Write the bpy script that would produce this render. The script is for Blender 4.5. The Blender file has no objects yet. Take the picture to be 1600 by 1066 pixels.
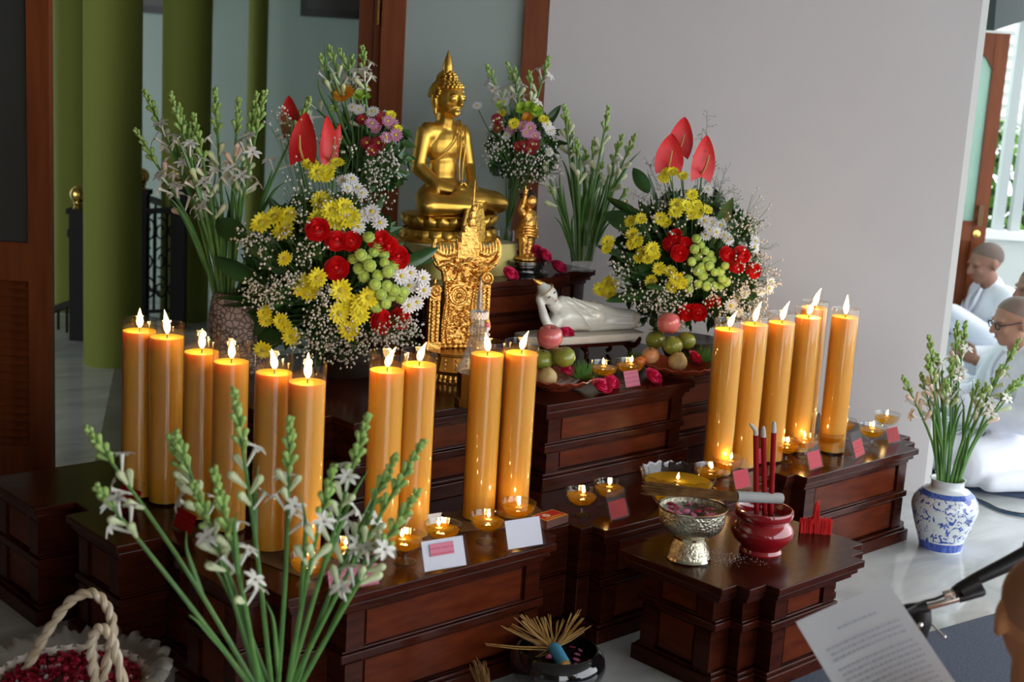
import bpy, bmesh, math, random
from mathutils import Vector, Matrix, Quaternion, noise as mnoise
random.seed(7)
PI = math.pi
SC = bpy.context.scene
COL = SC.collection

# ------------------------------------------------------------------ camera
CAM_H = 1.65
F_PX = 2133.0
R3 = Matrix(((0.73764336, 0.08727069, -0.66952677),
             (-0.67264472, 0.18101311, -0.71748403),
             (0.0585778, 0.97960098, 0.19222529)))
cam_d = bpy.data.cameras.new('camera')
cam_d.sensor_width = 36.0
cam_d.lens = F_PX / 1600.0 * 36.0
cam_d.clip_end = 200
cam_d.dof.use_dof = True
cam_d.dof.focus_distance = 4.25
cam_d.dof.aperture_fstop = 3.4
cam = bpy.data.objects.new('camera', cam_d)
COL.objects.link(cam)
cam.matrix_world = Matrix.Translation((0, 0, CAM_H)) @ R3.to_4x4()
SC.camera = cam

# ------------------------------------------------------------------ world and exposure
SC.view_settings.view_transform = 'Standard'
SC.view_settings.look = 'None'
SC.view_settings.exposure = 0.0
SC.view_settings.gamma = 1.0
SC.view_settings.use_curve_mapping = False
SC.cycles.max_bounces = 6
SC.cycles.diffuse_bounces = 3
SC.cycles.glossy_bounces = 3
SC.cycles.transmission_bounces = 4
SC.cycles.transparent_max_bounces = 24
SC.cycles.caustics_reflective = False
SC.cycles.caustics_refractive = False
w = bpy.data.worlds.new('overcast_sky')
SC.world = w
w.use_nodes = True
bg = w.node_tree.nodes['Background']
bg.inputs[0].default_value = (0.92, 0.955, 1.0, 1)
bg.inputs[1].default_value = 4.3

# room axes: FW points from the viewer to the diagonal wall, RT to the right along it
FW = Vector((0.6825, 0.7311, 0)).normalized()
RT = Vector((FW.y, -FW.x, 0))
UP = Vector((0, 0, 1))
EYE = Vector((0, 0, CAM_H))


def ray(u, v):
    return (R3 @ Vector((u - 800.0, -(v - 533.0), -F_PX))).normalized()


def at(u, v, z):
    """point of the sight line at height z"""
    r = ray(u, v)
    return EYE + r * ((z - CAM_H) / r.z)


def atd(u, v, d):
    """point of the sight line on the plane at distance d parallel to the diagonal wall"""
    r = ray(u, v)
    return EYE + r * (d / r.dot(FW))


def rd(r, d, z=0.0):
    return RT * r + FW * d + UP * z


ROOM_ROT = math.atan2(RT.y, RT.x)        # local x along RT, local y along FW


# ------------------------------------------------------------------ materials
MATS = {}


def mat(name, col=(0.8, 0.8, 0.8), rough=0.5, metal=0.0, spec=0.5, coat=0.0, sss=0.0, sss_r=(1, .4, .15), sss_scale=0.02,
        emit=None, emit_s=0.0, noise=None, bump=0.0, bump_scale=60.0, sheen=0.0):
    """noise = (scale, colour2, detail, stretch xyz)"""
    if name in MATS:
        return MATS[name]
    m = bpy.data.materials.new(name)
    m.use_nodes = True
    nt = m.node_tree
    b = nt.nodes['Principled BSDF']
    b.inputs['Base Color'].default_value = (*col, 1)
    b.inputs['Roughness'].default_value = rough
    b.inputs['Metallic'].default_value = metal
    b.inputs['Specular IOR Level'].default_value = spec
    b.inputs['Coat Weight'].default_value = coat
    b.inputs['Coat Roughness'].default_value = 0.08
    if sheen:
        b.inputs['Sheen Weight'].default_value = sheen
    if sss:
        b.inputs['Subsurface Weight'].default_value = sss
        b.inputs['Subsurface Radius'].default_value = sss_r
        b.inputs['Subsurface Scale'].default_value = sss_scale
    if emit:
        b.inputs['Emission Color'].default_value = (*emit, 1)
        b.inputs['Emission Strength'].default_value = emit_s
    if noise or bump:
        tc = nt.nodes.new('ShaderNodeTexCoord')
    if noise:
        sc, c2, det, st = noise
        mp = nt.nodes.new('ShaderNodeMapping')
        mp.inputs['Scale'].default_value = st
        nz = nt.nodes.new('ShaderNodeTexNoise')
        nz.inputs['Scale'].default_value = sc
        nz.inputs['Detail'].default_value = det
        rp = nt.nodes.new('ShaderNodeValToRGB')
        rp.color_ramp.elements[0].position = 0.35
        rp.color_ramp.elements[0].color = (*col, 1)
        rp.color_ramp.elements[1].position = 0.68
        rp.color_ramp.elements[1].color = (*c2, 1)
        nt.links.new(tc.outputs['Object'], mp.inputs[0])
        nt.links.new(mp.outputs[0], nz.inputs['Vector'])
        nt.links.new(nz.outputs[0], rp.inputs[0])
        nt.links.new(rp.outputs[0], b.inputs['Base Color'])
    if bump:
        n2 = nt.nodes.new('ShaderNodeTexNoise')
        n2.inputs['Scale'].default_value = bump_scale
        n2.inputs['Detail'].default_value = 3
        bp = nt.nodes.new('ShaderNodeBump')
        bp.inputs['Strength'].default_value = bump
        bp.inputs['Distance'].default_value = 0.01
        nt.links.new(tc.outputs['Object'], n2.inputs['Vector'])
        nt.links.new(n2.outputs[0], bp.inputs['Height'])
        nt.links.new(bp.outputs[0], b.inputs['Normal'])
    MATS[name] = m
    return m


def clear_mat(name, tint=(1, 1, 1), gloss_rough=0.02, ior=1.45, extra=None, extra_w=0.0, graze=0.75):
    """thin clear glass, acrylic or film: straight-through tint plus Fresnel reflection (and some translucent body colour)"""
    if name in MATS:
        return MATS[name]
    m = bpy.data.materials.new(name)
    m.use_nodes = True
    nt = m.node_tree
    nt.nodes.remove(nt.nodes['Principled BSDF'])
    out = nt.nodes['Material Output']
    tr = nt.nodes.new('ShaderNodeBsdfTransparent')
    tr.inputs[0].default_value = (*tint, 1)
    gl = nt.nodes.new('ShaderNodeBsdfGlossy')
    gl.inputs['Roughness'].default_value = gloss_rough
    lw = nt.nodes.new('ShaderNodeLayerWeight')
    lw.inputs[0].default_value = 0.5
    pw = nt.nodes.new('ShaderNodeMath'); pw.operation = 'POWER'; pw.inputs[1].default_value = 4.0
    nt.links.new(lw.outputs['Facing'], pw.inputs[0])
    f0 = ((ior - 1) / (ior + 1)) ** 2
    fr = nt.nodes.new('ShaderNodeMath'); fr.operation = 'MULTIPLY_ADD'
    fr.inputs[1].default_value = graze - f0
    fr.inputs[2].default_value = f0
    nt.links.new(pw.outputs[0], fr.inputs[0])
    mx = nt.nodes.new('ShaderNodeMixShader')
    base = tr.outputs[0]
    if extra:
        tl = nt.nodes.new('ShaderNodeBsdfTranslucent')
        tl.inputs[0].default_value = (*extra, 1)
        df = nt.nodes.new('ShaderNodeBsdfDiffuse')
        df.inputs[0].default_value = (*extra, 1)
        ad = nt.nodes.new('ShaderNodeMixShader')
        ad.inputs[0].default_value = 0.5
        nt.links.new(tl.outputs[0], ad.inputs[1])
        nt.links.new(df.outputs[0], ad.inputs[2])
        m2 = nt.nodes.new('ShaderNodeMixShader')
        m2.inputs[0].default_value = extra_w
        nt.links.new(tr.outputs[0], m2.inputs[1])
        nt.links.new(ad.outputs[0], m2.inputs[2])
        base = m2.outputs[0]
    nt.links.new(fr.outputs[0], mx.inputs[0])
    nt.links.new(base, mx.inputs[1])
    nt.links.new(gl.outputs[0], mx.inputs[2])
    nt.links.new(mx.outputs[0], out.inputs[0])
    MATS[name] = m
    return m


# ------------------------------------------------------------------ mesh builder
class MB:
    def __init__(self):
        self.v = []
        self.f = []
        self.mi = []

    def add(self, vs, fs, m=0, M=None):
        o = len(self.v)
        if M is None:
            self.v += [tuple(p) for p in vs]
        else:
            self.v += [tuple(M @ Vector(p)) for p in vs]
        self.f += [tuple(i + o for i in f) for f in fs]
        self.mi += [m] * len(fs)
        return self

    def box(self, c, s, M=None, m=0):
        cx, cy, cz = c
        x, y, z = s[0] / 2, s[1] / 2, s[2] / 2
        vs = [(cx + i * x, cy + j * y, cz + k * z) for k in (-1, 1) for j in (-1, 1) for i in (-1, 1)]
        fs = [(0, 2, 3, 1), (4, 5, 7, 6), (0, 1, 5, 4), (2, 6, 7, 3), (0, 4, 6, 2), (1, 3, 7, 5)]
        return self.add(vs, fs, m, M)

    def bar(self, a, b, w, h, m=0, up=UP):
        a = Vector(a); b = Vector(b)
        d = b - a
        L = d.length
        z = d.normalized()
        x = z.cross(up)
        if x.length < 1e-4:
            x = z.cross(Vector((1, 0, 0)))
        x.normalize()
        y = x.cross(z)
        M = Matrix.Translation((a + b) / 2) @ Matrix((x, y, z)).transposed().to_4x4()
        return self.box((0, 0, 0), (w, h, L), M, m)

    def lathe(self, prof, seg=24, M=None, m=0, close=False, wob=None):
        vs, fs = [], []
        n = len(prof)
        for i, (r, z) in enumerate(prof):
            for k in range(seg):
                a = 2 * PI * k / seg
                rr, zz = (r, z) if wob is None else wob(r, z, a, i)
                vs.append((rr * math.cos(a), rr * math.sin(a), zz))
        for i in range(n - 1):
            for k in range(seg):
                k2 = (k + 1) % seg
                fs.append((i * seg + k, i * seg + k2, (i + 1) * seg + k2, (i + 1) * seg + k))
        if close:
            fs.append(tuple(range(seg - 1, -1, -1)))
            fs.append(tuple((n - 1) * seg + k for k in range(seg)))
        return self.add(vs, fs, m, M)

    def tube(self, pts, rad, seg=8, m=0, cap=True, M=None):
        pts = [Vector(p) for p in pts]
        n = len(pts)
        if not hasattr(rad, '__len__'):
            rad = [rad] * n
        vs, fs = [], []
        t0 = (pts[1] - pts[0]).normalized()
        x = t0.orthogonal().normalized()
        for i in range(n):
            t = (pts[min(i + 1, n - 1)] - pts[max(i - 1, 0)])
            if t.length < 1e-9:
                t = t0
            t.normalize()
            x = (x - t * x.dot(t))
            if x.length < 1e-6:
                x = t.orthogonal()
            x.normalize()
            y = t.cross(x)
            for k in range(seg):
                a = 2 * PI * k / seg
                vs.append(pts[i] + (x * math.cos(a) + y * math.sin(a)) * rad[i])
        for i in range(n - 1):
            for k in range(seg):
                k2 = (k + 1) % seg
                fs.append((i * seg + k, i * seg + k2, (i + 1) * seg + k2, (i + 1) * seg + k))
        if cap:
            fs.append(tuple(range(seg - 1, -1, -1)))
            fs.append(tuple((n - 1) * seg + k for k in range(seg)))
        return self.add(vs, fs, m, M)

    def sph(self, c, r, seg=12, rings=8, M=None, m=0):
        if not hasattr(r, '__len__'):
            r = (r, r, r)
        vs = [(c[0], c[1], c[2] - r[2])]
        for i in range(1, rings):
            p = -PI / 2 + PI * i / rings
            for k in range(seg):
                a = 2 * PI * k / seg
                vs.append((c[0] + r[0] * math.cos(p) * math.cos(a), c[1] + r[1] * math.cos(p) * math.sin(a), c[2] + r[2] * math.sin(p)))
        vs.append((c[0], c[1], c[2] + r[2]))
        fs = []
        for k in range(seg):
            fs.append((0, 1 + (k + 1) % seg, 1 + k))
        for i in range(rings - 2):
            for k in range(seg):
                a = 1 + i * seg + k
                b = 1 + i * seg + (k + 1) % seg
                fs.append((a, b, b + seg, a + seg))
        top = len(vs) - 1
        o = 1 + (rings - 2) * seg
        for k in range(seg):
            fs.append((o + k, o + (k + 1) % seg, top))
        return self.add(vs, fs, m, M)

    def prism(self, poly, z0, z1, m=0, M=None):
        n = len(poly)
        vs = [(p[0], p[1], z0) for p in poly] + [(p[0], p[1], z1) for p in poly]
        fs = [tuple(range(n - 1, -1, -1)), tuple(range(n, 2 * n))]
        for i in range(n):
            j = (i + 1) % n
            fs.append((i, j, n + j, n + i))
        return self.add(vs, fs, m, M)

    def grid(self, fn, nu, nv, m=0, M=None):
        vs = [fn(i / nu, j / nv) for j in range(nv + 1) for i in range(nu + 1)]
        fs = []
        for j in range(nv):
            for i in range(nu):
                a = j * (nu + 1) + i
                fs.append((a, a + 1, a + nu + 2, a + nu + 1))
        return self.add(vs, fs, m, M)

    def mesh(self, name, mats, smooth=True, ang=40):
        me = bpy.data.meshes.new(name)
        me.from_pydata(self.v, [], self.f)
        if not isinstance(mats, (list, tuple)):
            mats = [mats]
        for q in mats:
            me.materials.append(q)
        if len(mats) > 1:
            me.polygons.foreach_set('material_index', self.mi)
        if smooth:
            me.polygons.foreach_set('use_smooth', [True] * len(me.polygons))
            me.set_sharp_from_angle(angle=math.radians(ang))
        me.update()
        return me

    def build(self, name, mats, parent=None, smooth=True, ang=40, loc=None, world=True):
        return place(name, self.mesh(name, mats, smooth, ang), parent, loc, world)


def wmat(o):
    M = o.matrix_basis.copy()
    if o.parent:
        M = wmat(o.parent) @ o.matrix_parent_inverse @ M
    return M


def place(name, me, parent=None, loc=None, world=False, M=None):
    """link one mesh as an object; world=True: the mesh is in world coordinates although it gets a parent"""
    o = bpy.data.objects.new(name, me)
    COL.objects.link(o)
    if loc is not None:
        o.location = loc
    if M is not None:
        o.matrix_basis = M
    if parent:
        o.parent = parent
        if world:
            o.matrix_parent_inverse = wmat(parent).inverted()
    return o


def tag(o, label, cat, group=None, kind=None):
    if label: o['label'] = label
    if cat: o['category'] = cat
    if group: o['group'] = group
    if kind: o['kind'] = kind
    return o


def thing(name, label, cat, loc=(0, 0, 0), rotz=0.0, group=None):
    o = bpy.data.objects.new(name, None)
    o.empty_display_size = 0.05
    COL.objects.link(o)
    o.location = loc
    o.rotation_euler = (0, 0, rotz)
    return tag(o, label, cat, group)


def struct(o, label=None):
    o['kind'] = 'structure'
    if label:
        o['label'] = label
    return o


def clone(o, parent=None):
    c = o.copy()
    COL.objects.link(c)
    if parent:
        c.parent = parent
    for ch in list(o.children):
        clone(ch, c)
    return c


def remesh(o, vox=0.008, smooth=6, fac=0.5, deci=None):
    """turn overlapping closed shapes into one continuous skin"""
    r = o.modifiers.new('skin', 'REMESH')
    r.mode = 'VOXEL'
    r.voxel_size = vox
    r.use_smooth_shade = True
    if smooth:
        s = o.modifiers.new('relax', 'SMOOTH')
        s.factor = fac
        s.iterations = smooth
    return o


def lerp(a, b, t):
    return a + (b - a) * t


def catmull(pts, n=6):
    P = [Vector(p) for p in pts]
    out = []
    for i in range(len(P) - 1):
        p0 = P[max(i - 1, 0)]; p1 = P[i]; p2 = P[i + 1]; p3 = P[min(i + 2, len(P) - 1)]
        for k in range(n):
            t = k / n
            out.append(0.5 * ((2 * p1) + (p2 - p0) * t + (2 * p0 - 5 * p1 + 4 * p2 - p3) * t * t + (3 * p1 - p0 - 3 * p2 + p3) * t ** 3))
    out.append(P[-1])
    return out


def basis(z, up=UP):
    """rotation whose local z is the given direction"""
    z = Vector(z).normalized()
    x = Vector(up).cross(z)
    if x.length < 1e-4:
        x = Vector((1, 0, 0))
    x.normalize()
    y = z.cross(x)
    return Matrix((x, y, z)).transposed()


def rnd(a, b):
    return random.uniform(a, b)
# ------------------------------------------------------------------ shared materials
M_WOOD = mat('dark_wood', (0.030, 0.006, 0.003), 0.18, spec=0.16, noise=(9, (0.058, 0.011, 0.0045), 5, (1, 1, 6)), bump=0.05, bump_scale=30)
M_PANEL = mat('red_wood_panel', (0.070, 0.011, 0.0035), 0.28, spec=0.12, noise=(5, (0.115, 0.022, 0.006), 5, (2, 2, 9)))
M_DOORW = mat('door_wood', (0.17, 0.040, 0.010), 0.45, spec=0.25, noise=(4, (0.24, 0.062, 0.016), 4, (6, 6, 0.6)))
M_GREEN = mat('green_paint', (0.17, 0.195, 0.032), 0.75, spec=0.25)
M_TEAL = mat('pale_teal_paint', (0.46, 0.58, 0.52), 0.7)
M_WALL = mat('lilac_grey_plaster', (0.56, 0.53, 0.53), 0.75, noise=(1.2, (0.60, 0.57, 0.57), 3, (1, 1, 1)), bump=0.02, bump_scale=40)
M_WHITE = mat('white_paint', (0.78, 0.79, 0.76), 0.6)
M_CEIL = mat('ceiling_paint', (0.34, 0.31, 0.27), 0.8)
M_DKWALL = mat('dark_shade_wall', (0.12, 0.07, 0.045), 0.7)  # for added unseen walls, dark so little light bounces to the left
M_IRON = mat('black_iron', (0.008, 0.007, 0.006), 0.6, spec=0.2)
M_BRASS = mat('polished_brass', (0.75, 0.50, 0.13), 0.22, metal=1.0)
M_CLEAR = clear_mat('clear_glass', (0.97, 0.98, 0.97), 0.01, 1.35)
M_FROST = clear_mat('frosted_pane', (0.55, 0.75, 0.66), 0.25, 1.5, (0.45, 0.62, 0.54), 0.75)
M_PANE = clear_mat('reflection_tinted_pane', (0.80, 0.86, 0.84), 0.05, 1.5, (0.80, 0.88, 0.85), 0.72)  # milky body colour stands in for reflections in the glass

# marble floor
mf = mat('polished_marble', (0.50, 0.50, 0.46), 0.07, spec=0.5)
nt = mf.node_tree
b = nt.nodes['Principled BSDF']
tc = nt.nodes.new('ShaderNodeTexCoord')
mp = nt.nodes.new('ShaderNodeMapping'); mp.inputs['Scale'].default_value = (1.0, 2.4, 1); mp.inputs['Rotation'].default_value = (0, 0, 0.5)
nz = nt.nodes.new('ShaderNodeTexNoise'); nz.inputs['Scale'].default_value = 2.2; nz.inputs['Detail'].default_value = 8; nz.inputs['Distortion'].default_value = 1.1
rp = nt.nodes.new('ShaderNodeValToRGB')
rp.color_ramp.elements[0].position = 0.30; rp.color_ramp.elements[0].color = (0.46, 0.49, 0.48, 1)
rp.color_ramp.elements[1].position = 0.62; rp.color_ramp.elements[1].color = (0.66, 0.69, 0.68, 1)
nt.links.new(tc.outputs['Object'], mp.inputs[0]); nt.links.new(mp.outputs[0], nz.inputs['Vector'])
nt.links.new(nz.outputs[0], rp.inputs[0]); nt.links.new(rp.outputs[0], b.inputs['Base Color'])
M_FLOOR = mf

# ------------------------------------------------------------------ setting
WD = 5.62                                     # distance of the diagonal wall
MR = Matrix.Rotation(ROOM_ROT, 4, 'Z')        # (r, d, z) -> world


def rbox(mb, r0, r1, d0, d1, z0, z1, m=0):
    return mb.box(((r0 + r1) / 2, (d0 + d1) / 2, (z0 + z1) / 2), (r1 - r0, d1 - d0, z1 - z0), MR, m)


def rr(u, v, d):
    return atd(u, v, d).dot(RT)


struct(MB().box((0, 0, 0), (30, 30, 0.1), MR).build('floor', M_FLOOR, loc=rd(0, 6, -0.05), smooth=False), 'polished pale marble floor')
# dark inlay strip in the hall floor
sm = mat('grey_marble_strip', (0.20, 0.20, 0.18), 0.08, noise=(3, (0.27, 0.27, 0.25), 6, (1, 1, 1)))
a0, a1 = at(170, 725, 0.0), at(195, 580, 0.0)
struct(MB().bar(a0 + UP * 0.0006 - (a1 - a0) * 0.5, a1 + UP * 0.0006 + (a1 - a0) * 0.4, 0.11, 0.0012).build('trim_1', sm, smooth=False))

r_wl = rr(857, 40, WD)          # left end of the plain wall
r_wr = rr(1487, 400, WD)        # right end
mb = MB(); rbox(mb, r_wl, r_wr, WD, WD + 0.16, 0, 2.95)
wall = struct(mb.build('wall_back', M_WALL, smooth=False), 'plain lilac-grey plaster wall behind the altar')
mb = MB(); rbox(mb, r_wr + 0.001, r_wr + 0.028, WD + 0.002, WD + 0.16, 0, 2.95)
mb.build('wall_edge_painted_light', M_WHITE, wall, smooth=False)  # white strip stands in for daylight on the wall's end face
HW = 11.0
mb = MB(); rbox(mb, -7.5, 1.5, HW, HW + 0.2, 0, 2.95)
struct(mb.build('wall_hall', M_TEAL, smooth=False), 'pale teal hall wall behind the green columns')
mb = MB(); rbox(mb, 1.3, 1.5, WD + 0.16, HW, 0, 2.95)
struct(mb.build('wall_hall_side', M_TEAL, smooth=False))
mb = MB(); rbox(mb, -2.9, -2.7, -4.2, 5.0, 0, 2.95)
struct(mb.build('shade_wall_left', M_DKWALL, smooth=False))  # unseen wall put in to keep light off the left foreground
mb = MB(); rbox(mb, -2.9, 0.7, -4.2, -4.0, 0, 2.95)
struct(mb.build('shade_wall_rear', M_DKWALL, smooth=False))  # unseen wall added to shut out sky light from behind, open further right
mb = MB(); rbox(mb, 4.4, 4.6, -4.2, -2.6, 0, 2.95)
struct(mb.build('shade_wall_right', M_DKWALL, smooth=False))  # unseen stub added to narrow the daylight opening on this side
mb = MB(); rbox(mb, -5.2, -5.0, 5.7, 8.9, 0, 2.95)
struct(mb.build('shade_wall_hall', M_TEAL, smooth=False))  # unseen screen added to cut the daylight reaching the hall
mb = MB(); rbox(mb, -7.5, 1.5, -4.2, HW + 0.2, 2.95, 3.1); rbox(mb, 1.5, 4.6, -4.2, 7.4, 2.95, 3.1)
struct(mb.build('ceiling', M_CEIL, smooth=False))  # out of view; put in with the left wall to darken that side

# ---- door frame with fixed pane behind the statue (door_2)
rl0, rl1 = rr(598, 20, WD), rr(635, 20, WD)
rj0, rj1 = rr(820, 20, WD), rr(857, 20, WD)
d2 = thing('door_2', None, None, rd((rl0 + rj1) / 2, WD, 0)); d2['kind'] = 'structure'; d2['label'] = 'tall brown door frame with a pale pane behind the golden statue'
for n, (a, c) in (('jamb', (rl0, rl1)), ('jamb', (rj0, rj1))):
    mb = MB(); rbox(mb, a, c, WD - 0.03, WD + 0.05, 0, 2.9); mb.build(n, M_DOORW, d2, smooth=False)
mb = MB(); rbox(mb, rl0 - 0.035, rl0, WD + 0.02, WD + 0.08, 0, 2.9); mb.build('stop_bead', M_DOORW, d2, smooth=False)
mb = MB(); rbox(mb, rl0 - 0.10, rl0 - 0.04, WD + 0.05, WD + 0.75, 0.02, 2.85)
lf = mb.build('folded_leaf', M_DOORW, d2, smooth=False)
for z in (0.35, 1.15, 1.86):
    MB().lathe([(0.0, z - 0.05), (0.008, z - 0.05), (0.008, z + 0.05), (0.0, z + 0.05)], 8, Matrix.Translation(rd(rl0 - 0.018, WD + 0.012))).build('hinge', M_BRASS, d2)
mb = MB(); rbox(mb, rl1, rj0, WD + 0.0, WD + 0.008, 0.02, 2.86); mb.build('pane', M_PANE, d2, smooth=False)
mb = MB(); rbox(mb, rl1, rj0, WD - 0.02, WD + 0.04, 0.0, 0.10); mb.build('bottom_rail', M_DOORW, d2, smooth=False)
# light curtain edge seen through the pane
mb = MB(); rbox(mb, 0.98 - 1.30, 0.99 - 1.0, WD + 1.9, WD + 1.98, 0, 2.9)
struct(mb.build('wall_hall_stub', M_WHITE, smooth=False))

# ---- open louvred door leaf at the far left (door_1)
DD = 5.0
s0, s1 = rr(42, 200, DD), rr(77, 200, DD)
d1 = thing('door_1', None, None, rd(s1, DD, 0)); d1['kind'] = 'structure'; d1['label'] = 'open brown door leaf with louvred lower panel'
zz = lambda v, d=DD, u=40: atd(u, v, d).z
LEFT = s1 - 0.80
mb = MB(); rbox(mb, s0, s1, DD, DD + 0.045, 0.01, 2.5); mb.build('stile', M_DOORW, d1, smooth=False)
mb = MB(); rbox(mb, LEFT, LEFT + 0.10, DD, DD + 0.045, 0.01, 2.5); mb.build('stile', M_DOORW, d1, smooth=False)
zr0, zr1 = zz(440), zz(380)
for a, c in ((zr0, zr1), (0.01, 0.15), (2.38, 2.5)):
    mb = MB(); rbox(mb, LEFT + 0.10, s0, DD + 0.002, DD + 0.043, a, c); mb.build('rail', M_DOORW, d1, smooth=False)
mb = MB(); rbox(mb, LEFT + 0.10, s0, DD + 0.018, DD + 0.024, zr1, 2.38); mb.build('pane', clear_mat('dusky_pane', (0.25, 0.27, 0.25), 0.2, 1.4, (0.12, 0.12, 0.11), 0.8), d1, smooth=False)
sl = MB().box((0, 0, 0), (s0 - LEFT - 0.10, 0.045, 0.007), MR @ Matrix.Rotation(math.radians(38), 4, 'X')).mesh('slat', M_DOORW, False)
n = 20
for i in range(n):
    z = 0.165 + (zr0 - 0.18) * i / (n - 1)
    place('slat', sl, d1, rd((s0 + LEFT + 0.10) / 2, DD + 0.022, z), True)

# ---- green round columns in the hall
def column(u, d, rad, label):
    p = rd(rr(u, 300, d), d, 0)
    t = thing('round_column', label, 'column', p, 0, 'green hall columns')
    MB().lathe([(rad, 0.0), (rad, 2.95)], 40, close=True).build('shaft', M_GREEN, t, world=False)
    return t

column(176, 7.15, 0.148, 'thickest green round column, its foot on the marble floor')
column(122, 8.6, 0.148, 'green round column half hidden behind the thickest one')
column(290, 8.5, 0.148, 'green round column behind the left tuberoses')
column(398, 10.4, 0.072, 'green round column furthest back beside the red anthuriums')
column(806, 7.3, 0.075, 'slim green column seen through the door pane')

# ---- pictures on the hall wall
fm = mat('picture_frame_black', (0.012, 0.011, 0.010), 0.35)
pm = mat('picture_dark_print', (0.02, 0.022, 0.02), 0.3, noise=(5, (0.05, 0.045, 0.03), 3, (1, 1, 1)))
def picture(u0, u1, v1, label):
    a = rr(u0, v1, HW - 0.03); c = rr(u1, v1, HW - 0.03); z = atd((u0 + u1) / 2, v1, HW - 0.03).z
    t = thing('framed_picture', label, 'picture', rd((a + c) / 2, HW - 0.02, z))
    mb = MB(); rbox(mb, a, c, HW - 0.035, HW - 0.005, z, z + 0.06); rbox(mb, a, c, HW - 0.035, HW - 0.005, z + 0.64, z + 0.70)
    rbox(mb, a, a + 0.05, HW - 0.035, HW - 0.005, z + 0.06, z + 0.64); rbox(mb, c - 0.05, c, HW - 0.035, HW - 0.005, z + 0.06, z + 0.64)
    mb.build('frame', fm, t, smooth=False)
    mb = MB(); rbox(mb, a + 0.05, c - 0.05, HW - 0.025, HW - 0.01, z + 0.06, z + 0.64); mb.build('print', pm, t, smooth=False)
picture(469, 640, 30, 'black framed picture high on the hall wall above the red anthuriums')
picture(60, 318, 18, 'wide black framed picture high on the hall wall between the columns')

# ---- iron stair railing with brass balls
def newel(u, vtop, d, label):
    p = atd(u, vtop, d)
    t = thing('newel_post', label, 'post', (p.x, p.y, 0), ROOM_ROT, 'iron newel posts with brass balls')
    h = p.z
    MB().box((0, 0, (h - 0.10) / 2), (0.085, 0.085, h - 0.10)).box((0, 0, h - 0.24), (0.10, 0.10, 0.04)).box((0, 0, h - 0.115), (0.11, 0.11, 0.03)).build('post', M_IRON, t, smooth=False, world=False)
    MB().lathe([(0.0, h - 0.10), (0.035, h - 0.10), (0.022, h - 0.085), (0.030, h - 0.07), (0.03, h - 0.062)], 16).sph((0, 0, h - 0.02), 0.048, 16, 12).build('ball', M_BRASS, t, world=False)
    return t
newel(123, 298, 7.7, 'black newel post with brass ball left of the thickest column')
newel(80, 243, 9.4, 'newel post with brass ball peeping out beside the door leaf')
newel(221, 270, 8.3, 'newel post with brass ball hard against the thickest column')
newel(281, 268, 8.2, 'black newel post with brass ball in front of the second column')

def railing(u0, v0, u1, v1, d0, d1, label, drop=0.62, scroll=True):
    A = atd(u0, v0, d0); B = atd(u1, v1, d1)
    t = thing('iron_railing', label, 'railing', ((A.x + B.x) / 2, (A.y + B.y) / 2, 0))
    MB().bar(A, B, 0.045, 0.035).build('handrail', M_IRON, t, smooth=False)
    MB().bar(A - UP * drop, B - UP * drop, 0.03, 0.02).build('bottom_bar', M_IRON, t, smooth=False)
    n = max(3, int((B - A).length / 0.09))
    for i in range(n + 1):
        P0 = A.lerp(B, i / n)
        MB().bar(P0 - UP * drop, P0, 0.012, 0.012).build('baluster', M_IRON, t, smooth=False)
    if scroll:
        ax = (B - A).normalized()
        for i in range(n):
            C0 = A.lerp(B, (i + 0.5) / n)
            for zc, s in ((-0.12, 1), (-0.30, -1), (-0.48, 1)):
                pts = []
                for k in range(22):
                    a = k / 21 * 2.6 * PI
                    q = 0.012 + 0.048 * k / 21
                    pts.append(C0 + ax * (q * math.cos(a) * s) + UP * (zc + q * 1.3 * math.sin(a)))
                MB().tube(pts, 0.006, 5).build('scroll', M_IRON, t)
    return t
railing(222, 331, 281, 327, 8.3, 8.2, 'black iron railing with scrolls between two brass-ball posts')
railing(222, 307, 254, 318, 9.0, 8.9, 'second iron handrail rising behind the scrolled railing', 0.6, False)
railing(40, 500, 118, 472, 8.2, 7.8, 'low iron handrail descending beside the door leaf', 0.5, False)

# ---- outside on the right: door leaf, parapet, post, louvres, shrubs
D3 = 7.9
x0, x1 = rr(1440, 200, D3), rr(1561, 200, D3)
zt = atd(1560, 52, D3).z
d3 = thing('door_3', None, None, rd(x1, D3, 0)); d3['kind'] = 'structure'; d3['label'] = 'open brown door leaf with frosted pane beside the garden'
sw = 0.078
mb = MB(); rbox(mb, x1 - sw, x1, D3, D3 + 0.045, 0.01, zt); mb.build('stile', M_DOORW, d3, smooth=False)
mb = MB(); rbox(mb, x0, x0 + sw, D3, D3 + 0.045, 0.01, zt); mb.build('stile', M_DOORW, d3, smooth=False)
zm0, zm1 = atd(1500, 376, D3).z, atd(1500, 345, D3).z
for a, c in ((zm0, zm1), (0.01, 0.14)):
    mb = MB(); rbox(mb, x0 + sw, x1 - sw, D3 + 0.002, D3 + 0.043, a, c); mb.build('rail', M_DOORW, d3, smooth=False)
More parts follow.
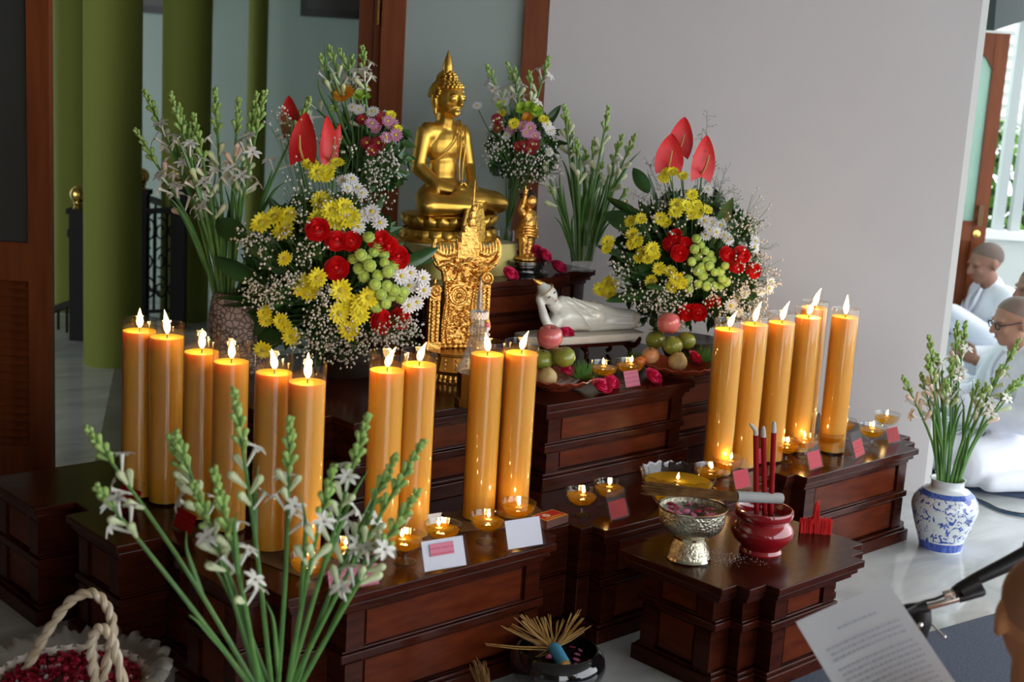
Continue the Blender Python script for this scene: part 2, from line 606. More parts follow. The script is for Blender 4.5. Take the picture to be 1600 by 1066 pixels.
# arched top rail
poly = [(x0 + sw, zt), (x1 - sw, zt)]
for k in range(9):
    q = k / 8
    poly.append((lerp(x1 - sw, x0 + sw, q), zt - 0.20 + 0.11 * math.sin(PI * q) ** 0.7))
vs = [(p[0], D3 + 0.002, p[1]) for p in poly] + [(p[0], D3 + 0.043, p[1]) for p in poly]
k = len(poly)
fs = [tuple(range(k)), tuple(range(2 * k - 1, k - 1, -1))] + [(i, (i + 1) % k, k + (i + 1) % k, k + i) for i in range(k)]
MB().add(vs, fs, 0, MR).build('arched_rail', M_DOORW, d3, smooth=False)
mb = MB(); rbox(mb, x0 + sw, x1 - sw, D3 + 0.018, D3 + 0.024, zm1, zt - 0.08); mb.build('pane', M_FROST, d3, smooth=False)
mb = MB(); rbox(mb, x0 + sw, x1 - sw, D3 + 0.014, D3 + 0.030, 0.14, zm0); mb.build('panel', M_DOORW, d3, smooth=False)
mb = MB(); rbox(mb, x1 - 0.07, x1 - 0.04, D3 - 0.045, D3 - 0.03, zm1 - 0.02, zm1 + 0.10)
rbox(mb, x1 - 0.062, x1 - 0.048, D3 - 0.04, D3, zm1 + 0.0, zm1 + 0.014); rbox(mb, x1 - 0.062, x1 - 0.048, D3 - 0.04, D3, zm1 + 0.075, zm1 + 0.089)
mb.build('handle', mat('bronze_handle', (0.10, 0.06, 0.03), 0.35, metal=1), d3, smooth=False)
MB().lathe([(0, 0), (0.022, 0), (0.022, 0.01), (0, 0.012)], 12, Matrix.Translation(rd(x1 - 0.055, D3, zm1 - 0.07)) @ MR @ Matrix.Rotation(PI / 2, 4, 'X')).build('lock', M_BRASS, d3)

D4 = 8.6
zc = atd(1570, 362, D4).z
pw = thing('parapet_wall', 'low white parapet wall behind the seated people', 'wall', rd(4.2, D4, 0))
mb = MB(); rbox(mb, 2.6, 8.5, D4, D4 + 0.14, 0, zc - 0.05); mb.build('wall_face', mat('pale_green_plaster', (0.55, 0.60, 0.56), 0.8), pw, smooth=False)
mb = MB(); rbox(mb, 2.6, 8.5, D4 - 0.03, D4 + 0.17, zc - 0.05, zc); mb.build('coping', M_WHITE, pw, smooth=False)
pg = mat('grey_green_post', (0.42, 0.47, 0.46), 0.5)
for u, lab in ((1578, 'slim grey post on the parapet nearest the door leaf'), (1604, 'slim grey post on the parapet at the right edge')):
    q = rr(u, 200, D4 + 0.07)
    mb = MB(); rbox(mb, q - 0.03, q + 0.03, D4 + 0.04, D4 + 0.10, zc, 2.6)
    tag(mb.build('parapet_post', pg, smooth=False), lab, 'post', 'slim grey parapet posts')
# lintel over the terrace
A = atd(1520, 47, 7.3); B = atd(1640, 10, 8.6)
mb = MB(); mb.bar(A + UP * 0.20, B + UP * 0.20 + (B - A) * 1.2, 0.20, 0.40)
lb = tag(mb.build('lintel_beam', mat('grey_lintel', (0.06, 0.07, 0.07), 0.8, spec=0.1), smooth=False), 'grey lintel beam at the top right above the garden', 'beam')
# stack of white scalloped louvres with pale shutter behind
D5 = 10.2
lv = thing('louvre_screen', 'white scalloped louvre blades of the building across the garden', 'shutter', rd(rr(1585, 150, D5), D5, 0))
ra, rb_ = rr(1500, 150, D5), rr(1588, 150, D5)
zt5, zb5 = atd(1585, 30, D5).z, atd(1575, 238, D5).z
nb = 11
for i in range(nb):
    z = lerp(zb5, zt5, (i + 0.5) / nb)
    h = (zt5 - zb5) / nb
    prof = []
    for k in range(9):
        a = -PI / 2 + PI * k / 8
        prof.append((rb_ + 0.035 * math.cos(a), z + h * 0.5 * math.sin(a)))
    prof += [(ra, z + h * 0.5), (ra, z - h * 0.5)]
    k = len(prof)
    vs = [(p[0], D5 - (0.0 if p[1] > z else 0.06), p[1]) for p in prof] + [(p[0], D5 + 0.05, p[1]) for p in prof]
    fs = [tuple(range(k)), tuple(range(2 * k - 1, k - 1, -1))] + [(i2, (i2 + 1) % k, k + (i2 + 1) % k, k + i2) for i2 in range(k)]
    MB().add(vs, fs, 0, MR).build('blade', M_WHITE, lv, smooth=False)
mb = MB(); rbox(mb, rb_ - 0.3, 9.5, D5 + 0.4, D5 + 0.5, atd(1600, 240, D5 + 0.4).z, 4.5)
tag(mb.build('house_front', mat('pale_green_facade', (0.66, 0.74, 0.66), 0.8), smooth=False), 'pale house front high up behind the louvres', 'building')
# shrubs behind the parapet
lm = [mat('leaf_bright', (0.16, 0.36, 0.05), 0.45), mat('leaf_mid', (0.07, 0.20, 0.035), 0.45), mat('leaf_dark', (0.02, 0.07, 0.02), 0.5)]
for ci, (r_, lab) in enumerate(((rr(1528, 300, 9.3), 'leafy green shrub behind the parapet, nearest the door leaf'), (rr(1612, 300, 9.3), 'leafy green shrub behind the parapet at the right edge'))):
    t = thing('shrub', lab, 'shrub', rd(r_, 9.3, 0), 0, 'garden shrubs')
    fol = MB()
    for i in range(420):
        p = Vector((max(-.17, min(.17, random.gauss(0, 0.13))), max(-.3, min(.3, random.gauss(0, 0.15))), rnd(0.35, 1.5)))
        Mx = Matrix.Translation(p) @ Quaternion((rnd(-1, 1), rnd(-1, 1), rnd(-1, 1), rnd(-1, 1))).normalized().to_matrix().to_4x4()
        s = rnd(0.04, 0.085)
        fol.add([(0, -s, 0), (s * 0.55, 0, s * 0.15), (0, s, 0), (-s * 0.55, 0, s * 0.15)], [(0, 1, 2), (0, 2, 3)], random.choice((0, 0, 1, 1, 2)), Mx)
    o = fol.build('foliage', lm, t, smooth=False, world=False); o['kind'] = 'stuff'
    tr = MB()
    for i in range(6):
        tr.tube([(0.03 * i - 0.07, 0, 0), (rnd(-.15, .15), rnd(-.1, .1), 0.7), (rnd(-.14, .14), rnd(-.15, .15), 1.3)], [0.012, 0.009, 0.004], 6)
    tr.build('stems', mat('shrub_bark', (0.08, 0.05, 0.03), 0.8), t, world=False)
# ------------------------------------------------------------------ altar tiers
def offset(poly, d):
    out = []
    n = len(poly)
    for i in range(n):
        p0, p1, p2 = poly[i - 1], poly[i], poly[(i + 1) % n]
        a = Vector((p1[0] - p0[0], p1[1] - p0[1])).normalized()
        c = Vector((p2[0] - p1[0], p2[1] - p1[1])).normalized()
        n1 = Vector((a.y, -a.x)); n2 = Vector((c.y, -c.x))
        q = (n1 + n2) * (d / (1 + n1.dot(n2)))
        out.append((p1[0] + q.x, p1[1] + q.y))
    return out


def tier(name, label, poly, z0, z1, rail_z, base=True, inset=0.035, cat='altar', plo=0.0):
    cx = sum(p[0] for p in poly) / len(poly); cy = sum(p[1] for p in poly) / len(poly)
    t = thing(name, label, cat, (cx, cy, z0))
    def layer(nm, parts):
        mb = MB()
        for d, a, c in parts:
            mb.prism(offset(poly, d), a, c)
        o = mb.build(nm, M_WOOD, t, smooth=False)
        bv = o.modifiers.new('edge', 'BEVEL'); bv.width = 0.0025; bv.segments = 2; bv.limit_method = 'ANGLE'
        return o
    layer('top', [(0, z1 - 0.022, z1), (-0.008, z1 - 0.027, z1 - 0.022)])
    layer('cornice', [(-0.012, z1 - 0.040, z1 - 0.027), (-0.024, z1 - 0.055, z1 - 0.040)])
    zb = z0
    if base:
        layer('plinth', [(-0.004 - plo, z0, z0 + 0.045), (-0.014 - plo, z0 + 0.045, z0 + 0.055)])
        zb = z0 + 0.055
    layer('body', [(-inset, zb, z1 - 0.055)])
    layer('rail', [(-inset + 0.016, rail_z - 0.011, rail_z + 0.011), (-inset + 0.008, rail_z - 0.017, rail_z - 0.011), (-inset + 0.008, rail_z + 0.011, rail_z + 0.017)])
    bp = offset(poly, -inset)
    n = len(bp)
    for i in range(n):
        a = Vector((*bp[i], 0)); c = Vector((*bp[(i + 1) % n], 0))
        L = (c - a).length
        if L < 0.17:
            continue
        x = (c - a).normalized(); nrm = Vector((x.y, -x.x, 0))
        if nrm.x > 0.5 or nrm.y > 0.5:
            if not (nrm.x > 0.5 and a.y < 3.0):
                continue                      # faces turned away against the wall
        st = 0.055
        nb = max(1, round(L / 0.75))
        for side in (0, 1):
            q = a + x * (st / 2) if side == 0 else c - x * (st / 2)
            mb = MB()
            for za, zc_ in ((zb, rail_z - 0.017), (rail_z + 0.017, z1 - 0.055)):
                mb.bar(q + nrm * 0.004 + UP * za, q + nrm * 0.004 + UP * zc_, st, 0.014, up=nrm)
            mb.build('stile', M_WOOD, t, smooth=False)
        for za, zc_ in ((zb + 0.008, rail_z - 0.022), (rail_z + 0.022, z1 - 0.062)):
            if zc_ - za < 0.03:
                continue
            A = a + x * (st + 0.012); B = c - x * (st + 0.012)
            mid = (A + B) / 2 + nrm * 0.001
            M = Matrix.Translation(mid + UP * ((za + zc_) / 2)) @ Matrix((x, nrm, UP)).transposed().to_4x4()
            MB().box((0, 0, 0), ((B - A).length, 0.008, zc_ - za), M).build('panel', M_PANEL, t, smooth=False)
    return t


Z1, Z2, Z3, ZT = 0.36, 0.645, 0.93, 0.33
P1 = [(1.88, 2.57), (2.617, 2.57), (2.617, 2.62), (2.665, 2.62), (2.665, 2.67), (2.765, 2.67), (2.765, 2.62), (2.814, 2.62), (2.814, 2.57), (3.60, 2.57),
      (3.60, 2.62), (3.65, 2.62), (3.65, 2.67), (3.76, 2.67), (3.76, 2.62), (3.807, 2.62), (3.807, 2.57), (4.515, 2.57), (4.515, 2.63), (4.585, 2.63),
      (4.585, 2.69), (4.65, 2.69), (4.65, 3.20), (4.35, 3.20), (4.35, 3.45), (4.0, 3.45), (4.0, 3.80), (3.6, 3.80), (3.6, 3.95), (1.55, 3.95),
      (1.55, 3.60), (1.67, 3.60), (1.67, 3.51), (1.60, 3.51), (1.60, 3.20), (1.74, 3.20), (1.74, 3.04), (1.68, 3.04), (1.68, 2.73), (1.77, 2.73), (1.77, 2.64), (1.88, 2.64)]
P2 = [(2.90, 2.93), (3.612, 2.93), (3.612, 2.985), (3.67, 2.985), (3.67, 3.04), (4.15, 3.04), (4.15, 3.10), (4.22, 3.10), (4.22, 3.38), (3.95, 3.38), (3.95, 3.70),
      (3.75, 3.70), (3.75, 3.93), (2.09, 3.93), (2.09, 3.28), (2.16, 3.28), (2.16, 3.16), (2.25, 3.16), (2.25, 3.05), (2.83, 3.05), (2.83, 2.985), (2.90, 2.985)]
P3 = [(2.92, 3.505), (3.54, 3.505), (3.54, 3.545), (3.58, 3.545), (3.58, 3.586), (3.763, 3.586), (3.763, 3.92), (2.66, 3.92), (2.66, 3.586), (2.88, 3.586), (2.88, 3.545), (2.92, 3.545)]
PT = [(2.933, 2.03), (3.341, 2.03), (3.341, 2.075), (3.40, 2.075), (3.40, 2.12), (3.465, 2.12), (3.465, 2.43), (3.40, 2.43), (3.40, 2.475), (3.341, 2.475), (3.341, 2.52),
      (2.925, 2.52), (2.925, 2.50), (2.795, 2.50), (2.80, 2.12), (2.862, 2.12), (2.862, 2.075), (2.933, 2.075)]
PT[13] = (2.80, 2.50)
tier('altar_lower_tier', 'wide lower tier of the dark wooden altar holding the tall candles', P1, 0, Z1, 0.185)
tier('altar_middle_tier', 'middle tier of the dark wooden altar with red-brown panels', P2, Z1, Z2, 0.495)
tier('altar_upper_tier', 'top tier of the dark wooden altar under the golden statue', P3, Z2, Z3, 0.79, base=False)
tier('incense_table', 'small dark wooden table with stepped corners in front of the altar', PT, 0, ZT, 0.19, cat='table', inset=0.062, plo=0.036)

# ------------------------------------------------------------------ tall candles in glass cylinders
M_WAX = mat('orange_wax', (0.95, 0.44, 0.04), 0.42, sss=0.6, sss_r=(1.0, 0.42, 0.08), sss_scale=0.035, coat=0.3)
M_WICK = mat('black_wick', (0.02, 0.015, 0.01), 0.9)
M_FLAME = mat('candle_flame', (0, 0, 0), 1, emit=(1.0, 0.62, 0.22), emit_s=14.0)
M_FLAME.cycles.emission_sampling = 'NONE'
M_JARGL = clear_mat('candle_cylinder_glass', (0.94, 0.93, 0.90), 0.015, 1.75)


def flame_mesh(h, w, lean, name='flame'):
    mb = MB()
    prof = [(0.0, 0.0), (0.45, 0.06), (0.85, 0.18), (1.0, 0.32), (0.9, 0.46), (0.62, 0.64), (0.32, 0.82), (0.10, 0.95), (0.0, 1.0)]
    pr = [(max(r * w / 2, 1e-4), z * h) for r, z in prof]
    mb.lathe(pr, 12)
    mb.v = [(x + lean[0] * (z / h) ** 2, y + lean[1] * (z / h) ** 2, z) for x, y, z in mb.v]
    return mb.mesh(name, M_FLAME, True, 180)


FL = [flame_mesh(0.060, 0.020, l) for l in ((0.0, 0.0), (0.012, -0.012), (-0.006, 0.008), (0.018, -0.012))]
CR, CH = 0.05, 0.53
glass_me = MB().lathe([(CR, 0.001), (CR, CH), (CR - 0.0022, CH), (CR - 0.0022, CH - 0.004)], 40).mesh('glass_cylinder', M_JARGL)
wick_me = MB().tube([(0, 0, -0.004), (0.001, 0, 0.008), (0.003, 0.001, 0.016)], [0.0016, 0.0016, 0.001], 6).mesh('wick', M_WICK)


def warm_light(parent, z, energy, rad):
    ld = bpy.data.lights.new('flame_light', 'POINT')
    ld.energy = energy
    ld.color = (1.0, 0.66, 0.26)
    ld.shadow_soft_size = rad
    lo = bpy.data.objects.new('flame_light', ld)
    COL.objects.link(lo)
    lo.location = (0, 0, z)
    lo.parent = parent


def candle(x, y, wax_h, fi, label, tilt=(0, 0)):
    t = thing('pillar_candle', label, 'candle', (x, y, Z1 + 0.003), rnd(0, 6), 'tall orange candles in glass cylinders')
    t.rotation_euler = (tilt[0], tilt[1], 0)
    place('glass_cylinder', glass_me, t)
    r = CR - 0.0028
    MB().lathe([(0.001, 0.004), (r, 0.004), (r, wax_h), (r - 0.004, wax_h), (r - 0.010, wax_h - 0.003), (0.010, wax_h - 0.004), (0.001, wax_h - 0.004)], 36).build('wax', M_WAX, t, world=False)
    place('wick', wick_me, t, (0, 0, wax_h - 0.002))
    f = place('flame', FL[fi % 4], t, (0.001, 0, wax_h + 0.008))
    f.scale = (1, 1, rnd(0.85, 1.2))
    warm_light(t, wax_h + 0.030, 1.5, 0.012)
    return t


rims = [(218, 498, 0.035, 'leftmost tall candle, at the back left corner of the altar'),
        (261, 505, 0.040, 'second tall candle from the left, behind a red card'),
        (315.5, 521, 0.052, 'third tall candle from the left, back one of the middle left pair'),
        (362, 534, 0.055, 'fourth tall candle from the left, front one of the middle left pair'),
        (429, 554, 0.048, 'fifth tall candle from the left, its flame below the yellow flowers'),
        (481, 567, 0.050, 'sixth tall candle from the left, nearest of all to the viewer'),
        (606, 550, 0.050, 'left candle of the pair standing in front of the golden throne'),
        (656, 547, 0.040, 'right candle of the pair standing in front of the golden throne'),
        (762.6, 533, 0.038, 'left candle of the pair beside the matchbox'),
        (816, 532, 0.036, 'right candle of the pair beside the matchbox, next to the fruit'),
        (1141, 499, 0.034, 'first tall candle of the right group, below the big flower arrangement'),
        (1180, 493, 0.030, 'second tall candle of the right group'),
        (1223, 488, 0.036, 'third tall candle of the right group, middle of the row'),
        (1265, 480, 0.036, 'fourth tall candle of the right group, hiding one behind it'),
        (1322, 482, 0.030, 'rightmost tall candle, standing alone before the plain wall')]
CAND = []
for i, (u, v, gap, lab) in enumerate(rims):
    p = at(u, v, Z1 + 0.003 + CH)
    CAND.append(p)
    candle(p.x, p.y, CH - gap, [0, 2, 0, 0, 2, 0, 3, 1, 2, 1, 3, 1, 3, 1, 0][i], lab)
p = at(1274, 470.5, Z1 + 0.003 + CH)
candle(p.x, p.y, CH - 0.025, 1, 'tall candle tucked behind the fourth one of the right group')

# brown boards under the front candles
M_BOARD = mat('brown_cardboard', (0.16, 0.10, 0.05), 0.6)
for (i, j, lab) in ((4, 5, 'brown cardboard sheet under the nearest candles'), (6, 7, 'brown cardboard sheet under the pair before the throne'), (8, 9, 'brown cardboard sheet under the pair by the matchbox')):
    a, c = CAND[i], CAND[j]
    m_ = (a + c) / 2
    M = Matrix.Translation((m_.x, m_.y - 0.02, Z1 + 0.0015)) @ Matrix.Rotation(math.atan2(c.y - a.y, c.x - a.x), 4, 'Z')
    o = MB().box((0, 0, 0), ((c - a).length + 0.20, 0.17, 0.002), M).build('cardboard_mat', M_BOARD, smooth=False)
    tag(o, lab, 'cardboard', 'cardboard sheets under the candles')

# ------------------------------------------------------------------ glass cups of oil with floating flames
M_CUP = clear_mat('pressed_glass', (0.88, 0.89, 0.87), 0.02, 1.70, graze=0.30)
M_OIL = clear_mat('golden_oil', (0.98, 0.72, 0.10), 0.03, 1.4, (1.0, 0.62, 0.04), 0.20)


def ribs(r, z, a, i):
    return (r * (1 + (0.022 * math.cos(18 * a) if 4 <= i <= 6 else 0)), z)


cup_me = MB().lathe([(0.001, 0.001), (0.031, 0.001), (0.031, 0.004), (0.010, 0.011), (0.0085, 0.023), (0.030, 0.034), (0.043, 0.048), (0.050, 0.066), (0.0525, 0.078), (0.0505, 0.078), (0.0495, 0.073)], 36, wob=lambda r, z, a, i: (r * (1 + (0.03 * math.cos(18 * a) if 5 <= i <= 6 else 0)), z)).mesh('cup', M_CUP)
oil_me = MB().lathe([(0.001, 0.032), (0.027, 0.0385), (0.040, 0.0505), (0.0455, 0.062), (0.001, 0.062)], 32).mesh('oil', M_OIL)
fl_s = flame_mesh(0.024, 0.010, (0.001, -0.002), 'flame')
float_me = MB().lathe([(0.001, 0.0), (0.009, 0.0), (0.010, 0.002), (0.003, 0.004), (0.0015, 0.009), (0.0003, 0.010)], 12).mesh('float', mat('float_disc', (0.5, 0.3, 0.12), 0.5))
cup0 = thing('oil_lamp_cup', '', 'oil lamp')
place('cup', cup_me, cup0)
place('oil', oil_me, cup0)
place('float', float_me, cup0, (0, 0, 0.0615))
place('flame', fl_s, cup0, (0, 0, 0.069))
CUPLIGHT = 0.10
def cup(u, v, z, label, group, off=(0, 0)):
    p = at(u, v, z)
    c = clone(cup0) if cup.used else cup0
    cup.used = True
    c.location = (p.x, p.y, z)
    c.rotation_euler = (0, 0, rnd(0, 6))
    c['label'] = label
    c['group'] = group
    for ch in c.children:
        if ch.name.startswith(('flame', 'float')):
            ch.location.x = off[0]; ch.location.y = off[1]
    warm_light(c, 0.080, CUPLIGHT, 0.006)
    return c
cup.used = False
G1 = 'small glass oil lamps on the altar'
for u, v, z, lab in ((482, 915, Z1, 'glass oil cup behind the pink card, nearest the viewer'), (537, 893, Z1, 'glass oil cup half hidden behind the tuberose blossoms'),
                     (632, 878, Z1, 'glass oil cup left of the white and pink card'), (690, 860, Z1, 'glass oil cup right behind the white and pink card'),
                     (760, 846, Z1, 'glass oil cup left of the blank white card'), (808, 824, Z1, 'glass oil cup between the blank white card and the candles'),
                     (907, 805, Z1, 'glass oil cup left of the single red card in the middle'), (950, 792, Z1, 'glass oil cup just behind the red card in the middle'),
                     (942, 602, Z2, 'glass oil cup on the middle tier between the rose and pink card'), (982, 598, Z2, 'glass oil cup on the middle tier hidden behind the pink card'),
                     (1107, 764, Z1, 'glass oil cup nearest the big glass bowl'), (1134, 749, Z1, 'glass oil cup behind the red card by the big glass bowl'),
                     (1226, 722, Z1, 'glass oil cup right of the three red incense sticks'), (1256, 714, Z1, 'glass oil cup behind the pink card on the right wing'),
                     (1294, 707, Z1, 'glass oil cup in the middle of the right wing'), (1314, 686, Z1, 'glass oil cup behind the slanted red card on the right wing'),
                     (1360, 696, Z1, 'glass oil cup at the right end, front one'), (1383, 676, Z1, 'glass oil cup at the right end, furthest back')):
    cup(u, v, z, lab, G1, (rnd(-.012, .012), rnd(-.012, .012)))

# big glass bowl of oil
p = at(1057, 792, Z1)
gb = thing('glass_oil_bowl', 'big scalloped glass bowl of oil with a floating flame', 'oil lamp', (p.x, p.y, Z1))
def scal(r, z, a, i):
    k = max(0, (z - 0.02) / 0.10)
    return (r * (1 + 0.025 * k * math.cos(20 * a)), z + 0.004 * k * math.cos(20 * a))
MB().lathe([(0.001, 0.001), (0.055, 0.001), (0.060, 0.006), (0.085, 0.035), (0.108, 0.070), (0.120, 0.105), (0.1225, 0.112), (0.1195, 0.112), (0.118, 0.106)], 80, wob=scal).build('bowl', M_CUP, gb, world=False)
MB().lathe([(0.001, 0.0085), (0.055, 0.0115), (0.079, 0.039), (0.1005, 0.071), (0.105, 0.082), (0.001, 0.082)], 40).build('oil', clear_mat('deep_golden_oil', (0.98, 0.78, 0.12), 0.03, 1.4, (1.0, 0.66, 0.04), 0.45), gb, world=False)
place('float', float_me, gb, (-0.005, 0.0, 0.0815))
place('flame', fl_s, gb, (-0.005, 0, 0.089))
warm_light(gb, 0.10, 0.12, 0.006)

# ------------------------------------------------------------------ acrylic stands with cards
M_ACR = clear_mat('acrylic', (0.93, 0.93, 0.94), 0.02, 1.10, graze=0.22)
def text_card(name, paper, ink, freq=70.0):
    m = mat(name, paper, 0.7, spec=0.1)
    nt = m.node_tree
    b = nt.nodes['Principled BSDF']
    tc = nt.nodes.new('ShaderNodeTexCoord')
    sp = nt.nodes.new('ShaderNodeSeparateXYZ')
    nt.links.new(tc.outputs['Object'], sp.inputs[0])
    mm = nt.nodes.new('ShaderNodeMath'); mm.operation = 'MULTIPLY'; mm.inputs[1].default_value = freq * 2 * PI
    nt.links.new(sp.outputs['Z'], mm.inputs[0])
    sn = nt.nodes.new('ShaderNodeMath'); sn.operation = 'SINE'
    nt.links.new(mm.outputs[0], sn.inputs[0])
    mp = nt.nodes.new('ShaderNodeMapping'); mp.inputs['Scale'].default_value = (260, 1, freq)
    nt.links.new(tc.outputs['Object'], mp.inputs[0])
    nz = nt.nodes.new('ShaderNodeTexNoise'); nz.inputs['Scale'].default_value = 1.0; nz.inputs['Detail'].default_value = 1
    nt.links.new(mp.outputs[0], nz.inputs['Vector'])
    ml = nt.nodes.new('ShaderNodeMath'); ml.operation = 'MULTIPLY'
    nt.links.new(sn.outputs[0], ml.inputs[0]); nt.links.new(nz.outputs[0], ml.inputs[1])
    gt = nt.nodes.new('ShaderNodeMath'); gt.operation = 'GREATER_THAN'; gt.inputs[1].default_value = 0.34
    nt.links.new(ml.outputs[0], gt.inputs[0])
    mx = nt.nodes.new('ShaderNodeMix'); mx.data_type = 'RGBA'
    mx.inputs[6].default_value = (*paper, 1); mx.inputs[7].default_value = (*ink, 1)
    nt.links.new(gt.outputs[0], mx.inputs[0])
    nt.links.new(mx.outputs[2], b.inputs['Base Color'])
    return m
CARDM = {'red': text_card('red_card', (0.55, 0.010, 0.010), (0.42, 0.008, 0.008)), 'pink': text_card('pink_card', (0.62, 0.045, 0.07), (0.48, 0.025, 0.045)),
         'pale': text_card('pale_pink_card', (0.68, 0.22, 0.30), (0.56, 0.14, 0.20)), 'white': mat('white_card', (0.82, 0.82, 0.88), 0.5)}
def card(u, v, z, w, h, colr, label, rot=0.0, tilt=20, back=False):
    p = at(u, v, z)
    w = w * (1.28 if w > 0.098 else 1.2)
    rot = rot - (0.16 if w > 0.12 else 0.0)
    t = thing('card_stand', label, 'card holder', (p.x, p.y, z), rot + (PI if back else 0), 'acrylic card stands')
    T = Matrix.Rotation(math.radians(-tilt), 4, 'X')
    mb = MB()
    mb.box((0, -0.0014, h / 2 + 0.002), (w, 0.0022, h), T)
    mb.add([(-w / 2, 0.0, 0.002), (w / 2, 0.0, 0.002), (w / 2, 0.06, 0.002), (-w / 2, 0.06, 0.002)], [(0, 1, 2, 3)])
    mb.build('acrylic_stand', M_ACR, t, smooth=False, world=False)
    cw, chh = w * 0.86, h * (0.62 if colr != 'white' else 0.92)
    o = MB().box((0, 0, 0), (cw, 0.0005, chh)).mesh('card', CARDM[colr], False)
    place('card', o, t, M=T @ Matrix.Translation((0, 0, chh / 2 + 0.006)))
    if colr == 'palew':
        pass
    return t
SIDE = -PI / 2
card(196, 793, Z1, 0.095, 0.085, 'red', 'red card in a stand before the leftmost candle', SIDE + 0.1)
card(283, 832, Z1, 0.095, 0.085, 'red', 'red card half hidden by tuberoses before the middle left candles', SIDE)
card(555, 923, Z1, 0.125, 0.085, 'pale', 'pale pink card behind the tuberose blossoms, nearest the viewer')
c_ = card(697, 892, Z1, 0.115, 0.085, 'white', 'white card carrying a pink slip on the front edge')
place('slip', MB().box((0, 0, 0), (0.072, 0.0006, 0.032)).mesh('slip', CARDM['pale'], False), c_, M=Matrix.Rotation(math.radians(-20), 4, 'X') @ Matrix.Translation((-0.006, -0.0034, 0.058)))
card(655, 838, Z1, 0.10, 0.075, 'white', 'white card turned backwards beside the candle pair before the throne', 0.0, back=True)
card(822, 858, Z1, 0.105, 0.085, 'white', 'blank white card on the front edge by the matchbox')
card(800, 796, Z1, 0.075, 0.065, 'pale', 'pink card turned backwards beside the candles by the matchbox', 0.15, back=True)
card(969, 812, Z1, 0.075, 0.085, 'red', 'single red card in the middle of the altar front', 0.05)
card(990, 607, Z2, 0.068, 0.088, 'pale', 'pale pink card on the edge of the middle tier')
card(1162, 765, Z1, 0.075, 0.095, 'pink', 'pinkish red card left of the three red incense sticks')
card(1180, 728, Z1, 0.075, 0.085, 'pink', 'red card leaning behind the three red incense sticks', -0.35, back=False)
card(1276, 734, Z1, 0.075, 0.095, 'pink', 'pinkish red card at the front corner of the right wing', 0.05)
card(1255, 690, Z1, 0.075, 0.075, 'pink', 'pinkish red card turned backwards by the right group of candles', 0.0, back=True)
card(1345, 715, Z1, 0.085, 0.095, 'pink', 'slanted pinkish red card in the middle of the right wing', 0.22)
card(1398, 693, Z1, 0.075, 0.088, 'red', 'bright red card at the right end of the altar')

# matchbox
p = at(858, 818, Z1)
mbx = thing('matchbox', 'red and yellow matchbox lying on the altar front', 'matchbox', (p.x, p.y, Z1), 0.12)
M_RED = mat('matchbox_red', (0.55, 0.02, 0.015), 0.5)
M_YEL = mat('print_yellow', (0.75, 0.42, 0.03), 0.5)
MB().box((0, 0, 0.013), (0.100, 0.062, 0.024)).build('sleeve', mat('matchbox_striker', (0.13, 0.05, 0.035), 0.85), mbx, smooth=False, world=False)
MB().box((0, 0, 0.0254), (0.098, 0.060, 0.0006)).build('label_border', M_YEL, mbx, smooth=False, world=False)
MB().box((0, 0, 0.0258), (0.088, 0.050, 0.0007)).build('label_field', M_RED, mbx, smooth=False, world=False)
em = MB()
for k in range(6):
    a = k * PI / 3
    em.sph((-0.012 + 0.008 * math.cos(a), 0.008 * math.sin(a) + 0.004, 0.0262), (0.006, 0.006, 0.0004), 8, 4)
em.build('emblem', mat('print_cream', (0.8, 0.72, 0.5), 0.5), mbx, world=False)
em = MB()
for k, wd in enumerate((0.010, 0.008, 0.012, 0.009, 0.010)):
    em.box((-0.032 + 0.0145 * k, -0.017, 0.0263), (wd, 0.006, 0.0006))
em.build('lettering', M_YEL, mbx, smooth=False, world=False)
# ------------------------------------------------------------------ golden seated statue
M_GOLD = mat('gilded_bronze', (0.80, 0.50, 0.10), 0.42, metal=1.0, noise=(14, (0.55, 0.31, 0.05), 4, (1, 1, 1)), bump=0.03, bump_scale=60)
M_GOLD2 = mat('bright_gilt', (0.95, 0.56, 0.15), 0.34, metal=1.0, noise=(30, (0.70, 0.36, 0.08), 3, (1, 1, 1)), bump=0.55, bump_scale=95)
M_GOLD3 = mat('old_gilt', (0.38, 0.21, 0.06), 0.34, metal=1.0, noise=(30, (0.50, 0.28, 0.08), 3, (1, 1, 1)))
M_YCLOTH = mat('yellow_satin', (0.62, 0.52, 0.13), 0.42, noise=(6, (0.72, 0.62, 0.22), 3, (1, 1, 1)), sheen=0.3)


def cap(mb, a, b, ra, rb, seg=12, n=5, m=0, M=None):
    """tapered limb with rounded ends"""
    a = Vector(a); b = Vector(b)
    d = (b - a)
    L = max(d.length, 1e-6)
    d = d / L
    pts, rad = [], []
    for k in range(4):
        q = math.sin(k / 4 * PI / 2)
        pts.append(a - d * ra * (1 - q)); rad.append(max(ra * math.sqrt(max(0, 1 - (1 - q) ** 2)), ra * 0.05))
    for k in range(n + 1):
        t = k / n
        pts.append(a + d * L * t); rad.append(lerp(ra, rb, t))
    for k in range(1, 5):
        q = math.sin(k / 4 * PI / 2)
        pts.append(b + d * rb * q); rad.append(max(rb * math.sqrt(max(0, 1 - q * q)), rb * 0.05))
    return mb.tube(pts, rad, seg, m, True, M)


def limb(mb, pts, rad, seg=12, M=None):
    for i in range(len(pts) - 1):
        cap(mb, pts[i], pts[i + 1], rad[i], rad[i + 1], seg, 4, 0, M)
    return mb


def rot_ell(mb, c, r, eul, seg=16, rings=10):
    from mathutils import Euler
    M = Matrix.Translation(c) @ Euler(eul).to_matrix().to_4x4()
    return mb.sph((0, 0, 0), r, seg, rings, M)


ST = Vector((3.20, 3.80, 0))


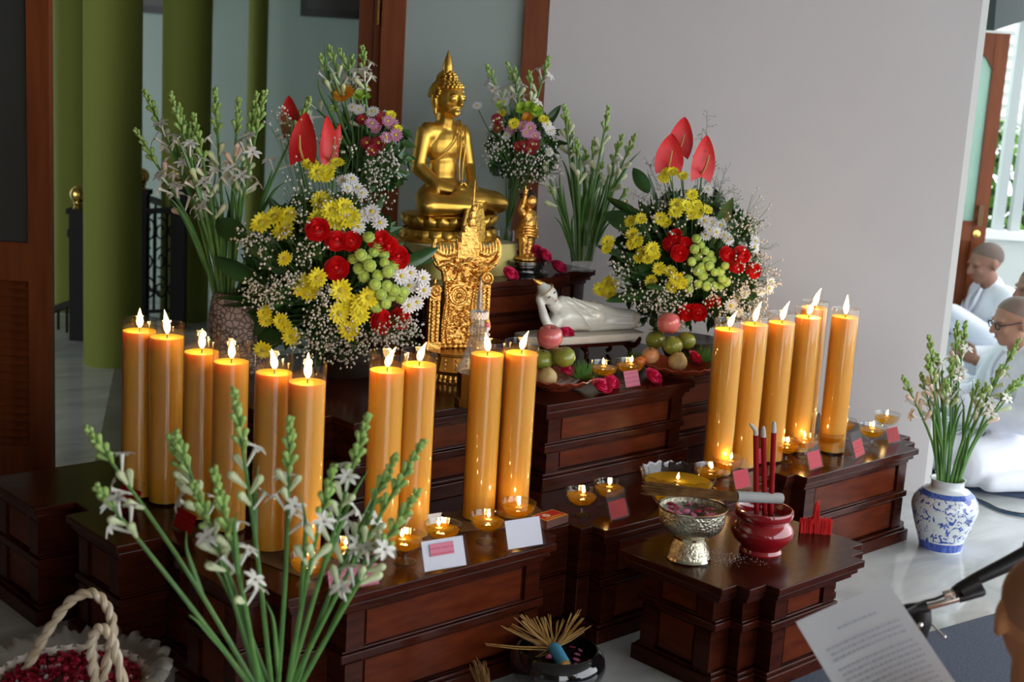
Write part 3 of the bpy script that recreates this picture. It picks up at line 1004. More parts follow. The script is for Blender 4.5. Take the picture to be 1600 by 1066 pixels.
def swarp(mb, Z=0.148):
    out = []
    for x, y, z in mb.v:
        h_ = z - Z
        if h_ <= 0.345:
            k = min(1, max(0, (h_ - 0.05) / 0.06))
            sx = lerp(0.90, 0.76, k)
            if h_ > 0.30:
                sx = lerp(0.76, 0.92, (h_ - 0.30) / 0.045)
            nz = h_ * 0.975
        else:
            sx = 0.92 + min(0.18, (h_ - 0.345) * 3.5)
            nz = 0.345 * 0.975 + (h_ - 0.345) * 1.02
        out.append((x * sx, (y - 0.045) * (sx + 0.06) + 0.045, Z - 0.052 + nz))
    mb.v = out
    return mb

# pedestal draped in yellow
t = thing('statue_pedestal', 'yellow satin covered pedestal under the golden statue', 'pedestal', (ST.x, ST.y - 0.03, Z3))
mb = MB()
def ped(u, v):
    a = 2 * PI * u
    k = abs(math.cos(a)) ** 8 + abs(math.sin(a)) ** 8
    q = 1 / k ** 0.125
    fl = 1 + 0.015 * math.sin(14 * a) * (1 - v)
    w0 = lerp(1.06, 1.0, v) * fl
    return (0.205 * q * math.cos(a) * w0, 0.150 * q * math.sin(a) * w0, 0.112 * v)
mb.grid(ped, 64, 6)
mb.grid(lambda u, v: (ped(u, 1)[0] * v, ped(u, 1)[1] * v, 0.112 + 0.002 * (1 - v)), 64, 2)
mb.build('cloth', M_YCLOTH, t, world=False)

t = thing('seated_statue', 'large golden statue seated in meditation with pointed finial', 'statue', (ST.x, ST.y, Z3 + 0.113))
# lotus base
LA, LB = 0.215, 0.150
def oval(mb, prof, seg=48, M=None):
    for_ = [(r, z * 0.83) for r, z in prof]
    mb.lathe(for_, seg, (M or Matrix.Identity(4)) @ Matrix.Diagonal((1, LB / LA, 1, 1)))
    return mb
mb = MB()
oval(mb, [(0.001, 0.0), (0.212, 0.0), (0.214, 0.010), (0.196, 0.014), (0.190, 0.036), (0.172, 0.052), (0.164, 0.058), (0.166, 0.064), (0.172, 0.070), (0.186, 0.100), (0.192, 0.109), (0.186, 0.116), (0.001, 0.118)])
mb.build('lotus_base', M_GOLD, t, world=False)
pet = MB()
def petf(u, v):
    x = (u - 0.5) * 2
    w_ = math.sin(PI * min(1, 0.25 + 0.75 * (1 - v) ** 0.8)) ** 0.6 if v < 0.97 else 0.05
    w_ = (1 - v ** 3) * 0.95 + 0.03
    return (x * 0.030 * w_, -0.010 * (1 - x * x) - 0.006 * math.sin(PI * v), v * 0.040)
pet.grid(petf, 8, 8)
pme = pet.mesh('lotus_petal', M_GOLD)
for row, (n_, zb_, ra_, flip, tl) in enumerate(((22, 0.057, 0.174, 1, -16), (22, 0.043, 0.178, -1, 24))):
    for k in range(n_):
        a = 2 * PI * (k + 0.5 * row) / n_
        px_, py_ = ra_ * math.cos(a), ra_ * LB / LA * math.sin(a)
        nx, ny = math.cos(a) / LA, math.sin(a) / LB
        M = Matrix.Translation((px_, py_, zb_)) @ Matrix.Rotation(math.atan2(ny, nx) + PI / 2, 4, 'Z') @ Matrix.Rotation(math.radians(-tl if flip > 0 else tl - 24), 4, 'X')
        if flip < 0:
            M = M @ Matrix.Diagonal((1, 1.3, -1, 1))
        place('lotus_petal', pme, t, M=M)
# hanging plaque at the front of the base
mb = MB()
mb.prism([(-0.055, -0.03), (-0.062, 0.05), (-0.045, 0.13), (0.045, 0.13), (0.062, 0.05), (0.055, -0.03), (0.03, -0.045), (0, -0.03), (-0.03, -0.045)][::-1], 0, 0.012, 0,
         Matrix.Translation((-0.02, -0.150, 0.036)) @ Matrix.Diagonal((0.85, 1, 0.72, 1)) @ Matrix.Rotation(PI / 2, 4, 'X') @ Matrix.Rotation(0, 4, 'Z'))
mb.build('front_plaque', mat('embossed_gold', (0.62, 0.40, 0.09), 0.55, metal=1.0, bump=0.6, bump_scale=110), t, world=False)
# body
b = MB()
Z = 0.148
for s in (-1, 1):
    limb(b, [(s * 0.065, 0.05, Z + 0.055), (s * 0.185, -0.075, Z + 0.044)], [0.060, 0.044])
b_ = [((-0.185, -0.075, Z + 0.042), (-0.03, -0.125, Z + 0.036), (0.06, -0.115, Z + 0.034)), ((0.185, -0.075, Z + 0.046), (0.05, -0.115, Z + 0.064), (-0.07, -0.105, Z + 0.066))]
for q in b_:
    limb(b, q, [0.043, 0.033, 0.022])
rot_ell(b, (0, 0.05, Z + 0.07), (0.105, 0.080, 0.075), (0, 0, 0))
rot_ell(b, (0, 0.055, Z + 0.155), (0.078, 0.056, 0.085), (0, 0, 0))
rot_ell(b, (0, 0.058, Z + 0.245), (0.104, 0.062, 0.075), (0, 0, 0))
limb(b, [(-0.085, 0.064, Z + 0.290), (0.085, 0.064, Z + 0.290)], [0.042, 0.042])
cap(b, (0, 0.06, Z + 0.29), (0, 0.052, Z + 0.36), 0.040, 0.034)
for s in (-1, 1):
    limb(b, [(s * 0.122, 0.062, Z + 0.280), (s * 0.158, 0.050, Z + 0.165), (s * 0.105, -0.035, Z + 0.105), (s * 0.040, -0.080, Z + 0.092)], [0.038, 0.031, 0.026, 0.018])
    rot_ell(b, (s * 0.022, -0.092, Z + 0.092), (0.034, 0.016, 0.012), (0, 0, s * -0.25))
    for k in range(4):
        limb(b, [(s * 0.010, -0.080 - 0.008 * k, Z + 0.094), (s * -0.034, -0.088 - 0.007 * k, Z + 0.097 + 0.004 * s)], [0.0065, 0.005], 8)
    limb(b, [(s * 0.035, -0.085, Z + 0.100), (s * 0.006, -0.092, Z + 0.118)], [0.008, 0.0055], 8)
rot_ell(b, (0, 0.045, Z + 0.415), (0.052, 0.058, 0.064), (0, 0, 0))
rot_ell(b, (0, 0.036, Z + 0.385), (0.040, 0.044, 0.040), (0, 0, 0))
rot_ell(b, (0, 0.052, Z + 0.470), (0.030, 0.032, 0.030), (0, 0, 0))
cap(b, (0, -0.010, Z + 0.424), (0, -0.021, Z + 0.398), 0.0055, 0.0095, 8)
rot_ell(b, (0, -0.009, Z + 0.379), (0.016, 0.007, 0.0055), (0, 0, 0), 10, 6)
rot_ell(b, (0, -0.004, Z + 0.362), (0.014, 0.010, 0.010), (0, 0, 0), 10, 6)
for s in (-1, 1):
    rot_ell(b, (s * 0.020, -0.008, Z + 0.428), (0.016, 0.006, 0.004), (0, s * 0.2, 0), 10, 6)
    rot_ell(b, (s * 0.020, -0.004, Z + 0.413), (0.013, 0.009, 0.006), (0, 0, 0), 10, 6)
    rot_ell(b, (s * 0.054, 0.050, Z + 0.400), (0.007, 0.014, 0.040), (0, s * 0.1, 0), 10, 8)
    rot_ell(b, (s * 0.055, 0.046, Z + 0.366), (0.008, 0.009, 0.016), (0, 0, 0), 10, 8)
body = remesh(swarp(b).build('body', M_GOLD, t, world=False), 0.0042, 5)
# curled hair cap
h = MB()
for ring in range(12):
    ph = math.radians(4 + ring * 8.0)
    nn = max(4, int(26 * math.cos(ph)))
    for k in range(nn):
        a = 2 * PI * (k + 0.5 * (ring % 2)) / nn
        d = Vector((math.cos(ph) * math.cos(a), math.cos(ph) * math.sin(a), math.sin(ph)))
        if d.y < -0.25 and ph < math.radians(26 + 10 * -d.y):
            continue
        c = Vector((d.x * 0.054, 0.047 + d.y * 0.060, Z + 0.418 + d.z * 0.067))
        h.sph(c, 0.0078, 6, 5)
for ring in range(5):
    ph = math.radians(8 + ring * 18)
    nn = max(4, int(13 * math.cos(ph)))
    for k in range(nn):
        a = 2 * PI * (k + 0.5 * (ring % 2)) / nn
        h.sph((0.030 * math.cos(ph) * math.cos(a), 0.052 + 0.030 * math.cos(ph) * math.sin(a), Z + 0.478 + 0.032 * math.sin(ph)), 0.0075, 6, 5)
swarp(h).build('curled_hair', M_GOLD, t, world=False)
swarp(MB().lathe([(0.001, 0), (0.017, 0.0), (0.015, 0.010), (0.017, 0.016), (0.0145, 0.036), (0.009, 0.058), (0.003, 0.076), (0.0004, 0.084)], 14, Matrix.Translation((0, 0.052, Z + 0.500)))).build('finial', M_GOLD, t, world=False)
for s in (-1, 1):
    swarp(MB().sph((s * 0.021, -0.0122, Z + 0.4135), (0.0085, 0.0026, 0.0020), 10, 6)).build('eye', mat('eye_paint', (0.05, 0.03, 0.015), 0.5), t, world=False)
# robe edge over the left shoulder and folds
f = MB()
def fold(pts, r):
    f.tube(catmull(pts, 6), r, 8)
fold([(0.075, 0.115, Z + 0.315), (0.072, 0.045, Z + 0.338), (0.030, -0.004, Z + 0.285), (-0.030, -0.012, Z + 0.235), (-0.085, 0.010, Z + 0.195), (-0.100, 0.06, Z + 0.18)], 0.0035)
fold([(0.095, 0.03, Z + 0.325), (0.082, -0.004, Z + 0.26), (0.070, -0.006, Z + 0.18), (0.055, -0.02, Z + 0.12)], 0.004)
fold([(0.060, 0.02, Z + 0.325), (0.050, -0.008, Z + 0.26), (0.044, -0.008, Z + 0.18), (0.038, -0.022, Z + 0.12)], 0.004)
fold([(-0.11, -0.10, Z + 0.062), (0.0, -0.145, Z + 0.052), (0.11, -0.12, Z + 0.060)], 0.003)
swarp(f).build('robe_folds', M_GOLD, t, world=False)

# ------------------------------------------------------------------ carved golden throne
p = at(722, 592, Z2) + Vector((0, 0.03, 0))
t = thing('carved_throne', 'ornate gilded carved throne on an eight-sided base', 'shrine', (p.x, p.y, Z2), math.radians(-24))
K = 0.00067
mb = MB()
mb.lathe([(0.001, 0.0), (0.112, 0.0), (0.112, 0.006), (0.104, 0.010), (0.104, 0.026), (0.114, 0.030), (0.120, 0.040), (0.112, 0.070), (0.108, 0.086), (0.116, 0.090), (0.116, 0.098), (0.001, 0.098)], 16)
o = mb.build('base', M_GOLD3, t, world=False, ang=20)
bd = MB()
for k in range(40):
    a = 2 * PI * k / 40
    bd.sph((0.113 * math.cos(a), 0.113 * math.sin(a), 0.008), 0.0065, 6, 5)
    if k % 2 == 0:
        for zz_, rr_ in ((0.050, 0.1185), (0.064, 0.1155), (0.078, 0.1115)):
            bd.sph((rr_ * math.cos(a), rr_ * math.sin(a), zz_), 0.0045, 6, 5)
    bd.box((0.107 * math.cos(a), 0.107 * math.sin(a), 0.018), (0.006, 0.006, 0.014))
bd.build('studs', M_GOLD2, t, world=False)['kind'] = 'stuff'
T0 = Matrix.Translation((0, 0.02, 0.098))
def q2(x, y, d=0.0):
    return Vector(((x - 262) * K, d, (840 - y) * K))
def g(pts, r, d=0.0, n=5, seg=8, mb=None):
    c = catmull([q2(x, y, d) for x, y in pts], n)
    rad = [lerp(r[0], r[1], i / (len(c) - 1)) for i in range(len(c))] if hasattr(r, '__len__') else r
    mb.tube(c, rad, seg, 0, True, T0)
pn = MB()
poly = [(172, 842), (352, 842), (356, 700), (350, 600), (362, 450), (330, 400), (270, 372), (205, 405), (176, 455), (186, 600), (176, 700)]
pn.prism([((x - 262) * K, (840 - y) * K) for x, y in poly][::-1], -0.012, 0.016, 0, T0 @ Matrix.Rotation(PI / 2, 4, 'X'))
pn.build('back_panel', M_GOLD2, t, world=False, smooth=False)
# winged crest
cr = MB()
g([(190, 500), (178, 450), (140, 420), (113, 370), (122, 310), (128, 296)], (0.017, 0.004), -0.010, mb=cr)
g([(352, 480), (372, 440), (420, 425), (450, 380), (452, 320), (436, 290)], (0.017, 0.004), -0.010, mb=cr)
g([(140, 430), (190, 415), (240, 430), (300, 395), (350, 420), (420, 425)], 0.010, -0.016, mb=cr)
g([(128, 350), (180, 375), (235, 360), (272, 330)], (0.009, 0.012), -0.008, mb=cr)
g([(445, 345), (400, 372), (350, 360), (300, 330)], (0.009, 0.012), -0.008, mb=cr)
cr.prism([((x - 262) * K, (840 - y) * K) for x, y in [(124, 330), (140, 372), (176, 384), (214, 372), (248, 330), (272, 268), (300, 240), (330, 268), (346, 335), (384, 382), (430, 366), (448, 318), (446, 388), (410, 432), (352, 470), (262, 440), (186, 480), (146, 430), (122, 385)]][::-1], -0.004, 0.006, 0, T0 @ Matrix.Rotation(PI / 2, 4, 'X'))
cr.build('winged_crest', M_GOLD2, t, world=False)
fl = MB()
for x, y0, y1 in ((150, 365, 318), (166, 372, 325), (183, 374, 330), (200, 372, 322), (218, 366, 312), (236, 356, 296), (252, 345, 275), (340, 352, 290), (356, 362, 308), (372, 368, 318), (388, 370, 322), (404, 366, 316), (420, 360, 306), (434, 348, 300)):
    fl = MB(); g([(x, y0), (x + 2, (y0 + y1) / 2), (x - 2, y1)], (0.0085, 0.0016), -0.010, 3, 7, mb=fl); fl.build('flame_tongue', M_GOLD2, t, world=False)
tw = MB()
tw.box(q2(292, 350, -0.004), (0.072, 0.034, 0.055), T0).box(q2(296, 300, -0.004), (0.056, 0.030, 0.05), T0).box(q2(300, 262, -0.004), (0.040, 0.026, 0.04), T0)
for x, y0, y1 in ((268, 320, 238), (282, 290, 215), (322, 300, 235), (334, 330, 265)):
    g([(x, y0), (x, y1)], (0.008, 0.002), -0.008, 2, 7, mb=tw)
rot = T0
tw.sph(q2(304, 215, -0.004), (0.016, 0.014, 0.024), 12, 8, T0).sph(q2(306, 178, -0.006), (0.013, 0.011, 0.020), 12, 8, T0).sph(q2(310, 146, -0.008), (0.009, 0.009, 0.012), 12, 8, T0)
g([(318, 165), (330, 140), (332, 118)], (0.005, 0.002), -0.008, 3, 7, mb=tw)
tw.build('tower', M_GOLD2, t, world=False, ang=30)
nd = MB(); g([(308, 140), (312, 60), (313, 5)], (0.0042, 0.0007), -0.004, 3, 8, mb=nd); nd.build('needle_spire', M_GOLD2, t, world=False)
for sx in (-1, 1):
    pl = MB()
    xo = 130 if sx < 0 else 385
    yo = 545 if sx < 0 else 480
    pl.box(q2(xo, (840 + yo) / 2, -0.012), (0.036, 0.034, (840 - yo) * K), T0)
    pts = []
    for k in range(26):
        a = k / 25 * 3.6 * PI
        rad_ = 6 + 30 * k / 25
        pts.append(q2(xo + rad_ * math.cos(a) * -sx, yo + 4 - rad_ * math.sin(a), -0.034))
    pl.tube(pts, 0.0045, 7, 0, True, T0)
    pl.sph(q2(xo, yo + 4, -0.022), (0.022, 0.014, 0.024), 14, 8, T0)
    g([(xo, yo - 30), (xo + 4, yo - 55)], (0.008, 0.002), -0.012, 3, 7, mb=pl)
    yy = yo + 60
    while yy < 830:
        pl.sph(q2(xo - 12, yy, -0.030), 0.0062, 7, 6, T0); pl.sph(q2(xo + 12, yy, -0.030), 0.0062, 7, 6, T0)
        yy += 17
    pl.box(q2(xo, 822, -0.014), (0.048, 0.044, 0.024), T0)
    pl.build('side_pillar', M_GOLD2, t, world=False)
hf = MB(); g([(388, 770), (420, 740), (414, 690), (404, 650)], (0.014, 0.001), -0.004, mb=hf); hf.build('side_flame', M_GOLD2, t, world=False)
ro = MB()
F_ = T0 @ Matrix.Translation((0, -0.018, 0))
for r_, tr_ in ((44, 0.0045), (32, 0.0035), (20, 0.003)):
    pts = [q2(255 + r_ * math.cos(a), 575 + r_ * math.sin(a)) for a in [2 * PI * k / 28 for k in range(29)]]
    ro.tube(pts, tr_, 6, 0, False, F_)
for k in range(14):
    a = 2 * PI * k / 14
    ro.sph(q2(255 + 26 * math.cos(a), 575 + 26 * math.sin(a)), 0.004, 6, 5, F_)
ro.sph(q2(255, 575), (0.010, 0.006, 0.010), 12, 8, F_)
for cx_, cy_ in ((205, 690), (245, 690), (300, 690)):
    for k in range(7):
        a = 2 * PI * k / 7
        ro.sph(q2(cx_ + 10 * math.cos(a), cy_ + 10 * math.sin(a)), 0.0045, 6, 5, F_)
    ro.sph(q2(cx_, cy_), 0.005, 8, 6, F_)
ro.build('rosettes', M_GOLD2, t, world=False)['kind'] = 'stuff'
bs = MB()
random.seed(21)
for pts in ([(176, 840), (186, 700), (192, 600), (182, 480)], [(350, 840), (348, 700), (340, 600), (356, 470)], [(190, 470), (230, 500), (262, 455), (300, 500), (350, 460)], [(200, 440), (262, 410), (330, 435)],
            [(120, 380), (150, 430), (190, 470)], [(450, 380), (410, 440), (360, 470)], [(196, 500), (210, 640), (200, 760), (215, 835)], [(335, 520), (322, 640), (330, 760), (318, 835)]):
    c = catmull([q2(x, y, -0.018) for x, y in pts], 9)
    for pnt in c:
        bs.sph(pnt, 0.0052, 7, 5, T0)
for k in range(90):
    x, y = rnd(200, 340), rnd(630, 835)
    a = rnd(0, 6.28)
    bs.tube([q2(x, y, -0.014), q2(x + 8 * math.cos(a), y + 8 * math.sin(a), -0.021), q2(x + 14 * math.cos(a + 1), y + 14 * math.sin(a + 1), -0.014)], [0.003, 0.0035, 0.002], 5, 0, True, T0)
for k in range(60):
    x, y = rnd(190, 350), rnd(400, 540)
    a = rnd(0, 6.28)
    bs.tube([q2(x, y, -0.014), q2(x + 10 * math.cos(a), y + 10 * math.sin(a), -0.024), q2(x + 16 * math.cos(a + 1.3), y + 16 * math.sin(a + 1.3), -0.014)], [0.003, 0.0045, 0.002], 5, 0, True, T0)
# scrolled skirt at the foot
for x in range(160, 380, 28):
    bs.sph(q2(x, 828, -0.024), (0.011, 0.008, 0.010), 8, 6, T0)
bs.build('carved_relief', M_GOLD2, t, world=False)['kind'] = 'stuff'
random.seed(11)

# ------------------------------------------------------------------ crystal stupa with garland
M_CRY = clear_mat('crystal', (0.86, 0.88, 0.90), 0.02, 1.55, (0.80, 0.80, 0.82), 0.22)
p = at(733, 572, Z2 + 0.10)
p = p - FW * 0.02
t = thing('crystal_stupa', 'clear crystal stupa with a white bead garland before the throne', 'stupa', (p.x, p.y, Z2 + 0.0))
p2 = at(741, 632, Z2)
t.location = (p2.x, p2.y, Z2)
h0 = 0.105
MB().lathe([(0.001, 0), (0.062, 0), (0.062, 0.02), (0.056, 0.024), (0.056, 0.100), (0.001, 0.105)], 8).build('plinth', M_GOLD3, t, world=False, ang=20)
MB().lathe([(0.001, h0), (0.060, h0), (0.060, h0 + 0.008), (0.054, h0 + 0.012), (0.055, h0 + 0.020), (0.048, h0 + 0.026), (0.049, h0 + 0.034), (0.042, h0 + 0.042), (0.043, h0 + 0.050), (0.036, h0 + 0.058), (0.033, h0 + 0.080),
            (0.024, h0 + 0.105), (0.021, h0 + 0.110), (0.026, h0 + 0.118), (0.026, h0 + 0.138), (0.020, h0 + 0.142), (0.019, h0 + 0.165), (0.015, h0 + 0.180), (0.009, h0 + 0.195), (0.0075, h0 + 0.235), (0.005, h0 + 0.262), (0.0055, h0 + 0.270), (0.0008, h0 + 0.292)], 24).build('crystal_spire', M_CRY, t, world=False)
gl = MB()
for row in range(3):
    for k in range(16):
        a = 2 * PI * (k + row * 0.5) / 16
        gl.sph((0.024 * math.cos(a), 0.024 * math.sin(a), h0 + 0.168 + 0.007 * row), 0.0055, 6, 5)
gl.build('bead_garland', mat('white_beads', (0.80, 0.74, 0.72), 0.4), t, world=False)['kind'] = 'stuff'
gt_ = MB()
tx, ty = 0.022, -0.016
gt_.sph((tx, ty, h0 + 0.145), 0.008, 8, 6, m=0)
for k in range(12):
    gt_.sph((tx + rnd(-.006, .006), ty + rnd(-.005, .005), h0 + 0.135 - 0.0028 * k), 0.005, 6, 5, m=1)
gt_.sph((tx, ty, h0 + 0.098), (0.004, 0.004, 0.008), 8, 6, m=0)
gt_.build('tassel', [mat('pink_beads', (0.75, 0.16, 0.22), 0.5), MATS['white_beads']], t, world=False)

# ------------------------------------------------------------------ standing child statue on a black stand
def black_stand(px, py, z, w_, d_, h_, label):
    t = thing('oval_stand', label, 'stand', (px, py, z), 0.1)
    mb = MB()
    S = Matrix.Diagonal((1, d_ / w_, 1, 1))
    mb.lathe([(0.001, h_ * 0.55), (w_ * 0.40, h_ * 0.55), (w_ * 0.43, h_ * 0.62), (w_ * 0.43, h_ * 0.72), (w_ * 0.50, h_ * 0.80), (w_ * 0.50, h_), (0.001, h_)], 32, S)
    mb.lathe([(0.001, 0), (w_ * 0.52, 0), (w_ * 0.53, h_ * 0.16), (w_ * 0.46, h_ * 0.26), (0.001, h_ * 0.26)], 32, S)
    mb.lathe([(w_ * 0.40, h_ * 0.26), (w_ * 0.38, h_ * 0.40), (w_ * 0.40, h_ * 0.55)], 32, S)
    mb.build('stand', mat('black_lacquer', (0.008, 0.007, 0.007), 0.18, coat=0.5), t, world=False)
    return t
p = at(824, 430, Z3)
KID = Vector((p.x, p.y, Z3))
black_stand(p.x, p.y, Z3, 0.17, 0.12, 0.055, 'black lacquered oval stand under the small golden child figure')
t = thing('child_statue', 'small golden child statue pointing one arm upward', 'statue', (p.x - 0.006, p.y + 0.01, Z3 + 0.0552), 0.25)
t.scale = (1.1, 1.1, 1.06)
b = MB()
b.lathe([(0.001, 0), (0.036, 0), (0.038, 0.006), (0.033, 0.012), (0.001, 0.012)], 20)
for s in (-1, 1):
    limb(b, [(s * 0.016, -0.016, 0.017), (s * 0.015, 0.004, 0.016)], [0.008, 0.010], 10)
    limb(b, [(s * 0.015, 0.002, 0.020), (s * 0.017, 0.0, 0.048), (s * 0.016, 0.002, 0.092)], [0.011, 0.0145, 0.020])
rot_ell(b, (0, 0.0, 0.100), (0.034, 0.027, 0.024), (0, 0, 0))
rot_ell(b, (0, -0.004, 0.125), (0.031, 0.026, 0.030), (0, 0, 0))
rot_ell(b, (0, 0.0, 0.152), (0.031, 0.021, 0.024), (0, 0, 0))
cap(b, (0, 0, 0.165), (0, -0.001, 0.185), 0.013, 0.012)
rot_ell(b, (0, -0.002, 0.203), (0.025, 0.026, 0.027), (0, 0, 0))
rot_ell(b, (0, -0.025, 0.199), (0.004, 0.005, 0.005), (0, 0, 0), 8, 6)
rot_ell(b, (0, -0.022, 0.189), (0.007, 0.004, 0.003), (0, 0, 0), 8, 6)
for s in (-1, 1):
    rot_ell(b, (s * 0.025, 0.001, 0.199), (0.004, 0.006, 0.010), (0, 0, 0), 8, 6)
limb(b, [(-0.030, 0, 0.160), (-0.043, 0.002, 0.176), (-0.040, -0.006, 0.205), (-0.040, -0.010, 0.222)], [0.0115, 0.0105, 0.009, 0.007])
rot_ell(b, (-0.040, -0.011, 0.232), (0.010, 0.007, 0.010), (0, 0, 0), 10, 8)
limb(b, [(-0.042, -0.011, 0.238), (-0.043, -0.012, 0.256)], [0.0038, 0.0032], 8)
limb(b, [(-0.034, -0.013, 0.238), (-0.033, -0.014, 0.245)], [0.0038, 0.003], 8)
limb(b, [(0.030, 0, 0.160), (0.042, 0.0, 0.132), (0.040, -0.010, 0.102)], [0.0115, 0.0105, 0.0085])
rot_ell(b, (0.040, -0.012, 0.093), (0.008, 0.007, 0.011), (0, 0, 0), 10, 8)
limb(b, [(0.041, -0.015, 0.088), (0.041, -0.018, 0.076)], [0.0035, 0.003], 8)
remesh(b.build('body', M_GOLD2, t, world=False), 0.0025, 3)
sk = MB()
for k, (zz_, r1) in enumerate(((0.112, 0.0345), (0.103, 0.0365), (0.093, 0.0360), (0.084, 0.0345))):
    sk.tube([(r1 * math.cos(a), r1 * 0.84 * math.sin(a), zz_ + 0.006 * math.sin(a * 2)) for a in [2 * PI * q / 24 for q in range(25)]], 0.0048, 7, 0, False)
sk.build('loincloth', M_GOLD2, t, world=False)
hr = MB()
rot_ell(hr, (0, 0.005, 0.213), (0.0265, 0.026, 0.022), (0.25, 0, 0))
for k in range(26):
    a = rnd(0, 2 * PI); e = rnd(0.15, 1.4)
    hr.sph((0.024 * math.cos(e) * math.cos(a), 0.005 + 0.024 * math.cos(e) * math.sin(a), 0.214 + 0.021 * math.sin(e)), 0.006, 6, 5)
hr.build('hair', mat('black_hair_paint', (0.01, 0.01, 0.01), 0.35), t, world=False)

# ------------------------------------------------------------------ reclining white marble statue
M_MARB = mat('white_jade', (0.78, 0.78, 0.72), 0.16, sss=0.25, sss_r=(0.6, 0.6, 0.5), sss_scale=0.01, coat=0.4)
p = at(900, 530, Z2)
RB = math.radians(-12)
pL, pR = at(812, 520, Z2 + 0.10), at(992, 506, Z2 + 0.10)
mid = at(902, 528, Z2 + 0.075)
RECL = Vector((mid.x, mid.y, Z2)) - FW * 0.04
t = thing('carved_stand', 'dark carved wooden stand under the reclining white statue', 'stand', RECL, RB)
mb = MB()
mb.box((0, 0, 0.066), (0.40, 0.10, 0.018))
mb.build('deck', M_WOOD, t, smooth=False, world=False)
for sx in (-0.19, 0.0, 0.19):
    for sy in (-1, 1):
        lg = MB()
        lg.tube(catmull([(sx, sy * 0.030, 0.060), (sx, sy * 0.060, 0.045), (sx, sy * 0.064, 0.020), (sx, sy * 0.080, 0.011)], 5), [0.012, 0.011, 0.011, 0.010, 0.010, 0.009, 0.009, 0.008, 0.008, 0.008, 0.008, 0.008, 0.008, 0.008, 0.008, 0.009], 8)
        if sx != 0:
            lg.tube(catmull([(sx, sy * 0.045, 0.055), (sx * 1.04, sy * 0.085, 0.066), (sx * 1.06, sy * 0.104, 0.095)], 5), [0.012, 0.012, 0.012, 0.011, 0.011, 0.010, 0.010, 0.009, 0.008, 0.007, 0.005], 8)
        lg.build('leg', M_WOOD, t, world=False)
t = thing('reclining_statue', 'white marble statue reclining on its side on a slab', 'statue', RECL + UP * 0.0755, RB)
sb = MB()
out = [(-0.255, -0.035), (-0.20, -0.075), (-0.10, -0.082), (0.10, -0.078), (0.25, -0.070), (0.255, 0.05), (0.15, 0.07), (-0.15, 0.075), (-0.24, 0.05)]
sb.prism(out, 0.0, 0.030)
o = sb.build('slab', mat('slab_stone', (0.66, 0.60, 0.50), 0.4, noise=(10, (0.74, 0.70, 0.62), 4, (1, 1, 1))), t, smooth=False, world=False)
bv = o.modifiers.new('edge', 'BEVEL'); bv.width = 0.008; bv.segments = 3
b = MB()
z0 = 0.030
# the figure lies along +x: head at -x, facing -y (front), right arm props the head
limb(b, [(-0.075, 0.0, z0 + 0.055), (0.00, 0.004, z0 + 0.048), (0.06, 0.004, z0 + 0.055)], [0.052, 0.045, 0.054], 16)
rot_ell(b, (-0.065, 0.005, z0 + 0.080), (0.048, 0.036, 0.040), (0, 0.3, 0))
rot_ell(b, (0.055, 0.004, z0 + 0.072), (0.060, 0.036, 0.038), (0, 0.2, 0))
limb(b, [(0.05, 0.0, z0 + 0.074), (0.140, -0.006, z0 + 0.055), (0.225, -0.004, z0 + 0.050)], [0.040, 0.030, 0.024], 14)
limb(b, [(0.05, 0.0, z0 + 0.034), (0.140, -0.012, z0 + 0.030), (0.225, -0.010, z0 + 0.024)], [0.036, 0.028, 0.022], 14)
limb(b, [(0.228, 0.0, z0 + 0.050), (0.236, -0.030, z0 + 0.053)], [0.020, 0.015], 10)
limb(b, [(0.230, -0.004, z0 + 0.022), (0.238, -0.034, z0 + 0.024)], [0.019, 0.014], 10)
# upper (left) arm along the body
limb(b, [(-0.080, -0.004, z0 + 0.110), (0.00, -0.016, z0 + 0.098), (0.075, -0.020, z0 + 0.090)], [0.026, 0.020, 0.015], 12)
rot_ell(b, (0.098, -0.020, z0 + 0.082), (0.024, 0.010, 0.010), (0, 0.25, 0))
# prop arm
limb(b, [(-0.110, -0.020, z0 + 0.050), (-0.150, -0.046, z0 + 0.016), (-0.172, -0.034, z0 + 0.070), (-0.178, -0.018, z0 + 0.110)], [0.026, 0.018, 0.017, 0.013], 12)
rot_ell(b, (-0.182, -0.012, z0 + 0.122), (0.012, 0.016, 0.020), (0, -0.3, 0))
# neck and head, leaning on the hand
limb(b, [(-0.105, 0.0, z0 + 0.095), (-0.135, -0.006, z0 + 0.122)], [0.026, 0.021], 12)
HM = Matrix.Translation((-0.148, -0.010, z0 + 0.142)) @ Matrix.Rotation(math.radians(-38), 4, 'Y')
b.sph((0, 0, 0), (0.033, 0.038, 0.043), 18, 12, HM)
b.sph((0, 0.004, 0.036), (0.019, 0.020, 0.018), 12, 8, HM)
b.sph((0, -0.038, -0.006), (0.0045, 0.006, 0.010), 8, 6, HM)
b.sph((0, -0.034, -0.021), (0.009, 0.005, 0.004), 8, 6, HM)
for s in (-1, 1):
    b.sph((s * 0.034, 0.006, -0.008), (0.005, 0.008, 0.018), 8, 6, HM)
remesh(b.build('body', M_MARB, t, world=False), 0.0042, 5)
dr = MB()
M_GRILL = mat('robe_gilt_line', (0.62, 0.42, 0.22), 0.45)
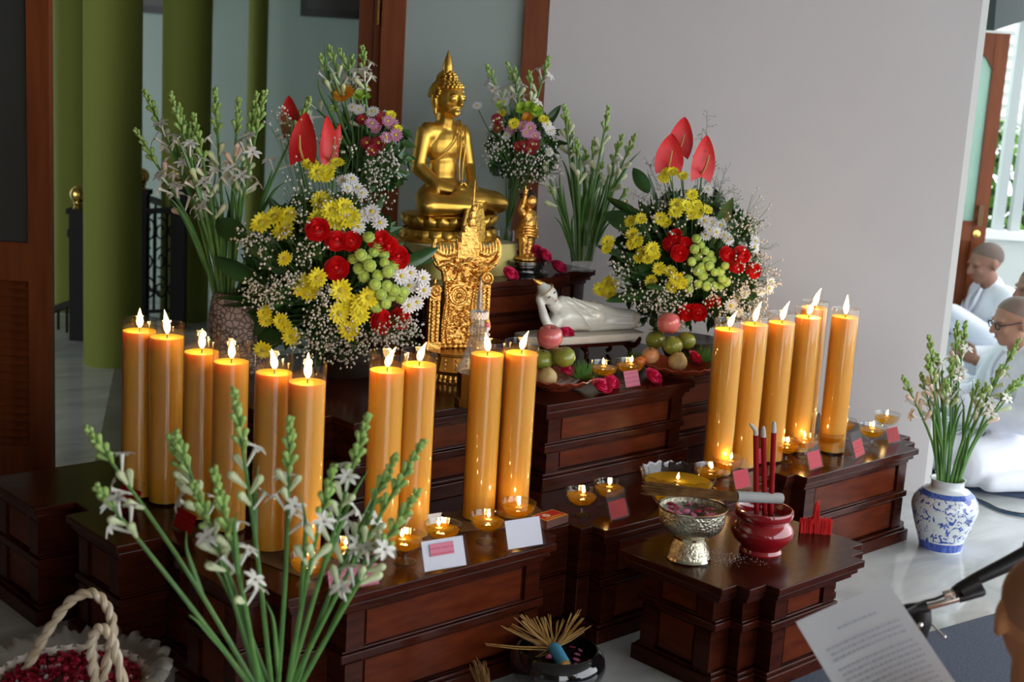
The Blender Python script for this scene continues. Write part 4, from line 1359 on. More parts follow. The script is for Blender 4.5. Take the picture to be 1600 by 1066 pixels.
for pts in ([(-0.090, -0.035, z0 + 0.125), (-0.030, -0.050, z0 + 0.075), (0.020, -0.048, z0 + 0.028), (0.060, -0.042, z0 + 0.045), (0.090, -0.030, z0 + 0.080)],
            [(-0.075, -0.028, z0 + 0.135), (-0.010, -0.047, z0 + 0.090), (0.035, -0.046, z0 + 0.060), (0.075, -0.034, z0 + 0.090)],
            [(-0.050, -0.026, z0 + 0.130), (0.010, -0.042, z0 + 0.100), (0.050, -0.040, z0 + 0.085)],
            [(0.10, -0.034, z0 + 0.066), (0.16, -0.038, z0 + 0.052), (0.20, -0.032, z0 + 0.050)], [(0.09, -0.036, z0 + 0.028), (0.15, -0.040, z0 + 0.028), (0.21, -0.032, z0 + 0.024)]):
    dr.tube(catmull(pts, 6), 0.0022, 6)
dr.build('robe_folds', M_MARB, t, world=False)
fc = MB()
for s in (-1, 1):
    fc.sph((s * 0.013, -0.0355, 0.006), (0.0075, 0.002, 0.0022), 8, 5, HM, 0)
fc.sph((0, -0.0385, -0.021), (0.0065, 0.0018, 0.0022), 8, 5, HM, 1)
fc.build('painted_face', [mat('face_line', (0.08, 0.05, 0.04), 0.5), mat('lip_paint', (0.55, 0.10, 0.07), 0.5)], t, world=False)
hb = MB()
hb.tube([HM @ Vector((0.0345 * math.cos(a), 0.004 + 0.0385 * math.sin(a), 0.018 - 0.006 * math.sin(a))) for a in [2 * PI * q / 28 for q in range(29)]], 0.0022, 6, 0, False)
hb.build('hair_band', M_GRILL, t, world=False)
MB().lathe([(0.001, 0), (0.011, 0.0), (0.010, 0.008), (0.006, 0.020), (0.0006, 0.034)], 12, HM @ Matrix.Translation((0, 0.004, 0.050)) @ Matrix.Rotation(-0.4, 4, 'Y')).build('finial', M_GOLD2, t, world=False)

# ------------------------------------------------------------------ fruit plates
M_TERRA = mat('terracotta_glaze', (0.30, 0.055, 0.025), 0.25, coat=0.4)
def plate(u, v, label, rad):
    p = at(u, v, Z2)
    t = thing('fruit_plate', label, 'plate', (p.x, p.y, Z2), 0, 'wavy terracotta plates')
    def wv(r, z, a, i):
        k = max(0.0, (r / rad - 0.6) / 0.4)
        return (r * (1 + 0.012 * k * math.cos(16 * a)), z + 0.004 * k * math.cos(16 * a))
    MB().lathe([(0.001, 0.0), (rad * 0.45, 0.0), (rad * 0.50, 0.006), (rad * 0.80, 0.020), (rad, 0.040), (rad * 0.985, 0.043), (rad * 0.79, 0.025), (rad * 0.48, 0.011), (0.001, 0.009)], 64, wob=wv).build('dish', M_TERRA, t, world=False)
    return t, p
M_APPLE = mat('pink_apple', (0.62, 0.10, 0.12), 0.22, noise=(9, (0.78, 0.26, 0.22), 4, (1, 1, 4)), coat=0.6)
M_MAND = mat('green_orange', (0.16, 0.24, 0.03), 0.35, noise=(5, (0.36, 0.32, 0.04), 3, (1, 1, 1)), coat=0.5, bump=0.1, bump_scale=220)
M_PEAR = mat('russet_pear', (0.55, 0.40, 0.18), 0.5, noise=(60, (0.36, 0.24, 0.09), 3, (1, 1, 1)))
M_PEACH = mat('blush_peach', (0.62, 0.22, 0.12), 0.4, noise=(8, (0.75, 0.45, 0.18), 3, (1, 1, 1)), coat=0.3)
M_STEM = mat('fruit_stem', (0.10, 0.06, 0.02), 0.8)
def fruit(kind, u, v, d, r, label, m, cat):
    p = atd(u, v, d)
    t = thing(kind, label, cat, p - UP * r * 0.9, rnd(0, 6), None)
    tl = (rnd(-.4, .4), rnd(-.4, .4))
    t.rotation_euler = (tl[0], tl[1], rnd(0, 6))
    if kind == 'apple':
        prof = [(0.001, 0.16), (0.25, 0.05), (0.55, 0.02), (0.85, 0.30), (1.0, 0.75), (1.0, 1.1), (0.85, 1.50), (0.55, 1.72), (0.28, 1.70), (0.08, 1.56), (0.001, 1.52)]
    elif kind == 'pear':
        prof = [(0.001, 0.05), (0.4, 0.02), (0.85, 0.30), (1.0, 0.75), (0.92, 1.15), (0.70, 1.5), (0.45, 1.78), (0.2, 1.86), (0.001, 1.80)]
    else:
        prof = [(0.001, 0.06), (0.3, 0.04), (0.7, 0.25), (0.95, 0.60), (1.0, 0.92), (0.93, 1.28), (0.66, 1.60), (0.30, 1.74), (0.10, 1.72), (0.001, 1.70)]
    MB().lathe([(a * r, b_ * r) for a, b_ in prof], 24).build('flesh', m, t, world=False, ang=180)
    zt_ = prof[-1][1] * r
    MB().tube([(0, 0, zt_ - 0.002), (0.001, 0.001, zt_ + r * 0.25)], [0.002, 0.0014], 6).build('stem', M_STEM, t, world=False)
    return t
plate(866, 606, 'wavy terracotta fruit plate beside the candle pair, left of the oil cups', 0.128)
plate(1056, 586, 'wavy terracotta fruit plate at the foot of the right flower arrangement', 0.128)
def D(u, v, z):
    return at(u, v, z).dot(FW)
dl, dr_ = at(866, 606, Z2).dot(FW), at(1056, 586, Z2).dot(FW)
fruit('apple', 857, 525, dl + 0.02, 0.042, 'pink apple on top of the left fruit pile', M_APPLE, 'apple')
fruit('mandarin', 885, 557, dl - 0.01, 0.037, 'green orange on the right of the left fruit pile', M_MAND, 'orange')
fruit('mandarin', 846, 561, dl + 0.00, 0.037, 'green orange half hidden behind the candle flame', M_MAND, 'orange')
fruit('mandarin', 863, 556, dl + 0.085, 0.036, 'green orange at the back of the left fruit pile', M_MAND, 'orange')
fruit('pear', 858, 588, dl - 0.075, 0.032, 'pale brown pear lying in front on the left plate', M_PEAR, 'pear')
fruit('apple', 1045, 505, dr_ + 0.02, 0.041, 'pink apple on top of the right fruit pile', M_APPLE, 'apple')
fruit('mandarin', 1028, 530, dr_ + 0.06, 0.035, 'green orange at the back left of the right fruit pile', M_MAND, 'orange')
fruit('mandarin', 1046, 538, dr_ - 0.03, 0.036, 'green orange in the middle of the right fruit pile', M_MAND, 'orange')
fruit('mandarin', 1068, 531, dr_ + 0.05, 0.034, 'yellowish green orange at the right of the right fruit pile', M_MAND, 'orange')
fruit('peach', 1018, 554, dr_ - 0.03, 0.031, 'blushed peach low on the left of the right plate', M_PEACH, 'peach')
fruit('pear', 1058, 564, dr_ - 0.07, 0.034, 'pale brown pear lying in front on the right plate', M_PEAR, 'pear')
fruit('peach', 1003, 565, dr_ - 0.06, 0.022, 'small orange fruit at the left rim of the right plate', mat('orange_fruit', (0.75, 0.20, 0.04), 0.4), 'fruit')
# ------------------------------------------------------------------ flower prototypes (local z = facing direction)
def petal_strip(mb, L, W, lift, curl, ang, z=0.0, m=0, n=4, start=0.15, tip=0.25, M=None):
    ca, sa = math.cos(ang), math.sin(ang)
    vs, fs = [], []
    for i in range(n + 1):
        t = i / n
        r = L * (start + (1 - start) * t)
        w_ = W * (0.35 + 0.65 * math.sin(PI * min(1, 0.15 + t * 0.75))) if t < 0.99 else W * tip
        zz_ = z + lift * t + curl * t * t
        for s, dz in ((-1, 0.0015), (0, 0.0), (1, 0.0015)):
            x, y = r, s * w_ / 2
            vs.append((x * ca - y * sa, x * sa + y * ca, zz_ + dz * W / 0.012))
    for i in range(n):
        for k in range(2):
            a = i * 3 + k
            fs.append((a, a + 1, a + 4, a + 3))
    mb.add(vs, fs, m, M)


def daisy_mesh(name, R, n1, n2, W, m, lift=0.3, curl=-0.1):
    mb = MB()
    for k in range(n1):
        petal_strip(mb, R * rnd(0.92, 1.05), W, R * (lift + rnd(-.06, .06)) * 0.6, R * curl, 2 * PI * (k + rnd(-.15, .15)) / n1)
    for k in range(n2):
        petal_strip(mb, R * rnd(0.62, 0.78), W * 0.85, R * lift, R * curl * 0.5, 2 * PI * (k + 0.5 + rnd(-.15, .15)) / n2, z=0.002)
    return mb.mesh(name, m, True, 180)


def rose_mesh(name, R, m):
    mb = MB()
    random.seed(5)
    for ring, (rr_, n_, h_, w_) in enumerate(((0.20, 3, 0.95, 0.5), (0.38, 4, 0.92, 0.62), (0.58, 5, 0.82, 0.72), (0.78, 6, 0.66, 0.82), (0.98, 6, 0.45, 0.92))):
        for k in range(n_):
            a0 = 2 * PI * (k + 0.37 * ring) / n_ + rnd(-.15, .15)
            def fn(u, v, a0=a0, rr_=rr_, h_=h_, w_=w_):
                a = a0 + (u - 0.5) * 2 * w_ / max(rr_, 0.35) * 0.62
                rad = R * (rr_ * (0.55 + 0.45 * v) + 0.10 * v * v * (1 + 0.4 * rr_)) * (1 - 0.10 * abs(u - 0.5))
                return (rad * math.cos(a), rad * math.sin(a), R * h_ * (v - 0.18 * (2 * u - 1) ** 2 * v) - R * 0.28 + 0.05 * R * math.sin(7 * u + k))
            mb.grid(fn, 4, 4)
    mb.sph((0, 0, R * 0.28), (R * 0.24, R * 0.24, R * 0.46), 10, 8)
    mb.lathe([(R * 0.05, -R * 0.45), (R * 0.4, -R * 0.3), (R * 0.72, R * 0.0), (R * 0.55, R * 0.25), (R * 0.2, R * 0.4)], 12)
    return mb.mesh(name, m, True, 180)


M_YEL1 = mat('yellow_petals', (0.93, 0.78, 0.02), 0.55, spec=0.2, noise=(40, (0.96, 0.88, 0.08), 2, (1, 1, 1)))
M_YC = mat('yellow_green_disc', (0.55, 0.48, 0.04), 0.7)
M_WPET = mat('white_petals', (0.82, 0.80, 0.80), 0.55)
M_ROSE = mat('scarlet_rose', (0.80, 0.008, 0.010), 0.5, noise=(30, (0.60, 0.004, 0.008), 2, (1, 1, 1)))
M_PROSE = mat('magenta_rose', (0.80, 0.025, 0.15), 0.5, noise=(30, (0.62, 0.012, 0.08), 2, (1, 1, 1)))
M_BUT = mat('lime_button', (0.36, 0.48, 0.10), 0.6)
M_BUTC = mat('lime_button_heart', (0.45, 0.62, 0.08), 0.6)
M_PINK = mat('lilac_pink_petals', (0.66, 0.30, 0.46), 0.55)
M_DRED = mat('dark_red_petals', (0.34, 0.01, 0.02), 0.55)
M_ORNG = mat('orange_petals', (0.80, 0.33, 0.02), 0.55)
M_LIME = mat('lime_petals', (0.38, 0.58, 0.05), 0.55)
M_ANTH = mat('red_spathe', (0.66, 0.014, 0.018), 0.42, spec=0.35, noise=(10, (0.74, 0.04, 0.04), 3, (1, 1, 1)))
M_SPAD = mat('spadix', (0.55, 0.30, 0.10), 0.5)
M_STK = mat('flower_stalk', (0.07, 0.16, 0.035), 0.55)
M_LEAF = mat('dark_leaf', (0.022, 0.075, 0.018), 0.35, noise=(12, (0.045, 0.13, 0.025), 3, (1, 1, 1)), coat=0.2)
M_GYP = mat('gypsophila', (0.80, 0.74, 0.70), 0.7)
M_FERN = mat('fern_green', (0.10, 0.26, 0.035), 0.6)
RR = random.Random(3)
ME = {}
ME['yellow'] = [daisy_mesh('chrysanthemum', 0.036, 15, 11, 0.012, M_YEL1) for _ in range(3)]
ME['white'] = [daisy_mesh('white_daisy', 0.026, 14, 8, 0.0085, M_WPET, 0.15) for _ in range(2)]
ME['pink'] = [daisy_mesh('pink_daisy', 0.028, 15, 10, 0.009, M_PINK, 0.2)]
ME['dred'] = [daisy_mesh('red_daisy', 0.028, 16, 12, 0.010, M_DRED, 0.2)]
ME['orange'] = [daisy_mesh('orange_chrysanthemum', 0.036, 22, 18, 0.009, M_ORNG, 0.5)]
ME['lime'] = [daisy_mesh('lime_chrysanthemum', 0.034, 26, 24, 0.007, M_LIME, 0.8)]
ME['rose'] = [rose_mesh('rose', 0.034, M_ROSE)]
ME['prose'] = [rose_mesh('rose_blossom', 0.034, M_PROSE)]
bt = MB()
bt.lathe([(0.001, -0.010), (0.009, -0.008), (0.0165, 0.0), (0.018, 0.006), (0.0165, 0.011), (0.012, 0.0135), (0.009, 0.013)], 20, wob=lambda r, z, a, i: (r * (1 + 0.06 * math.cos(10 * a)), z))
ME['button'] = [bt.mesh('button_chrysanthemum', M_BUT, True, 180)]
ctr = {'yellow': MB().sph((0, 0, 0.004), (0.010, 0.010, 0.006), 10, 6).mesh('flower_center', M_YC), 'white': MB().sph((0, 0, 0.003), (0.0065, 0.0065, 0.004), 10, 6).mesh('flower_center', mat('daisy_disc', (0.62, 0.52, 0.05), 0.7)),
       'button': MB().sph((0, 0, 0.0115), (0.0105, 0.0105, 0.0045), 12, 6).mesh('flower_center', M_BUTC)}
ctr['pink'] = ctr['white']; ctr['dred'] = ctr['white']
NAMES = {'yellow': 'chrysanthemum', 'white': 'white_daisy', 'pink': 'pink_daisy', 'dred': 'red_daisy', 'orange': 'orange_chrysanthemum', 'lime': 'lime_chrysanthemum', 'rose': 'rose', 'prose': 'rose_blossom', 'button': 'button_chrysanthemum'}


def bloom(kind, pos, face, parent, scale=1.0):
    """one blossom as a part of its arrangement (world position), with its heart as a sub-part"""
    M = Matrix.Translation(pos) @ basis(face).to_4x4() @ Matrix.Rotation(RR.uniform(0, 6.28), 4, 'Z') @ Matrix.Diagonal((scale, scale, scale, 1))
    o = place(NAMES[kind], RR.choice(ME[kind]), parent, M=M, world=True)
    if kind in ctr:
        place('flower_center', ctr[kind], o)
    return o


leafme = {}
def leaf_mesh(L, W, bend, key):
    if key in leafme:
        return leafme[key]
    mb = MB()
    def fn(u, v):
        x = (u - 0.5) * 2
        w_ = W / 2 * math.sin(PI * min(1, 0.04 + v * 0.96)) ** 0.75
        return (x * w_, bend * math.sin(v * 1.7) * L * 0.5 - abs(x) * w_ * 0.35, v * L)
    mb.grid(fn, 4, 9)
    leafme[key] = mb.mesh('leaf', M_LEAF, True, 180)
    return leafme[key]
LEAVES = [leaf_mesh(0.16, 0.075, 0.35, 'a'), leaf_mesh(0.20, 0.055, 0.6, 'b'), leaf_mesh(0.13, 0.070, 0.15, 'c')]


def leaf(pos, direction, parent, k=0, s=1.0):
    M = Matrix.Translation(pos) @ basis(direction, Vector((RR.uniform(-1, 1), RR.uniform(-1, 1), 0.4))).to_4x4() @ Matrix.Rotation(RR.uniform(-.6, .6), 4, 'Z') @ Matrix.Diagonal((s, s, s, 1))
    return place('leaf', LEAVES[k], parent, M=M, world=True)


# heart shaped red spathe (local z up along the leaf, facing -y)
an = MB()
def spf(u, v):
    t = v
    x = (u - 0.5) * 2
    w_ = 0.062 * (max(0.0, math.sin(PI * (0.16 + 0.84 * t) ** 0.72)) ** 0.7 if t < 1 else 0) + 0.0005
    lob = 0.020 * (1 - t) ** 6 * (abs(x) ** 1.5)
    return (x * w_, 0.016 * (1 - x * x) * math.sin(PI * min(1, t * 0.95)) + 0.010 * t * t, 0.155 * t - lob)
an.grid(spf, 12, 16)
SPATHE = an.mesh('anthurium', M_ANTH, True, 180)
SPADX = MB().tube([(0, 0.004, 0.010), (0, -0.018, 0.042), (0.002, -0.026, 0.085)], [0.0045, 0.005, 0.003], 8).mesh('spadix', M_SPAD)


def anthurium(pos, yaw, tilt, roll, parent, s=1.0, sx=1.0, stem_to=None):
    M = Matrix.Translation(pos) @ Matrix.Rotation(yaw, 4, 'Z') @ Matrix.Rotation(roll, 4, 'Y') @ Matrix.Rotation(tilt, 4, 'X') @ Matrix.Diagonal((s * sx, s, s, 1))
    o = place('anthurium', SPATHE, parent, M=M, world=True)
    place('spadix', SPADX, o)
    if stem_to is not None:
        MB().tube(catmull([stem_to, (Vector(pos) + Vector(stem_to)) / 2 + Vector((0.01, 0, 0)), pos], 5), 0.0035, 6).build('anthurium_stalk', M_STK, parent)
    return o


def ico(mb, c, r, m=0):
    mb.add([(c[0] + r, c[1], c[2]), (c[0] - r, c[1], c[2]), (c[0], c[1] + r, c[2]), (c[0], c[1] - r, c[2]), (c[0], c[1], c[2] + r), (c[0], c[1], c[2] - r)],
           [(0, 2, 4), (2, 1, 4), (1, 3, 4), (3, 0, 4), (2, 0, 5), (1, 2, 5), (3, 1, 5), (0, 3, 5)], m)


def blocked(p):
    """inside the altar wood or the reclining statue"""
    if p.z < Z2 + 0.012:
        return True
    if p.x > 2.62 and p.y > 3.47 and p.z < Z3 + 0.02:
        return True
    q = Matrix.Rotation(-RB, 4, 'Z') @ (p - RECL)
    return abs(q.x) < 0.28 and abs(q.y) < 0.11 and q.z < 0.27


class Arr:
    """dome-shaped flower arrangement: blossoms sit on a dome round the centre, each at its own depth"""
    def __init__(self, name, label, base, cu, cv, R, depth=0.75, cat='flower arrangement'):
        self.t = thing(name, label, cat, base)
        self.base = Vector(base)
        self.d = self.base.dot(FW)
        self.C = atd(cu, cv, self.d)
        self.cu, self.cv, self.R, self.dep = cu, cv, R, depth
        self.k = self.d / F_PX

    def pos(self, u, v, jit=0.0, sink=0.0):
        q = math.hypot(u - self.cu, v - self.cv) * self.k
        bul = math.sqrt(max(0.0, 1 - (q / (self.R * 1.15)) ** 2)) * self.R * self.dep
        return atd(u, v, self.d - bul + sink + RR.uniform(-jit, jit))

    def face(self, p):
        n = (p - self.C).normalized()
        return (n * 0.55 - FW * 0.75 + UP * 0.35 + Vector((RR.uniform(-.35, .35), RR.uniform(-.35, .35), RR.uniform(-.25, .25)))).normalized()

    def put(self, kind, lst, scale=1.0, stalk=True):
        for q in lst:
            p = self.pos(q[0], q[1], 0.025)
            n = self.face(p)
            s = scale * RR.uniform(0.85, 1.12)
            bloom(kind, p, n, self.t, s)
            if stalk:
                root = self.C.lerp(self.base, 0.35) + Vector((RR.uniform(-.03, .03), RR.uniform(-.03, .03), 0))
                self.stalks.tube([p - n * 0.008 * s, p.lerp(root, 0.4) - UP * 0.012, root], [0.0016, 0.002, 0.002], 5)

    def leaves(self, n, r0=0.55, r1=1.0, s=1.0):
        for i in range(n):
            a = RR.uniform(0, 2 * PI)
            el = RR.uniform(-0.55, 0.9)
            d = Vector((math.cos(a) * math.cos(el), math.sin(a) * math.cos(el), math.sin(el)))
            if d.dot(FW) < -0.30:
                continue
            if d.dot(FW) > 0.5:
                d = d - FW * 1.2
                d.normalize()
            p = self.C + d * self.R * RR.uniform(r0, r1) * 0.55
            sc_ = s * RR.uniform(0.7, 1.15)
            d2 = (d + UP * 0.25).normalized()
            if blocked(p) or blocked(p + d2 * 0.11 * sc_) or blocked(p + d2 * 0.2 * sc_):
                continue
            leaf(p, d2, self.t, RR.randrange(3), sc_)

    def filler(self, n, rad, name='filler_foliage', m=None):
        mb = MB()
        for i in range(n):
            a = RR.uniform(0, 2 * PI); el = math.asin(RR.uniform(-0.8, 1)); q = rad * RR.uniform(0.35, 1.0)
            p = self.C + Vector((math.cos(a) * math.cos(el), math.sin(a) * math.cos(el), math.sin(el) * 1.05)) * q
            p = p + FW * (0.05 - 0.35 * (p - self.C).dot(FW))
            s = RR.uniform(0.018, 0.042)
            if blocked(p - UP * 0.035):
                continue
            Mx = Matrix.Translation(p) @ Quaternion((RR.uniform(-1, 1), RR.uniform(-1, 1), RR.uniform(-1, 1), RR.uniform(-1, 1))).normalized().to_matrix().to_4x4()
            mb.add([(0, -s, 0), (s * 0.45, 0, s * 0.12), (0, s, 0), (-s * 0.45, 0, s * 0.12)], [(0, 1, 2), (0, 2, 3)], 0, Mx)
        o = mb.build(name, m or M_LEAF, self.t, smooth=False)
        o['kind'] = 'stuff'

    def gyp(self, areas, size=0.0048):
        """baby's breath: (u, v, ru, rv, sprigs, florets each)"""
        fl, st = MB(), MB()
        for (u, v, ru, rv, ns, nf) in areas:
            for i in range(ns):
                a = RR.uniform(0, 2 * PI); q = math.sqrt(RR.random())
                c = self.pos(u + ru * q * math.cos(a), v + rv * q * math.sin(a), 0.04, -0.01)
                root = self.C.lerp(self.base, 0.2) + (c - self.C) * 0.25
                if blocked(c) or blocked(root):
                    continue
                fork = c.lerp(root, 0.22)
                st.tube([root, fork], [0.0011, 0.0008], 3, 0, False)
                for k in range(nf):
                    p = c + Vector((RR.gauss(0, 1), RR.gauss(0, 1), RR.gauss(0, 1))) * 0.020
                    if blocked(p):
                        continue
                    ico(fl, p, size * RR.uniform(0.7, 1.35))
                    st.tube([fork, p], [0.0006, 0.0005], 3, 0, False)
        o = fl.build('babys_breath', M_GYP, self.t, True, 180); o['kind'] = 'stuff'
        o = st.build('babys_breath_stems', M_STK, self.t, smooth=False); o['kind'] = 'stuff'

    stalks = None


def crop(lst, ox, oy, s):
    return [(ox + x / s, oy + y / s) for x, y in lst]


M_POT = mat('dark_pot', (0.03, 0.022, 0.018), 0.4)
# ------------------------------------------------------------------ big arrangement on the left
bp = at(528, 600, Z2) + FW * 0.16
A = Arr('flower_arrangement', 'big flower arrangement on the left with red anthuriums and yellow chrysanthemums', (bp.x, bp.y, Z2), 505, 440, 0.34, 0.72)
A.stalks = MB()
MB().lathe([(0.001, 0), (0.09, 0), (0.12, 0.05), (0.125, 0.09), (0.115, 0.09), (0.001, 0.08)], 24).build('pot', M_POT, A.t, world=False)
L3 = lambda l: crop(l, 340, 280, 3.136)
L2 = lambda l: crop(l, 200, 60, 3.552)
A.put('yellow', L3([(215, 215), (280, 185), (345, 178), (322, 255), (508, 108), (560, 155), (585, 205), (618, 135), (645, 190), (490, 190), (490, 485), (450, 540), (420, 520), (605, 545), (595, 655), (655, 615), (695, 665), (738, 580), (645, 740), (700, 610)]), 1.05)
A.put('yellow', L3([(330, 390), (232, 655), (310, 695), (235, 690), (330, 720), (220, 835), (360, 770)]), 0.78)
A.put('yellow', L2([(1010, 700), (1055, 745), (1110, 740), (1160, 692), (1095, 765)]), 0.85)
A.put('rose', L3([(490, 250), (580, 305), (655, 305), (585, 440), (830, 335), (880, 385), (800, 700), (895, 682), (795, 305)]), 1.0)
A.put('button', L3([(740, 290), (785, 330), (763, 362), (812, 375), (700, 375), (663, 395), (688, 440), (745, 425), (715, 480), (783, 475), (833, 455), (860, 425), (768, 520), (827, 525), (800, 565), (845, 575), (895, 585), (775, 625), (862, 545), (905, 555), (820, 610), (815, 412), (728, 400)]), 1.08)
A.put('white', L3([(725, 180), (795, 215), (690, 235), (755, 160), (900, 475), (945, 460), (940, 525), (1005, 485), (1010, 545), (935, 620), (975, 605)]), 1.1)
A.put('white', L2([(1190, 790), (1230, 800), (1270, 830), (1300, 860), (1240, 780), (1215, 830)]), 0.85)
A.leaves(40)
for (u, v, du, dv, k, s) in ((640, 412, 40, -18, 1, 0.75), (640, 420, 44, 2, 1, 0.7), (385, 480, -50, 10, 0, 1.2), (400, 500, -40, 30, 0, 1.1), (560, 560, 10, 45, 1, 1.0), (575, 565, 30, 40, 1, 0.9), (545, 570, -15, 45, 1, 0.9), (380, 430, -45, -20, 0, 1.1), (420, 530, -50, 10, 0, 1.0), (370, 360, -30, -10, 0, 1.0), (460, 545, -10, 40, 0, 0.9)):
    p = A.pos(u - du * 0.5, v - dv * 0.5, 0, 0.05); q = A.pos(u + du, v + dv, 0, 0.05)
    if not (blocked(p) or blocked(p + (q - p).normalized() * 0.2 * s)):
        leaf(p, (q - p) - FW * 0.02, A.t, k, s)
A.filler(2600, 0.28)
A.gyp([(395, 380, 25, 30, 10, 9), (425, 450, 42, 26, 22, 12), (480, 395, 20, 18, 7, 9), (505, 470, 14, 28, 9, 10), (520, 535, 52, 34, 30, 12), (620, 520, 46, 20, 26, 12), (470, 330, 45, 45, 16, 7), (500, 250, 50, 60, 14, 5), (445, 220, 12, 60, 9, 4), (560, 330, 30, 30, 8, 8)])
top = atd(505, 330, A.d - 0.05)
base_ = A.C
for (u, v, yaw, tilt, roll, s, sx, dd) in ((472, 252, -0.35, 0.05, 0.05, 1.0, 0.80, -0.05), (456, 208, -0.5, 0.05, -0.16, 0.78, 0.85, 0.06), (515, 257, 0.85, 0.05, -0.10, 1.0, 0.62, 0.0), (523, 233, 1.25, 0.05, 0.42, 0.58, 0.8, 0.08)):
    p = atd(u, v, A.d + dd)
    anthurium(p, yaw + ROOM_ROT, tilt, roll, A.t, s, sx, base_)
A.stalks.build('stalks', M_STK, A.t)

# ------------------------------------------------------------------ big arrangement on the right
bp = at(1082, 572, Z2) + FW * 0.12
B = Arr('flower_arrangement', 'big flower arrangement on the right before the plain wall', (bp.x, bp.y, Z2), 1075, 420, 0.33, 0.60)
B.stalks = MB()
MB().lathe([(0.001, 0), (0.085, 0), (0.11, 0.05), (0.115, 0.08), (0.105, 0.08), (0.001, 0.07)], 24).build('pot', M_POT, B.t, world=False)
R7 = lambda l: crop(l, 840, 150, 3.045)
B.put('yellow', R7([(610, 365), (600, 395), (640, 362), (692, 382), (735, 470), (660, 520), (705, 522), (655, 552), (755, 520), (760, 565), (805, 542), (735, 562), (585, 585), (612, 605), (445, 598), (492, 585), (335, 695), (330, 728), (452, 660), (448, 705), (475, 690), (497, 742), (545, 728), (557, 757), (525, 775), (488, 765), (578, 822), (540, 880), (630, 835), (660, 870), (640, 905), (685, 892), (335, 890), (362, 902), (345, 940), (298, 920)]), 0.74)
B.put('rose', R7([(655, 665), (635, 705), (700, 710), (675, 748), (900, 755), (945, 805), (968, 757), (1025, 832), (740, 1022), (765, 1030), (705, 1032), (835, 980)]), 0.82)
B.put('button', R7([(755, 683), (775, 710), (745, 730), (795, 738), (820, 755), (765, 765), (730, 790), (800, 785), (830, 780), (780, 815), (760, 835), (815, 810), (785, 855), (840, 840), (865, 835), (875, 870), (765, 895), (800, 905), (835, 905), (865, 905), (895, 885), (890, 808), (820, 885), (715, 875), (720, 920)]), 0.95)
B.put('white', R7([(800, 665), (850, 650), (890, 665), (905, 682), (830, 600), (870, 615), (820, 640), (810, 445), (795, 595), (920, 1000), (950, 960), (985, 940), (960, 1030), (1035, 690), (1030, 720), (1110, 885), (1100, 915), (1060, 930)]), 0.95)
B.leaves(44)
for (u, v, du, dv, k, s) in ((985, 350, -40, -12, 0, 1.1), (975, 400, -40, -5, 0, 1.1), (960, 430, -30, 15, 0, 1.0), (990, 470, -30, 25, 0, 1.0), (985, 320, -30, -25, 1, 0.8), (1090, 540, 20, 30, 1, 0.9), (1110, 545, 30, 25, 1, 0.9), (1000, 280, -20, -30, 0, 0.7)):
    p = B.pos(u - du * 0.7, v - dv * 0.7, 0, 0.05); q = B.pos(u + du, v + dv, 0, 0.05)
    if not (blocked(p) or blocked(p + (q - p).normalized() * 0.2 * s)):
        leaf(p, q - p - FW * 0.02, B.t, k, s)
B.filler(2600, 0.28)
B.gyp([(960, 430, 28, 30, 10, 9), (1000, 460, 30, 25, 12, 9), (1040, 480, 32, 28, 20, 12), (1065, 440, 15, 20, 6, 9), (1160, 370, 40, 40, 14, 8), (1180, 430, 32, 32, 18, 10), (1150, 470, 45, 26, 22, 12), (1010, 350, 35, 40, 10, 7), (1190, 340, 20, 40, 8, 6), (1090, 330, 45, 30, 10, 6), (1165, 490, 22, 16, 10, 10)])
# airy grey-green sprigs at the top
sg = MB()
for (u, v) in ((1105, 172), (1098, 200), (1120, 250), (1135, 262), (1128, 300), (1150, 290), (1140, 330), (1010, 250), (1000, 290), (1155, 310), (1020, 255), (985, 300), (1118, 280), (1145, 345), (1190, 345), (1205, 390)):
    tip = atd(u, v, B.d + RR.uniform(-0.08, 0.08))
    root = B.C.lerp(B.base, 0.1) + Vector((RR.uniform(-.05, .05), RR.uniform(-.05, .05), 0.12))
    sg.tube([root, root.lerp(tip, 0.5) + UP * 0.02, tip], [0.0018, 0.0014, 0.0007], 4)
    for k in range(26):
        q = root.lerp(tip, 0.45 + 0.55 * k / 26)
        e = q + Vector((RR.gauss(0, 1), RR.gauss(0, 1), RR.gauss(0.6, 1))) * 0.016
        sg.tube([q, e], [0.0009, 0.0006], 3, 0, False)
        ico(sg, e, 0.0028)
o = sg.build('statice_sprigs', mat('grey_green_sprig', (0.22, 0.25, 0.17), 0.7), B.t, smooth=False); o['kind'] = 'stuff'
for (u, v, yaw, tilt, roll, s, sx, dd) in ((1044, 266, 0.1, 0.05, 0.02, 0.84, 1.0, -0.06), (1060, 240, 0.2, 0.05, 0.10, 0.86, 0.9, 0.02), (1096, 277, 0.4, 0.05, 0.06, 0.98, 0.80, -0.03)):
    p = atd(u, v, B.d + dd)
    anthurium(p, yaw + ROOM_ROT, tilt, roll, B.t, s, sx, B.C)
B.stalks.build('stalks', M_STK, B.t)

